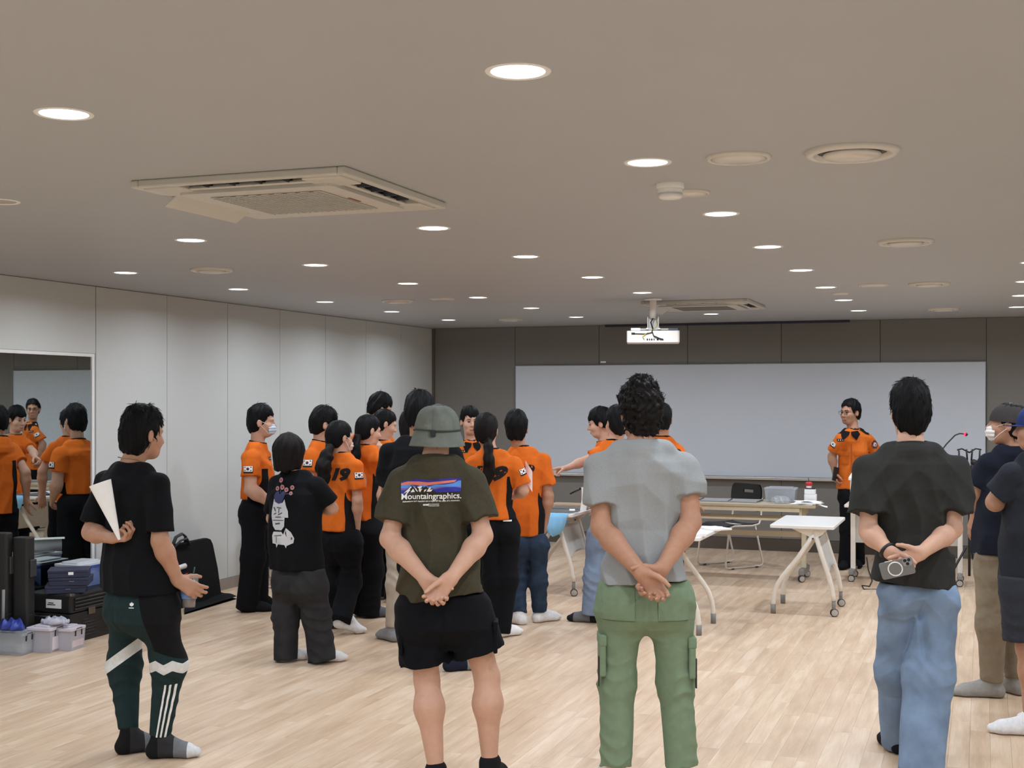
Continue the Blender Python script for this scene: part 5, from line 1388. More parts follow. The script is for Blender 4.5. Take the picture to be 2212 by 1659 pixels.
p.feet(dict(L=-50, R=55), (226, 226, 226), res=.007); back_mark(p, p.zrow(1006), .28, -.01)
# pointing man
p = Person('dark-fringed man in orange shirt pointing to the left with outstretched arm', 11.4, 1304, -74, 1.64,
    dict(head=(1296, 915, 0), neck=(1306, 958, 0), shL=(1304, 980, -.14), shR=(1304, 982, .12), elR=(1258, 998, .10), wrR=(1224, 1011, .04), elL=(1316, 1050, -.16), wrL=(1296, 1090, -.12), pelvis=(1308, 1115, 0)))
p.head(-8, -10, 0, 1.06, SKIN, .006, True, True)
p.arms(dict(R=dict(f=(-.96, 0, -.22), n=(0, -.6, -.8), curl=(.05, .75, .85, .9), thumb=(.7, .3, .6)), L=dict(n=(0, 1, 0))), .005, .95); p.finish_body()
p.hair('short', None, .006, 1.04, -.05, .036, .0, 5.0, .004, .010)
p.shirt([(1005, 1284, 1332), (1060, 1284, 1332), (1110, 1286, 1332)], 1118, dict(L=(.62, .060, .066), R=(.62, .060, .068)), M_UNI, .8, .009, 4.0, .005, attrs=uni_attrs, collar=UC, stand=.028)
p.trousers(M_BPANTS, 1112, (.085, .07, .07), dict(L=.03, R=.03), [(1112, 1286, 1332), (1145, 1286, 1332)], .011, 2.0, .004, depth=.9); flag(p, 'R', .35, 20)
p.feet(dict(L=-70, R=-70), (150, 152, 156), res=.009)
# man in light jeans in front of him
p = Person('man in orange shirt and faded light blue jeans left of the curly-haired man', 9.85, 1305, -14, 1.70,
    dict(head=(1332, 914, 0), neck=(1328, 958, 0), shL=(1290, 986, .02), shR=(1366, 986, -.02), elL=(1284, 1056, .08), wrL=(1268, 1072, .22), elR=(1372, 1060, 0), wrR=(1360, 1100, .15),
         pelvis=(1310, 1150, 0), hipL=(1292, 1165, 0), hipR=(1330, 1165, 0), knL=(1285, 1245, 0), knR=(1330, 1250, 0), anL=(1280, 1325, 0), anR=(1330, 1325, .1)))
p.head(-8, -4, 0, 1.02, SKIN, .006); p.arms(dict(L=dict(n=(0, 1, 0), f=(-.3, 1, 0)), R=None), .006); p.finish_body()
p.hair('short', None, .006, 1.0, -.08, .05, .0, 6.0, .003, .010)
p.shirt([(1010, 1292, 1366), (1060, 1292, 1362), (1130, 1284, 1350)], 1140, dict(L=(.6, .066, .07), R=(.6, .066, .072)), M_UNI, .66, .009, 5.0, .005, attrs=uni_attrs, collar=UC, stand=.028)
p.trousers(M_LJEANS, 1130, dict(L=(.090, .082, .084), R=(.090, .08, .08)), dict(L=.06, R=.06), [(1130, 1272, 1350), (1165, 1270, 1352)], .008, 8.0, .007, depth=.75)
p.feet(dict(L=-72, R=-20), (112, 114, 116), res=.007, bands=[(-.6, .18, (30, 30, 32)), (.82, 2, (34, 34, 36))])
p.base_belt = None
# man half hidden right of the curly head
p = Person('man in orange shirt half hidden right behind the curly-haired man', 10.6, 1432, 18, 1.72,
    dict(head=(1430, 907, 0), neck=(1430, 950, 0), shL=(1394, 975, .03), shR=(1462, 978, -.03)))
p.head(-4, -4, 0, 1.02, SKIN2, .007); p.arms({}, .008); p.finish_body()
p.hair('short', None, .006, 1.0, -.075, .05, .0, 7.0, .003, .010)
p.shirt([(1000, 1398, 1462), (1060, 1400, 1458), (1120, 1402, 1456)], 1125, dict(L=(.62, .064, .07), R=(.62, .064, .07)), M_UNI, .66, .009, 6.0, .005, attrs=uni_attrs, collar=UC, stand=.028)
p.trousers(M_BPANTS, 1118, (.085, .07, .07), dict(L=.03, R=.03), [(1118, 1404, 1458), (1150, 1404, 1458)], .011, 2.0, .004, depth=.75)
p.feet(dict(L=0, R=10), (150, 152, 156), res=.009); back_mark(p, p.zrow(970), .24, .06)

# officer at the whiteboard
p = Person('officer in orange shirt with black epaulettes standing before the whiteboard', 13.07, 1838, -152, 1.72,
    dict(head=(1836, 891, 0), neck=(1842, 930, 0), shR=(1816, 951, -.04), shL=(1872, 949, .03), elR=(1797, 986, .04), wrR=(1803, 1022, .0), elL=(1894, 986, .10), wrL=(1886, 1026, .02),
         pelvis=(1840, 1065, 0), hipL=(1852, 1072, .03), hipR=(1830, 1072, -.03), knL=(1850, 1140, -.02), knR=(1832, 1142, -.04), anL=(1850, 1208, .04), anR=(1828, 1210, -.08)))
p.head(26, -2, 0, 1.05, SKIN2, .0055, True, True)
p.arms(dict(R=dict(n=(1, 0, 0), curl=(.7, .7, .7, .7)), L=dict(n=(-1, 0, 0), curl=(.6, .6, .6, .6))), .006, .95); p.finish_body()
p.hair('short', None, .006, 1.0, -.06, .062, -.005, 8.0, .006, .006)
glasses(p)
p.shirt([(975, 1812, 1872), (1005, 1812, 1872), (1035, 1811, 1874), (1055, 1809, 1878)], 1056, dict(R=(.72, .062, .076), L=(.72, .064, .078)), M_UNIP, .62, .008, 7.0, .007, neckcut=.058)
p.trousers(M_BPANTS, 1052, dict(L=(.086, .078, .085), R=(.086, .076, .082)), dict(L=.03, R=.03), [(1050, 1812, 1868), (1075, 1811, 1870)], .009, 5.0, .005, depth=.72)
p.feet(dict(L=190, R=-150), (22, 22, 26), res=.008)
OFFICER2 = p; name_tag(p, 1814, 950, .07, 190)
def officer_details(p, pocket=True):
    """black shirt collar wings, epaulettes, pocket flaps, shoulder badge"""
    J = p.J; k = p.k; nk = J['neck']; tr = p.bvh()
    f = Field(nk-.14, nk+.14, .005)
    f.add(cone(nk+V3((0, 0, -.03)), nk+V3((0, -.006, .020)), .076*k, .068*k, flat1=True), 0); f.sub(cone(nk+V3((0, 0, -.08)), nk+V3((0, 0, .1)), .060*k, .061*k), .003)
    p.obj('collar', to_mesh('collar', [f.mesh()]), M_TRIM)
    for q in (-1, 1):
        vs, fs = poly2([(q*.004, .035), (q*.062, .045), (q*.085, .010), (q*.058, -.052), (q*.012, .0)]); vs, fs = subdiv2(vs, fs, 2)
        fs = fs if q > 0 else fs
        p.stick('collar_wing', vs, fs, nk+V3((0, .1, -.045)), (-1, 0, 0), (0, 0, 1), M_TRIM, .010, tr)
    for a, q in (('L', -1), ('R', 1)):
        o = J['sh'+a]*.55+nk*.45; d = unit(J['sh'+a]-nk); n = unit(np.cross(d*q, (0, 1, 0))*1.0); n = n if n[2] > 0 else -n
        ux = unit(d-n*(d@n)); vs, fs = grid2(.13, .085, 6, 4); e = p.stick('epaulette', vs, fs, o, ux, np.cross(n, ux), M_TRIM, .006, tr)
        vs, fs = grid2(.02, .02, 1, 1, .015, -.01); p.stick('rank_badge', vs, fs, o, ux, np.cross(n, ux), INK_W, .009, tr, parent=e)
    fw = V3((0, 1, 0)); ux = V3((-1, 0, 0)); ch = (J['shL']+J['shR'])/2
    if pocket:
        for q in (-1, 1):
            o = ch+V3((q*.085, .2, -.155)); vs, fs = grid2(.11, .048, 5, 3); p.stick('pocket_flap', vs, fs, o, ux, (0, 0, 1), M_UNIP, .008, tr)
            vs, fs = grid2(.105, .10, 5, 5, -.0525, -.112); p.stick('chest_pocket', vs, fs, o, ux, (0, 0, 1), M_UNIP, .0035, tr)
    vs, fs = grid2(.012, .42, 1, 14, -.006, -.45); p.stick('placket_line', vs, fs, ch+V3((0, .2, -.03)), ux, (0, 0, 1), ink((176, 82, 22)), .003, tr)
    return tr
officer_details(OFFICER1, False); officer_details(OFFICER2)
p = OFFICER2; tr = p.bvh(); sh, el = p.J['shL'], p.J['elL']; o = sh+(el-sh)*.35; n = p.inv@V3((.45, -1, 0)); n = unit(n); ux = np.cross((0, 0, 1), n)
star = [(.040*(1 if k % 2 else .86)*math.cos(math.pi*k/8), .046*(1 if k % 2 else .86)*math.sin(math.pi*k/8)) for k in range(16)]
vs, fs = poly2(star); q = p.stick('shoulder_badge', vs, fs, o, ux, (0, 0, 1), ink((66, 56, 66)), .004, tr)
vs, fs = disc2(.020, 12); p.stick('badge_centre', vs, fs, o, ux, (0, 0, 1), ink((206, 200, 206)), .006, tr, parent=q)
vs, fs = disc2(.008, 8, .004, -.004); p.stick('badge_mark', vs, fs, o, ux, (0, 0, 1), ink((70, 60, 80)), .0075, tr, parent=q)
flag(p, 'R', .35, 235, .07)

# ------------------------------------------------------------------ two men at the right edge
p = Person('masked man in dark cap, navy T-shirt and khaki trousers at the right edge', 7.45, 2165, -52, 1.74,
    dict(head=(2176, 917, 0), neck=(2190, 968, 0), shL=(2136, 1012, -.04), shR=(2214, 1006, .18), elL=(2110, 1066, .02), wrL=(2108, 1108, .16), elR=(2200, 1070, .25), wrR=(2160, 1105, .3),
         pelvis=(2170, 1185, 0), hipL=(2142, 1205, -.06), hipR=(2190, 1205, .08), knL=(2142, 1350, -.06), knR=(2190, 1345, .06), anL=(2142, 1478, -.06), anR=(2194, 1468, .02)))
p.head(-14, 4, 0, 1.03, SKIN2, .006); p.arms(dict(L=dict(f=(-.1, .2, -1), n=(1, .3, 0), curl=(.2, .25, .3, .35)), R=None), .005, 1.05); p.finish_body()
p.hair('short', HAIRB, .006, .96, -.07, .03, .0, 2.0, .002); mask(p, (228, 226, 224))
M_NAVYT = cloth('navy_cotton', (24, 28, 40))
p.shirt([(1040, 2118, 2225), (1090, 2112, 2228), (1150, 2106, 2225), (1190, 2104, 2222)], 1193, dict(L=(.70, .074, .082), R=(.70, .074, .084)), M_NAVYT, .76, .007, 3.0, .006, collar=(M_NAVYT, .005))
p.trousers(cloth('khaki_chino', (134, 122, 104), .14, 20), 1188, dict(L=(.094, .080, .062), R=(.09, .078, .062)), dict(L=.09, R=.09), [(1186, 2110, 2216), (1215, 2108, 2220), (1240, 2106, 2222)], .007, 6.0, .007, depth=.85, cre=.4)
p.feet(dict(L=-80, R=-30), (152, 150, 146), res=.006, r=1.08)
def cap(p, col, back=False):
    R = p.R; hcap = empty('cap', (0, 0, 0)); hcap.parent = p.root; M4 = Matrix(R.tolist()).to_4x4(); M4.translation = Vector(p.P((0, -.012, .045))); hcap.matrix_basis = M4 @ Matrix.Rotation(math.pi if back else 0, 4, 'Z')
    m = cloth('cap_%d_%d_%d' % col, col, .1)
    for k in range(6):
        vs = []; NA, NP = 8, 8
        for i in range(NP+1):
            t = i/NP; z = -.03+.105*math.sin(t*math.pi/2); r0 = .101*math.cos(t*math.pi/2)**.7 if i < NP else .004
            for j in range(NA+1):
                a = math.radians(60*(k+j/NA)); vs.append((r0*.92*math.cos(a), r0*1.12*math.sin(a), z))
        MB().raw(vs, [(i*(NA+1)+j, i*(NA+1)+j+1, (i+1)*(NA+1)+j+1, (i+1)*(NA+1)+j) for i in range(NP) for j in range(NA)], True).build('crown_panel', m, hcap)
    vs = []; N = 16
    for z in (0, .004):
        for rr in (0, 1):
            for j in range(N+1):
                a = math.pi*j/N; x = .086*math.cos(a); y0 = .10*math.sin(a)*.9; y1 = y0+.075*math.sin(a)**.8
                vs.append((x, (y1 if rr else y0)+.0, -.026-z-.006*(rr)+.010*math.sin(a)*0))
    n = N+1; fs = [(j, j+1, n+j+1, n+j)[::-1] for j in range(N)]+[(2*n+j, 2*n+j+1, 3*n+j+1, 3*n+j) for j in range(N)]+[(n+j, n+j+1, 3*n+j+1, 3*n+j)[::-1] for j in range(N)]
    MB().raw(vs, fs, True).build('bill', m, hcap)
    MB().lathe([(.0005, .079), (.009, .077), (.010, .072)], 10).build('button', m, hcap)
cap(p, (62, 58, 58), True)
p = Person('man in blue cap, dark T-shirt and shorts with crossed arms at the right edge', 6.6, 2228, -42, 1.74,
    dict(head=(2240, 925, 0), neck=(2246, 985, 0), shL=(2188, 1025, -.05), shR=(2300, 1020, .16), elL=(2150, 1085, .0), wrL=(2215, 1066, .22), elR=(2290, 1090, .3), wrR=(2220, 1082, .28),
         pelvis=(2235, 1230, 0), hipL=(2205, 1255, -.06), hipR=(2265, 1255, .06), knL=(2222, 1400, -.05), knR=(2270, 1400, .08), anL=(2226, 1560, -.05), anR=(2280, 1560, .08)))
p.head(-20, 0, 0, 1.03, SKIN2, .007); p.arms(dict(L=dict(f=(.9, .5, .1), n=(0, .7, -.7)), R=dict(f=(-.9, -.1, 0), n=(0, 1, 0))), .006, 1.08); p.legs_bare(.008); p.finish_body()
p.hair('short', None, .007, .96, -.07, .03, .0, 2.0, .002); cap(p, (44, 58, 108))
M_SLATE = cloth('slate_cotton', (40, 43, 50))
p.shirt([(1060, 2170, 2290), (1110, 2166, 2290), (1170, 2164, 2290), (1250, 2162, 2292)], 1252, dict(L=(.80, .078, .086), R=(.8, .078, .084)), M_SLATE, .76, .007, 5.0, .006, collar=(M_SLATE, .005))
p.trousers(cloth('slate_shorts', (52, 55, 62), .12), 1240, (.105, .118), dict(L=p.zrow(1375), R=p.zrow(1375)), [(1240, 2168, 2290), (1280, 2162, 2295)], .008, 4.0, .005, 'shorts', depth=.85)
p.feet(dict(L=-75, R=-40), (230, 230, 232), res=.006)
# ------------------------------------------------------------------ tables and chairs
M_TOPW = plastic('white_laminate', (232, 230, 226), .28); M_LEGW = plastic('white_powder_coat', (226, 219, 208), .38); M_GREYP = plastic('grey_plastic', (128, 126, 124), .5)
M_MESH = plastic('grey_panel', (196, 194, 190), .6); M_TIRE = plastic('dark_tyre', (44, 44, 46), .6); M_HUB = plastic('caster_grey', (176, 170, 166), .4)
def caster(mb_parent, x, y, r=.032, ang=0.0):
    c = empty('caster', (x, y, 0), ang); c.parent = mb_parent
    Mx = Matrix.Translation((0, .0, r)) @ Matrix.Rotation(math.pi/2, 4, 'X')
    MB().lathe([(r*.80, -.016), (r, -.012), (r, .012), (r*.80, .016)], 20, Mx).build('tyre', M_TIRE, c)
    MB().lathe([(.0005, -.019), (r*.55, -.019), (r*.80, -.0165)], 20, Mx).lathe([(r*.80, .0165), (r*.55, .019), (.0005, .019)], 20, Mx).build('hub', M_HUB, c)
    MB().tube([(-.004, 0, r*1.4), (-.004, 0, r*2.2+.055)], .015, 10).build('stem', M_GREYP, c)
    return c
def flip_table(o, rz, label, length=.86, sx=1, fr=(.03, .56), wid=.50):
    """folding desk: local x from the glide foot to the caster, y along the top"""
    t = empty('folding_desk', o, rz, label, 'desk', 'white folding desks')
    x0, x1 = sorted((-.02*sx, (wid-.02)*sx))
    MB().rbox((x0, -.03, .688), (x1, length, .713), .022).build('tabletop', M_TOPW, t, bevel=.004)
    hx, hz = .325*sx, .655
    for y in fr:
        left = [(hx, y, hz), (.20*sx, y, .46), (.075*sx, y, .30), (.035*sx, y, .235), (.012*sx, y, .17), (.002*sx, y, .09), (0, y, .055)]
        MB().tube(left, .019, 10).build('leg', M_LEGW, t)
        MB().tube([(0, y, .075), (0, y, .0)], .0205, 12).build('glide_foot', M_GREYP, t)
        right = [(hx+.01*sx, y, hz-.03), (.385*sx, y, .46), (.435*sx, y, .31), (.455*sx, y, .24), (.466*sx, y, .17), (.474*sx, y, .125)]
        MB().tube(right, .019, 10).build('leg', M_LEGW, t)
        caster(t, .476*sx, y, .032, math.radians(20))
        pts = [(hx-.19*sx, .688), (hx+.10*sx, .688), (hx+.06*sx, .64), (hx, .605), (hx-.03*sx, .62)]
        vs = [(a, y-.012, b) for a, b in pts]+[(a, y+.012, b) for a, b in pts]; n = 5
        fs = [tuple(range(n)), tuple(range(2*n-1, n-1, -1))]+[(i, n+i, n+(i+1) % n, (i+1) % n) for i in range(n)]
        MB().raw(vs, fs if sx > 0 else [f[::-1] for f in fs]).build('bracket', M_LEGW, t)
        MB().lathe([(.0005, -.017), (.022, -.017), (.026, -.012), (.026, .012), (.022, .017), (.0005, .017)], 16, Matrix.Translation((hx+.015*sx, y, hz-.005)) @ Matrix.Rotation(math.pi/2, 4, 'X')).build('hinge_disc', M_LEGW, t)
        MB().lathe([(.0005, -.021), (.006, -.021), (.006, .021), (.0005, .021)], 10, Matrix.Translation((hx-.012*sx, y, hz-.045)) @ Matrix.Rotation(math.pi/2, 4, 'X')).build('bolt', M_BLACK, t)
    y0, y1 = fr[0]+.015, fr[1]-.015
    vs = []; rows_ = [(hx+.02*sx, .60), (.385*sx, .46), (.42*sx, .36), (.432*sx, .33)]
    for k, (x, z) in enumerate(rows_):
        for j in range(9):
            u = j/8; vs.append((x, y0+(y1-y0)*u, z+(.05*math.sin(u*math.pi) if k == 3 else 0)))
    MB().raw(vs, [(k*9+j, k*9+j+1, (k+1)*9+j+1, (k+1)*9+j) for k in range(3) for j in range(8)], True).build('modesty_panel', M_MESH, t)
    MB().tube([(hx, fr[0], .645), (hx, fr[1], .645)], .014, 8).build('crossbar', M_LEGW, t)
    return t
flip_table(ground(1669, 1326), -RA, 'white folding desk with casters standing free on the right', .86)
g = ground(1240, 1288); rt = -RA
o2 = g-Vector((math.cos(rt)*.476-math.sin(rt)*.03, math.sin(rt)*.476+math.cos(rt)*.03, 0))
T2 = flip_table(o2, rt, 'white folding desk with papers and a blue cloth right of the jeans man', 1.1, fr=(.03, .60))
g3 = ground(1508, 1374)
T3 = flip_table(g3, -RA, 'white folding desk hidden behind the curly-haired man', .86, -1)
o4 = ground(742, 1262)
T4 = flip_table(o4, -RA+.1, 'white folding desk half seen between the legs of the left group', 1.1)

# tan seminar table at the back
M_TAN = plastic('tan_laminate', (178, 164, 140), .4); M_CREAM = plastic('cream_frame', (206, 196, 170), .45)
g = ground(1737, 1252); st = empty('seminar_table', g, -RA, 'long tan seminar table with a lower shelf in front of the whiteboard', 'table')
W = 1.85
MB().rbox((-W+.14, -.30, .700), (.14, .30, .727), .02).build('tabletop', M_TAN, st, bevel=.004)
MB().box((-W+.20, -.285, .660), (-.005, -.262, .698)).build('front_rail', M_CREAM, st)
for y in (-.16, -.08, 0.0, .08): MB().tube([(-W+.2, y, .585), (-.02, y, .585)], .006, 6).build('shelf_rod', M_CREAM, st)
MB().box((-W+.2, -.215, .57), (-.05, -.20, .59)).build('shelf_edge', M_CREAM, st)
MB().box((-W+.2, -.012, .40), (-.02, .012, .455)).build('stretcher', M_TAN, st)
for x in (-.0, -W+.28):
    MB().box((x-.02, -.03, .10), (x+.02, .03, .70)).build('leg', M_CREAM, st)
    MB().bbox((x, 0, .092), (.05, .44, .05)).build('foot_bar', M_GREYP, st, bevel=.006)
    MB().box((x-.012, -.26, .62), (x+.012, .26, .70)).build('bracket', M_CREAM, st)
    for y in (-.19, .19): caster(st, x, y, .033, .6)

# black plastic chairs with white sled frames
def chair(o, rz, label):
    c = empty('sled_chair', o, rz, label, 'chair', 'black sled chairs')
    # local: faces +y
    def shell(pts, w0, w1, th, name):
        vs = []; n = 10
        for i, (y, z) in enumerate(pts):
            t = i/(len(pts)-1); w = w0+(w1-w0)*t
            for j in range(n+1):
                u = j/n*2-1; rr = 1-.06*(abs(u)**6)
                vs.append((u*w*rr, y, z-.018*(1-u*u)))
        m = len(vs); vs += [(a, b-th*.3, d-th) for a, b, d in vs]; L = len(pts)
        fs = [(i*(n+1)+j, i*(n+1)+j+1, (i+1)*(n+1)+j+1, (i+1)*(n+1)+j) for i in range(L-1) for j in range(n)]
        fs += [tuple(m+k for k in f)[::-1] for f in fs]
        rim = [j for j in range(n+1)]+[(i+1)*(n+1)-1 for i in range(1, L)]+[(L-1)*(n+1)+j for j in range(n-1, -1, -1)]+[i*(n+1) for i in range(L-2, 0, -1)]
        fs += [(rim[k], m+rim[k], m+rim[(k+1) % len(rim)], rim[(k+1) % len(rim)]) for k in range(len(rim))]
        return MB().raw(vs, fs, True)
    shell([(-.19, .452), (-.1, .442), (.05, .445), (.15, .45), (.215, .435), (.235, .41)], .215, .20, .014, 'seat').build('seat', M_BLACK, c)
    # backrest as a frame round a hand hole
    zs = [.56, .62, .70, .745, .775, .805, .835]; bw = [.20, .215, .225, .225, .222, .215, .19]
    vs = []; n = 12
    for i, z in enumerate(zs):
        for j in range(n+1):
            u = j/n*2-1; vs.append((u*bw[i], -.215-.09*(z-.45)+.035*u*u, z))
    m = len(vs); vs += [(a, b-.014, d) for a, b, d in vs]
    quad = [(i, j) for i in range(len(zs)-1) for j in range(n) if not (i == 4-1 and 4 <= j < 8)]
    fs = [(i*(n+1)+j, i*(n+1)+j+1, (i+1)*(n+1)+j+1, (i+1)*(n+1)+j) for i, j in quad]
    fs = [f[::-1] for f in fs]+[tuple(m+k for k in f) for f in fs]
    MB().raw(vs, fs, True).build('backrest', M_BLACK, c)
    for s_ in (-1, 1):
        x = s_*.215
        MB().tube([(x*.95, -.235, .70), (x, -.215, .50), (x, -.19, .44), (x, -.10, .425), (x, .14, .432), (x, .19, .42), (x, .215, .38), (x, .26, .06), (x, .255, .028), (x, .225, .012), (x, -.20, .012), (x, -.235, .03), (x, -.235, .06), (x, -.135, .425)], .0095, 8).build('side_frame', M_LEGW, c)
        for y in (-.15, .17): MB().bbox((x, y, .006), (.026, .03, .012)).build('floor_pad', M_BLACK, c)
    MB().tube([(-.215, -.05, .425), (.215, -.05, .425)], .009, 8).build('crossbar', M_LEGW, c)
    return c
chair(ground(1583, 1226)+Vector((0, .12, 0)), math.radians(122), 'black chair with white sled frame behind the tan seminar table')
chair(ground(596, 1262), math.radians(60), 'black chair with white sled frame hidden behind the bob-haired woman')

# ------------------------------------------------------------------ things on the tables
M_CLEAR = plastic('clear_plastic', (206, 212, 220), .15, alpha=.38); M_PAPER = mat('paper', (240, 240, 238), .8, var=.02)
M_LILAC = plastic('cloudy_plastic', (196, 196, 208), .3, alpha=.72)
def bin_box(name, o, rz, w, d, h, m, label, cat='bin', lid=None, lidh=.025, handles=True, group=None, taper=.92, rim=.008):
    b = empty(name, o, rz, label, cat, group)
    r = .02; t = .004
    def ring(sx, z, inset): return [((w/2*sx-inset)*a, (d/2*sx-inset)*c, z) for a, c in ((-1, -1), (1, -1), (1, 1), (-1, 1))]
    vs = ring(taper, 0, 0)+ring(1, h, 0)+ring(1, h, t)+ring(taper, t, t)
    fs = [(3, 2, 1, 0)]+[(i, (i+1) % 4, 4+(i+1) % 4, 4+i) for i in range(4)]+[(4+i, 4+(i+1) % 4, 8+(i+1) % 4, 8+i) for i in range(4)]+[(8+i, 8+(i+1) % 4, 12+(i+1) % 4, 12+i) for i in range(4)]+[(12, 13, 14, 15)]
    MB().raw(vs, fs).build('tub', m, b)
    if lid:
        MB().rbox((-w/2-rim, -d/2-rim, h), (w/2+rim, d/2+rim, h+lidh*.6), .02).rbox((-w/2+.03, -d/2+.03, h+lidh*.6), (w/2-.03, d/2-.03, h+lidh), .02).build('lid', lid, b, bevel=.002)
    if handles:
        for s_ in (-1, 1):
            x = s_*(w/2+.001)
            MB().tube([(x, -d*.22, h*.72), (x+s_*.002, -d*.22, h*.95), (x+s_*.004, -d*.18, h+.012), (x+s_*.004, d*.18, h+.012), (x+s_*.002, d*.22, h*.95), (x, d*.22, h*.72)], .0048, 6).build('clip_handle', M_TIRE, b)
    return b
top = .727
def on_sem(x, y, z=.729): return st.location+Matrix.Rotation(-RA, 3, 'Z') @ Vector((x, y, z))
b = bin_box('storage_box', on_sem(-.23, .10), -RA+.03, .29, .21, .12, M_CLEAR, 'clear storage box of dark items on the tan table', 'box', M_CLEAR, .02, False)
for k in range(5):
    MB().bbox((-.10+.05*k, (-1)**k*.03, .045), (.04, .12, .075)).build('packed_item', plastic('packed_%d' % k, ((52, 56, 66), (86, 92, 112), (60, 62, 70), (120, 118, 140), (70, 78, 96))[k], .5), b, bevel=.004)
for k, (x, y, c) in enumerate(((-1.42, .02, 3), (-1.13, .02, -2), (-.84, .02, 2), (-.55, .0, -2))):
    q = MB().rbox((-.135, -.16, 0), (.135, .16, .006), .006).build('grey_folder', plastic('folder_grey', (148, 150, 152), .35), None, on_sem(x, y), (0, 0, -RA+math.radians(c)))
    tag(q, '%s grey folder from the right lying in the row on the tan table' % ('fourth', 'third', 'second', 'first')[k], 'folder', 'folders on the tan table')
    MB().box((.132, -.15, .006), (.137, .15, .010)).build('spine', M_BLACK, q)
ps = empty('paper_stack', on_sem(.04, -.13), -RA+.1, 'stack of white papers at the right end of the tan table', 'papers')
for k in range(5): MB().bbox((.01*k-.02, .008*(k % 3), .002+.004*k), (.21, .297, .0035)).build('sheet', M_PAPER, ps, None, (0, 0, .12*k-.2))
vs, fs = [], []
for i in range(9):
    for j in range(2): vs.append((-.05+.03*i, -.10+.16*j-.02*i*.2, .024+.010*math.sin(i*.7)-.0006*i*i))
q = MB().raw(vs, [(i*2, i*2+2, i*2+3, i*2+1) for i in range(8)], True).build('sheet', M_PAPER, ps); q.data.materials[0].use_backface_culling = False
wb_ = empty('white_carton', on_sem(.045, .12, .742), -RA, 'two small white cartons stacked right of the clear storage box', 'carton')
MB().bbox((0, 0, .03), (.11, .09, .06)).build('lower_carton', M_PAPER, wb_, bevel=.004); MB().bbox((-.004, 0, .085), (.10, .085, .048)).build('upper_carton', M_PAPER, wb_, bevel=.006)
MB().bbox((0, 0, .113), (.085, .07, .008)).build('dark_pad', M_BLACK, wb_)
rc = empty('red_cup', on_sem(.03, .12, .859), -RA, 'red lidded cup with black straw on the white carton', 'cup')
MB().lathe([(.0005, 0), (.024, 0), (.026, .022), (.031, .026), (.034, .046), (.027, .058), (.012, .062), (.0005, .062)], 18).build('body', plastic('red_plastic', (190, 40, 44), .35), rc)
MB().lathe([(.0245, .002), (.0262, .0235)], 18).build('band', M_PAPER, rc); MB().tube([(.004, 0, .05), (-.006, 0, .10)], .003, 6).build('straw', M_BLACK, rc)
pb = on_sem(-.20, -.15)
q = empty('plastic_bag', pb, -RA, 'crumpled clear plastic bag in front of the storage box', 'bag')
f = Field((-.10, -.07, 0), (.10, .07, .09), .006).add(ellipsoid((0, 0, .03), (.085, .05, .035))); f.disp(lambda X, Y, Z: -.012*ridge(X*55+2*np.sin(Y*40)+Z*30)-.006*noise3(X, Y, Z, 70)); f.clip(lambda X, Y, Z: .001-Z+0*X+0*Y)
link('film', to_mesh('film', [f.mesh()]), M_CLEAR, q)
# centre desk: photo boards, papers, blue cloth
def on_desk(t, x, y, z=.715): return t.matrix_basis @ Vector((x, y, z))
bpy.context.view_layer.update()
def desk_item(t, name, x, y, w, d, h, m, label, cat, rot=0.0, z=.714, bevel=0):
    o = MB().bbox((0, 0, h/2), (w, d, h)).build(name, m, None, t.matrix_basis @ Vector((x, y, z)), (0, 0, t.rotation_euler.z+rot), bevel); return tag(o, label, cat)
M_PHOTO = mat('photo_board', (84, 82, 78), .35, var=.5, scale=14); M_BOARD = mat('tan_board', (168, 140, 108), .5, var=.1)
desk_item(T2, 'photo_board', .26, .22, .36, .30, .008, M_PHOTO, 'dark photo board lying on the centre desk', 'board', .05)
desk_item(T2, 'photo_board', .27, .58, .38, .28, .008, M_PHOTO, 'second photo board farther back on the centre desk', 'board', -.04)
desk_item(T2, 'wooden_board', .18, .92, .40, .26, .012, M_BOARD, 'tan board at the far end of the centre desk', 'board')
desk_item(T2, 'paper_sheet', .38, .28, .05, .16, .004, M_PAPER, 'white strip of paper across the photo boards', 'paper', .3, .724)
desk_item(T2, 'glossy_sheet', .40, .10, .16, .14, .004, plastic('pale_sheet', (206, 214, 212), .15), 'pale glossy sheet at the corner of the centre desk', 'paper', .1)
nb = empty('notebook', on_desk(T2, -.0, .26), T2.rotation_euler.z+.2, 'dark notebook with lilac cover standing at the desk edge', 'notebook')
MB().box((-.05, -.09, 0), (.09, .09, .012)).build('pages', M_BLACK, nb)
vs = [(-.05+.14*i/6, -.09+.18*j, .013+.03*(i/6)**2) for i in range(7) for j in range(2)]
MB().raw(vs, [(i*2, i*2+2, i*2+3, i*2+1) for i in range(6)], True).build('cover', plastic('lilac_cover', (190, 186, 206), .4), nb)
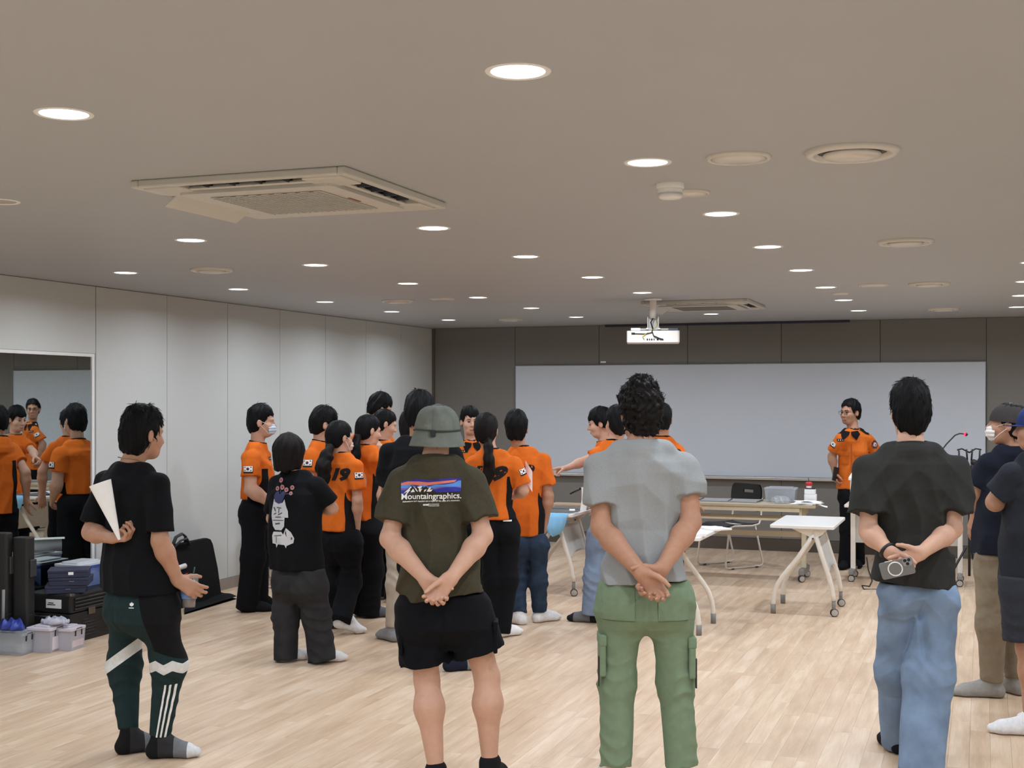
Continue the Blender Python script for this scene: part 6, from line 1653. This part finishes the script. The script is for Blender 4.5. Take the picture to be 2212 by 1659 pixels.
# blue cloth hanging over the desk edge as a rounded triangle
M_BLUE = cloth('light_blue_cloth', (134, 190, 226), .05, 12)
vs = []; NX, NY = 14, 10
for j in range(NY+1):
    t = j/NY
    for i in range(NX+1):
        u = i/NX*2-1; w = .17*math.sqrt(max(0, 1-t**1.6)); x = .31+u*w*.75+.01*t; z = .722-.20*t; y = -.045-.055*math.sin(min(1, t*1.2)*math.pi*.6)*(1-u*u)-.006*math.sin(u*9)
        if j == 0: y = -.02
        vs.append((x, y, z))
MB().raw(vs, [(j*(NX+1)+i, (j+1)*(NX+1)+i, (j+1)*(NX+1)+i+1, j*(NX+1)+i+1) for j in range(NY) for i in range(NX)], True)
top_strip = [(.1825+.255*i/NX, .10*(1-k)-.02*k, .7165) for k in (0, 1) for i in range(NX+1)]
bc = MB().raw(top_strip, [(i, i+NX+1, i+NX+2, i+1) for i in range(NX)], True).raw(vs, [(j*(NX+1)+i, (j+1)*(NX+1)+i, (j+1)*(NX+1)+i+1, j*(NX+1)+i+1) for j in range(NY) for i in range(NX)], True).build('blue_cloth', M_BLUE, None, T2.location, (0, 0, T2.rotation_euler.z))
tag(bc, 'light blue cloth hanging in a point over the front edge of the centre desk', 'cloth')
# papers on the hidden desk
desk_item(T3, 'paper_pile', -.10, .18, .21, .297, .02, M_PAPER, 'white paper pile on the desk behind the curly-haired man', 'papers', .3)
desk_item(T3, 'paper_pile', .0, .62, .16, .22, .012, M_PAPER, 'small white paper pile at the far corner of the hidden desk', 'papers', .8)

# ------------------------------------------------------------------ lectern desk, microphone and stand at the right
g = ground(2074, 1262); ld_ = empty('lectern_desk', g, -RA, 'white desk on posts mostly hidden behind the charcoal T-shirt man', 'desk')
MB().rbox((-1.02, -.25, .70), (.05, .30, .725), .02).build('tabletop', M_TOPW, ld_, bevel=.004)
for x in (0.0, -.96):
    MB().box((x-.022, -.02, .10), (x+.022, .03, .70)).build('post', M_WHITEM, ld_, bevel=.004)
    MB().bbox((x, 0, .085), (.045, .42, .035)).build('foot_bar', M_GREYP, ld_, bevel=.005)
    for y in (-.18, .18): caster(ld_, x, y, .032)
MB().box((-.94, .0, .35), (-.02, .014, .62)).build('modesty_panel', M_MESH, ld_)
def on_lec(x, y, z=.726): return ld_.location+Matrix.Rotation(-RA, 3, 'Z') @ Vector((x, y, z))
bx = empty('desk_lectern', on_lec(-.72, .06), -RA, 'small white desktop lectern beside the officer at the whiteboard', 'lectern')
MB().box((-.26, -.14, 0), (.26, .16, .24)).build('body', M_PAPER, bx, bevel=.004); MB().box((-.27, -.17, .24), (.27, .18, .262), Matrix.Rotation(.1, 4, 'X')).build('slope', M_PAPER, bx)
mc = empty('gooseneck_microphone', on_lec(-.33, .08), -RA, 'black gooseneck microphone with glowing red ring', 'microphone')
MB().bbox((0, 0, .02), (.12, .15, .04)).build('base', M_BLACK, mc, bevel=.008)
tipw = at(2086, 938, mc.location.y); lx = (tipw-mc.location); lx = Matrix.Rotation(RA, 3, 'Z') @ lx
neck_pts = [(0, 0, .04), (.01, 0, .2), (lx.x*.25, lx.y*.25, lx.z*.62), (lx.x*.55, lx.y*.55, lx.z*.86), (lx.x*.75, lx.y*.75, lx.z*.985), (lx.x*.86, lx.y*.86, lx.z*1.01), (lx.x*.95, lx.y*.95, lx.z*1.005)]
MB().tube(neck_pts, .0065, 8).build('gooseneck', M_TIRE, mc)
MB().tube([(lx.x*.95, lx.y*.95, lx.z*1.005), (lx.x*.97, lx.y*.97, lx.z*1.003), (lx.x*.99, lx.y*.99, lx.z)], [.012, .015, .015], 12).build('light_ring', mat('red_ring', (200, 30, 60), .4, emit=((255, 40, 80), 2.5)), mc)
MB().tube([(lx.x*.99, lx.y*.99, lx.z), (lx.x*1.02, lx.y*1.02, lx.z*.996), (lx.x*1.045, lx.y*1.045, lx.z*.992)], [.016, .017, .008], 12).build('head', M_BLACK, mc)
# black music-stand style tripod with clamps
g = ground(2094, 1268); ts = empty('tripod_stand', g, .2, 'black folding stand with double clamp head near the masked man', 'stand')
zt = 1.72-(1025-HOR)*g.y/F_PX
for k in range(3):
    a = math.radians(120*k+35); MB().tube([(.03*math.cos(a), .03*math.sin(a), .36), (.20*math.cos(a), .20*math.sin(a), .03), (.23*math.cos(a), .23*math.sin(a), .012)], .011, 7).build('leg', M_BLACK, ts)
MB().tube([(0, 0, .10), (0, 0, zt)], .012, 8).build('pole', M_BLACK, ts)
for s_, hgt in ((-1, .15), (1, .16)):
    MB().tube([(0, 0, zt-.02), (s_*.025, 0, zt+.06), (s_*.04, 0, zt+.11)], [.022, .02, .016], 8).build('arm', M_BLACK, ts)
    MB().lathe([(.0005, -.03), (.028, -.02), (.03, 0), (.028, .02), (.0005, .03)], 12, Matrix.Translation((s_*.045, 0, zt+.11))).build('ball_head', M_BLACK, ts)
    MB().tube([(s_*.10, 0, zt+.11), (s_*.105, 0, zt+.22)], .008, 6).tube([(s_*.02, 0, zt+.13), (s_*.03, 0, zt+.23)], .008, 6).tube([(s_*.0, 0, zt+.20), (s_*.07, .01, zt+.235), (s_*.12, .0, zt+.225)], .007, 6).build('clamp', M_BLACK, ts)
pts = [ground(1872, 1205), ground(1876, 1232), ground(1884, 1256), ground(1878, 1268), ground(1862, 1266), ground(1866, 1274), ground(1900, 1274), ground(1960, 1262)]
cb = MB().tube([(q.x, q.y, .006) for q in pts], .005, 6).build('floor_cable', M_BLACK); tag(cb, 'thin black cable looping on the floor behind the charcoal T-shirt man', 'cable')

# ------------------------------------------------------------------ things in hands
# phone of the charcoal T-shirt man
pc = at(1938, 1227, 5.98-.285)
ph = empty('smartphone', pc, 0, 'grey smartphone with white ring on its case held behind the back', 'phone')
ph.rotation_euler = (math.radians(90), 0, 0); ph.rotation_euler = (Matrix.Rotation(math.radians(-16), 3, 'Y') @ Matrix.Rotation(math.radians(-18), 3, 'Z') @ Matrix.Rotation(math.radians(90), 3, 'X')).to_euler()
M_PH = plastic('phone_case', (112, 112, 110), .35)
MB().rbox((-.073, -.038, 0), (.073, .038, .011), .010).build('case', M_PH, ph, bevel=.002)
ring = [(.030*math.cos(a), .030*math.sin(a), .0115) for a in [2*math.pi*k/32 for k in range(33)]]
q = MB().tube([(x-.008, y, z) for x, y, z in ring], .0028, 6, False, .4).build('ring', INK_W, ph)
MB().rbox((.030, .002, .0105), (.070, .036, .0135), .008).build('camera_island', plastic('camera_grey', (140, 140, 142), .25), ph)
for x, y in ((.041, .027), (.058, .027), (.049, .011)): MB().lathe([(.0005, .0150), (.006, .0150), (.0075, .0135)], 14, Matrix.Translation((x, y, 0))).build('lens', plastic('lens_black', (12, 12, 14), .1), ph)
MB().box((-.045, .0372, .003), (-.012, .0395, .008)).build('side_button', INK_W, ph)
# rolled paper of the track-pants man
a_, b_ = at(258, 1166, 6.2-.20), at(216, 1043, 6.2-.19)
ax = (b_-a_).normalized(); sd = Vector((1, 0, 0)); sd = (sd-ax*sd.dot(ax)).normalized(); s2 = ax.cross(sd)
vs = []; n = 26
for t in (0, .5, 1):
    for k in range(n+1):
        a = 2*math.pi*k/n*1.15; r = (.006+.046*t)*(1+.05*k/n); vs.append(tuple(ax*(t*(b_-a_).length)+sd*(r*math.cos(a))+s2*(r*.45*math.sin(a))))
rp = MB().raw(vs, [(i*(n+1)+k, i*(n+1)+k+1, (i+1)*(n+1)+k+1, (i+1)*(n+1)+k) for i in range(2) for k in range(n)], True).build('rolled_paper', M_PAPER, None, a_)
tag(rp, 'white paper rolled to a cone held behind the track-pants man', 'paper')
# iced drink
cl = at(408, 1312, 6.155); ct = at(410, 1244, 6.165); cu = empty('iced_drink', cl, 0, 'clear plastic cup of iced coffee with blue sleeve and green straw', 'cup')
up = (ct-cl).normalized(); cu.rotation_euler = Vector((0, 0, 1)).rotation_difference(up).to_euler(); L = (ct-cl).length
MB().lathe([(.0005, 0), (.030, 0), (.034, L*.4), (.041, L*.85), (.044, L), (.042, L), (.039, L*.85), (.032, L*.4), (.028, .004)], 24).build('cup', plastic('cup_clear', (225, 225, 222), .1, alpha=.14), cu)
MB().lathe([(.0005, .004), (.0275, .004), (.0325, L*.42), (.0005, L*.42)], 20).build('coffee', plastic('coffee', (74, 38, 24), .2), cu)
MB().lathe([(.0005, L*.42), (.0325, L*.42), (.038, L*.80), (.0005, L*.82)], 20).build('milk_foam', plastic('foam', (222, 208, 184), .4), cu)
MB().lathe([(.0345, L*.28), (.0385, L*.52), (.040, L*.52), (.036, L*.28)], 24).build('sleeve', plastic('blue_sleeve', (110, 142, 196), .6), cu)
for k in range(4): MB().bbox((0, 0, 0), (.016, .016, .016)).build('ice_cube', plastic('ice', (232, 232, 226), .1), cu, (.018*math.cos(k*1.7), .018*math.sin(k*1.7), L*.83), (k, k*.7, 0), .003)
MB().tube([(.0, 0, L*.3), (.022, 0, L*1.28)], .0035, 7).build('straw', plastic('green_straw', (34, 78, 66), .4), cu)
# sheet held by the light-jeans man and the card at the jeans man's hand
vs = [(.01*math.sin(j*.5)+.07*i-.035, .006*math.cos(i*2), .09-.18*j/8) for j in range(9) for i in range(2)]
q = MB().raw(vs, [(j*2, j*2+2, j*2+3, j*2+1) for j in range(8)], True).build('held_sheet', M_PAPER, None, at(1262, 1078, 9.85-.06), (0, .06, .9)); tag(q, 'white sheet held upright by the man in light jeans', 'paper')
q = MB().tube([tuple(at(1231, 1067, 9.79)), tuple(at(1247, 1059, 9.79)), tuple(at(1254, 1055, 9.80))], [.006, .008, .010], 8).build('black_pen', M_BLACK); tag(q, 'thick black pen sticking out beside the upright white sheet', 'pen')
hp = empty('hanging_card', at(1176, 1146, 9.8+.0), 0, 'white card dangling on a cord from the hand of the jeans man', 'card')
MB().tube([(0, 0, 0), (0, 0, -.06)], .002, 5).build('cord', M_PAPER, hp); MB().bbox((0, 0, -.13), (.012, .07, .14)).build('card', M_PAPER, hp)
vs = [(.05*i/4-.02, -.02-.012*math.sin(i*.8), .07-.15*j/6-.02*i) for j in range(7) for i in range(5)]
q = MB().raw(vs, [(j*5+i, (j+1)*5+i, (j+1)*5+i+1, j*5+i+1) for j in range(6) for i in range(4)], True).build('pink_sheet', mat('pale_pink_paper', (232, 206, 206), .8), None, at(1141, 1015, 9.26+.03)); tag(q, 'pale pink sheet tucked under the arm of the straight-ponytail woman', 'paper')
ho = OFFICER2
wl = at(1805, 1024, 13.02); q = MB().rbox((-.035, -.006, -.07), (.035, .006, .07), .005).build('black_wallet', M_BLACK, None, wl, (0, .2, .5)); tag(q, 'black folder in the hand of the officer at the whiteboard', 'folder')

# ------------------------------------------------------------------ storage corner at the left
M_CASE = mat('flight_case_black', (24, 23, 23), .5, var=.15, scale=80, bump=.3, bscale=300); M_CORNER = metal('case_corner', (128, 122, 112), .35)
gc = ground(152, 1392); fc = empty('flight_case', gc, -RA, 'black ribbed flight case with white label below the navy boxes', 'case')
Wc, Lc, Hc = .385, .86, .345
MB().box((-Wc, 0, .0), (0, Lc, Hc*.60)).build('lower_shell', M_CASE, fc, bevel=.008)
MB().box((-Wc, 0, Hc*.61), (0, Lc, Hc)).build('lid', M_CASE, fc, bevel=.014)
for k in range(4): MB().tube([(.003, .04, Hc*(.68+.07*k)), (.003, Lc-.04, Hc*(.68+.07*k))], .009, 6).build('rib', M_CASE, fc)
for k in range(6): MB().tube([(.001, .12, .04+.022*k), (.001, .42, .04+.022*k)], .004, 5).build('rib', M_CASE, fc)
for x in (0, -Wc): MB().bbox((x, 0, Hc), (.045, .045, .02)).build('corner_cap', M_CORNER, fc, bevel=.006)
MB().bbox((-.14, -.004, Hc*.80), (.13, .004, .062)).build('label', M_PAPER, fc)
for k, (w, z) in enumerate(((.045, .006), (.07, -.006))): MB().bbox((-.165+w*.1, -.0068, Hc*.80+z), (w, .001, .006)).build('label_line', INK_K, fc)
MB().tube([(-.30, -.012, Hc*.56), (-.30, -.028, Hc*.54), (-.16, -.028, Hc*.54), (-.16, -.012, Hc*.56)], .008, 6).build('handle', M_TIRE, fc)
MB().bbox((.006, .22, Hc*.60), (.012, .07, .05)).build('latch', M_CORNER, fc, bevel=.003)
def on_case(x, y, z=0): return fc.location+Matrix.Rotation(-RA, 3, 'Z') @ Vector((x, y, Hc+.001+z))
M_NAVYB = plastic('navy_box', (34, 40, 66), .5)
for k, (dx, dy, r_) in enumerate(((-.02, 0, .06), (.012, .012, -.03), (.0, .008, .03))):
    q = empty('navy_box', on_case(-.12+dx, .13+dy, .055*k), -RA+math.radians(32)+r_, 'dark navy flat box, %s of the stack of three' % ('lowest', 'middle one', 'topmost')[k], 'box', 'navy boxes on the flight case')
    MB().box((-.135, -.11, 0), (.135, .11, .034)).build('base', M_NAVYB, q, bevel=.003); MB().box((-.138, -.113, .0345), (.138, .113, .0535)).build('lid', M_NAVYB, q, bevel=.003)
    MB().bbox((.02, -.1142, .03), (.035, .002, .005 if k < 2 else .02)).build('sticker', M_PAPER if k == 2 else plastic('dim_print', (110, 116, 140), .5), q)
M_BLID = plastic('blue_lid', (60, 92, 176), .35); M_BCLR = plastic('blue_clear', (150, 172, 224), .2, alpha=.55)
def lidbin(o, rz, w, d, h, label, items, lidm, tubm):
    b = bin_box('storage_bin', o, rz, w, d, h, tubm, label, 'bin', lidm, .03, False, 'plastic storage bins')
    for (x, y, z, sx, sy, sz, c) in items: MB().bbox((x, y, z), (sx, sy, sz)).build('content', plastic('content_%d_%d_%d' % c, c, .5), b, bevel=.003)
    return b
M_MILK = plastic('milky_lid', (218, 222, 226), .3, alpha=.85)
b1 = lidbin(on_case(-.25, .42), -RA, .22, .30, .15, 'clear bin with milky lid behind the navy boxes, left one', [(-.04, -.08, .06, .10, .10, .09, (90, 116, 190)), (.05, -.12, .05, .07, .05, .07, (226, 226, 226)), (0, .08, .07, .16, .12, .1, (120, 150, 214))], M_MILK, M_BCLR)
MB().rbox((-.116, -.156, .135), (.116, .156, .149), .02).build('rim', M_BLID, b1)
b2 = lidbin(on_case(.06, .66), -RA-.05, .30, .34, .16, 'clear bin of blue packs right of the navy boxes', [(-.06, -.12, .11, .12, .10, .06, (58, 88, 184)), (.08, -.12, .10, .10, .1, .07, (66, 96, 196)), (.0, -.10, .03, .26, .12, .05, (214, 208, 214)), (.02, .1, .07, .2, .14, .1, (150, 168, 220))], M_MILK, M_BCLR)
q = empty('paper_roll', on_case(-.04, .68, .191), -RA+.8, 'white paper roll with dark hollow end on the bins', 'roll')
MB().tube([(0, -.13, .05), (0, .13, .05)], .047, 18, False).tube([(0, .13, .05), (0, -.13, .05)], .040, 18, False).build('roll', M_PAPER, q)
MB().lathe([(.0005, 0), (.0405, 0)], 18, Matrix.Translation((0, .0, .05)) @ Matrix.Rotation(math.pi/2, 4, 'X')).build('hollow', M_BLACK, q)
vs = [(-.06+.12*i/6, -.15+.3*j, .100+.012*math.sin(i)) for i in range(7) for j in range(2)]; MB().raw(vs, [(i*2, i*2+2, i*2+3, i*2+1) for i in range(6)], True).build('loose_sheet', M_PAPER, q)
q = MB().rbox((-.07, -.10, 0), (.07, .10, .03), .01).build('red_case', plastic('dark_red', (120, 30, 38), .5), None, on_case(-.27, .72, .0), (0, 0, -RA)); tag(q, 'flat dark red case wedged between the two bins on the flight case', 'case')
# tall black cases left of it
for k, (px, py, w, d, h, lab) in enumerate(((42, 1403, .12, .10, .765, 'tall narrow black case standing left of the flight case'), (-1, 1405, .11, .08, .80, 'tall black bag with a grey rod at the left edge'))):
    o = ground(px, py); q = empty('tall_case', o, -RA+.15, lab, 'case')
    MB().rbox((-w/2, 0, 0), (w/2, d, h), .02).build('shell', M_CASE, q, bevel=.008)
    MB().box((-w/2-.002, .02, h*.30), (w/2+.002, .05, h*.31)).build('strap', M_TIRE, q); MB().bbox((w/2+.006, .06, h*.72), (.014, .07, .12)).build('grip', M_TIRE, q, bevel=.005)
    if k:
        MB().tube([(w/2-.01, -.03, .08), (w/2-.005, -.03, .42)], .011, 8).build('rod', M_GREYP, q); MB().lathe([(.06, -.015), (.065, -.008), (.065, .008), (.06, .015)], 18, Matrix.Translation((w/2-.03, -.03, .07)) @ Matrix.Rotation(math.pi/2, 4, 'X')).build('wheel', M_TIRE, q)
# clear bins on the floor
def floorbin(px, py, w, d, h, rz, label, lidm, tubm, cont):
    o = ground(px, py)+Matrix.Rotation(-RA+rz, 3, 'Z') @ Vector((-w/2*.9, d/2*.9, 0))
    b = bin_box('clip_bin', o, -RA+rz, w, d, h, tubm, label, 'bin', lidm, .03, True, 'clear clip bins on the floor')
    for (x, y, z, sx, sy, sz, c) in cont: MB().bbox((x, y, z), (sx, sy, sz)).build('content', plastic('content_%d_%d_%d' % c, c, .6), b, bevel=.004)
    return b
M_PINK = plastic('pinkish_lid', (214, 206, 214), .35, alpha=.92)
floorbin(154, 1407, .125, .17, .135, .12, 'small cloudy clip bin beside the flight case', M_PINK, M_LILAC, [(0, 0, .06, .12, .14, .08, (208, 196, 202))])
floorbin(108, 1411, .18, .20, .15, .12, 'white-lidded clip bin in the middle of the floor row', M_PINK, M_LILAC, [(0, 0, .06, .18, .14, .09, (216, 208, 214))])
b3 = floorbin(46, 1417, .26, .15, .13, .12, 'clear clip bin with blue wrap on its lid at the left edge', M_CLEAR, M_CLEAR, [(-.04, 0, .05, .14, .14, .06, (150, 160, 176)), (.08, .02, .04, .07, .12, .05, (196, 200, 206))])
f = Field((-.16, -.13, 0), (.16, .13, .14), .006).add(ellipsoid((0, 0, .02), (.11, .062, .05))); f.disp(lambda X, Y, Z: -.012*ridge(X*40+2*np.sin(Y*30))-.006*noise3(X, Y, Z, 60)); f.clip(lambda X, Y, Z: .001-Z+0*X+0*Y)
q = link('blue_wrap', to_mesh('blue_wrap', [f.mesh()]), plastic('blue_film', (48, 66, 150), .3), None, b3.location+Vector((0, 0, .162)), (0, 0, -RA)); tag(q, 'crumpled blue wrap on top of the left clip bin', 'wrap')
f = Field((-.12, -.09, 0), (.12, .09, .1), .006).add(ellipsoid((0, 0, .015), (.10, .07, .032))); f.disp(lambda X, Y, Z: -.008*ridge(X*50+2*np.sin(Y*40))-.004*noise3(X, Y, Z, 70)); f.clip(lambda X, Y, Z: .001-Z+0*X+0*Y)
q = link('plastic_wrap', to_mesh('plastic_wrap', [f.mesh()]), M_LILAC, None, ground(118, 1411)+Matrix.Rotation(-RA, 3, 'Z') @ Vector((-.07, .09, .182)), (0, 0, -RA)); tag(q, 'crumpled clear wrap lying on the middle clip bin', 'wrap')

# black portfolio bag against the left wall
M_BAG = cloth('bag_nylon', (20, 20, 22), .2, 60)
A, B = ground(397, 1313), ground(467, 1292); dv = (B-A).normalized(); nv = Vector((-dv.y, dv.x, 0)); nv = nv if nv.x < 0 else -nv
pbag = empty('portfolio_bag', A, math.atan2(dv.y, dv.x), 'large open black portfolio bag leaning on the left wall', 'bag')
Lb = (B-A).length+.10; Hb = .53
vs = []
for z, y, x0, x1 in ((0, 0, -.12, Lb), (.25, .02, -.12, Lb-.03), (.46, .045, -.10, Lb-.07), (.505, .05, -.08, Lb-.10), (.52, .052, -.06, Lb-.15)):
    vs.append([(x0, y, z), (x1, y, z), (x1, y+.05, z), (x0, y+.05, z)])
flat = [v for r in vs for v in r]; n = 4; L = len(vs)
MB().raw(flat, [(i*n+k, i*n+(k+1) % n, (i+1)*n+(k+1) % n, (i+1)*n+k) for i in range(L-1) for k in range(n)]+[tuple((L-1)*n+k for k in range(n))]).build('back_pocket', M_BAG, pbag, bevel=.008)
C1, C2, C3, C4 = [Matrix.Rotation(-pbag.rotation_euler.z, 3, 'Z') @ (ground(*q)-A) for q in ((398, 1328), (512, 1294), (474, 1282), (400, 1300))]
NF = 8; vs = []
for j in range(NF+1):
    for i in range(NF+1):
        u, v = i/NF, j/NF; q = (C1*(1-u)+C2*u)*(1-v)+(C4*(1-u)+C3*u)*v; vs.append((q.x, q.y, .014+.010*math.sin(u*7+v*3)*math.sin(v*4)+.01*u*(1-v)))
fl = [(j*(NF+1)+i, j*(NF+1)+i+1, (j+1)*(NF+1)+i+1, (j+1)*(NF+1)+i) for j in range(NF) for i in range(NF)]; m = len(vs); vs += [(a, b, .001) for a, b, c in vs]
MB().raw(vs, fl+[tuple(m+k for k in f_)[::-1] for f_ in fl], True).build('open_flap', M_BAG, pbag)
MB().tube([(-.05, .08, .50), (-.02, .06, .58), (.06, .05, .60), (.13, .06, .57), (.16, .08, .50)], .016, 8, True, .6).build('strap', M_TIRE, pbag)
MB().tube([(-.06, .06, .49), (.0, .03, .55), (.08, .02, .56), (.16, .04, .50)], .014, 8, True, .6).build('strap', M_TIRE, pbag)
MB().bbox((.09, .082, .42), (.03, .01, .05)).build('leather_tag', plastic('tag_brown', (58, 48, 46), .6), pbag)
wh = Vector((-.03, -.02, .33)); MB().tube([(-.10, .045, .325), (.07, .03, .335)], .022, 10).build('paper_tube', M_PAPER, pbag)
MB().tube([(-.06, .03, .24), (.0, .022, .255), (.11, .03, .27), (.11, .03, .252), (-.02, .022, .232)], .008, 7).build('orange_strap', plastic('orange_strap', (214, 84, 48), .6), pbag)
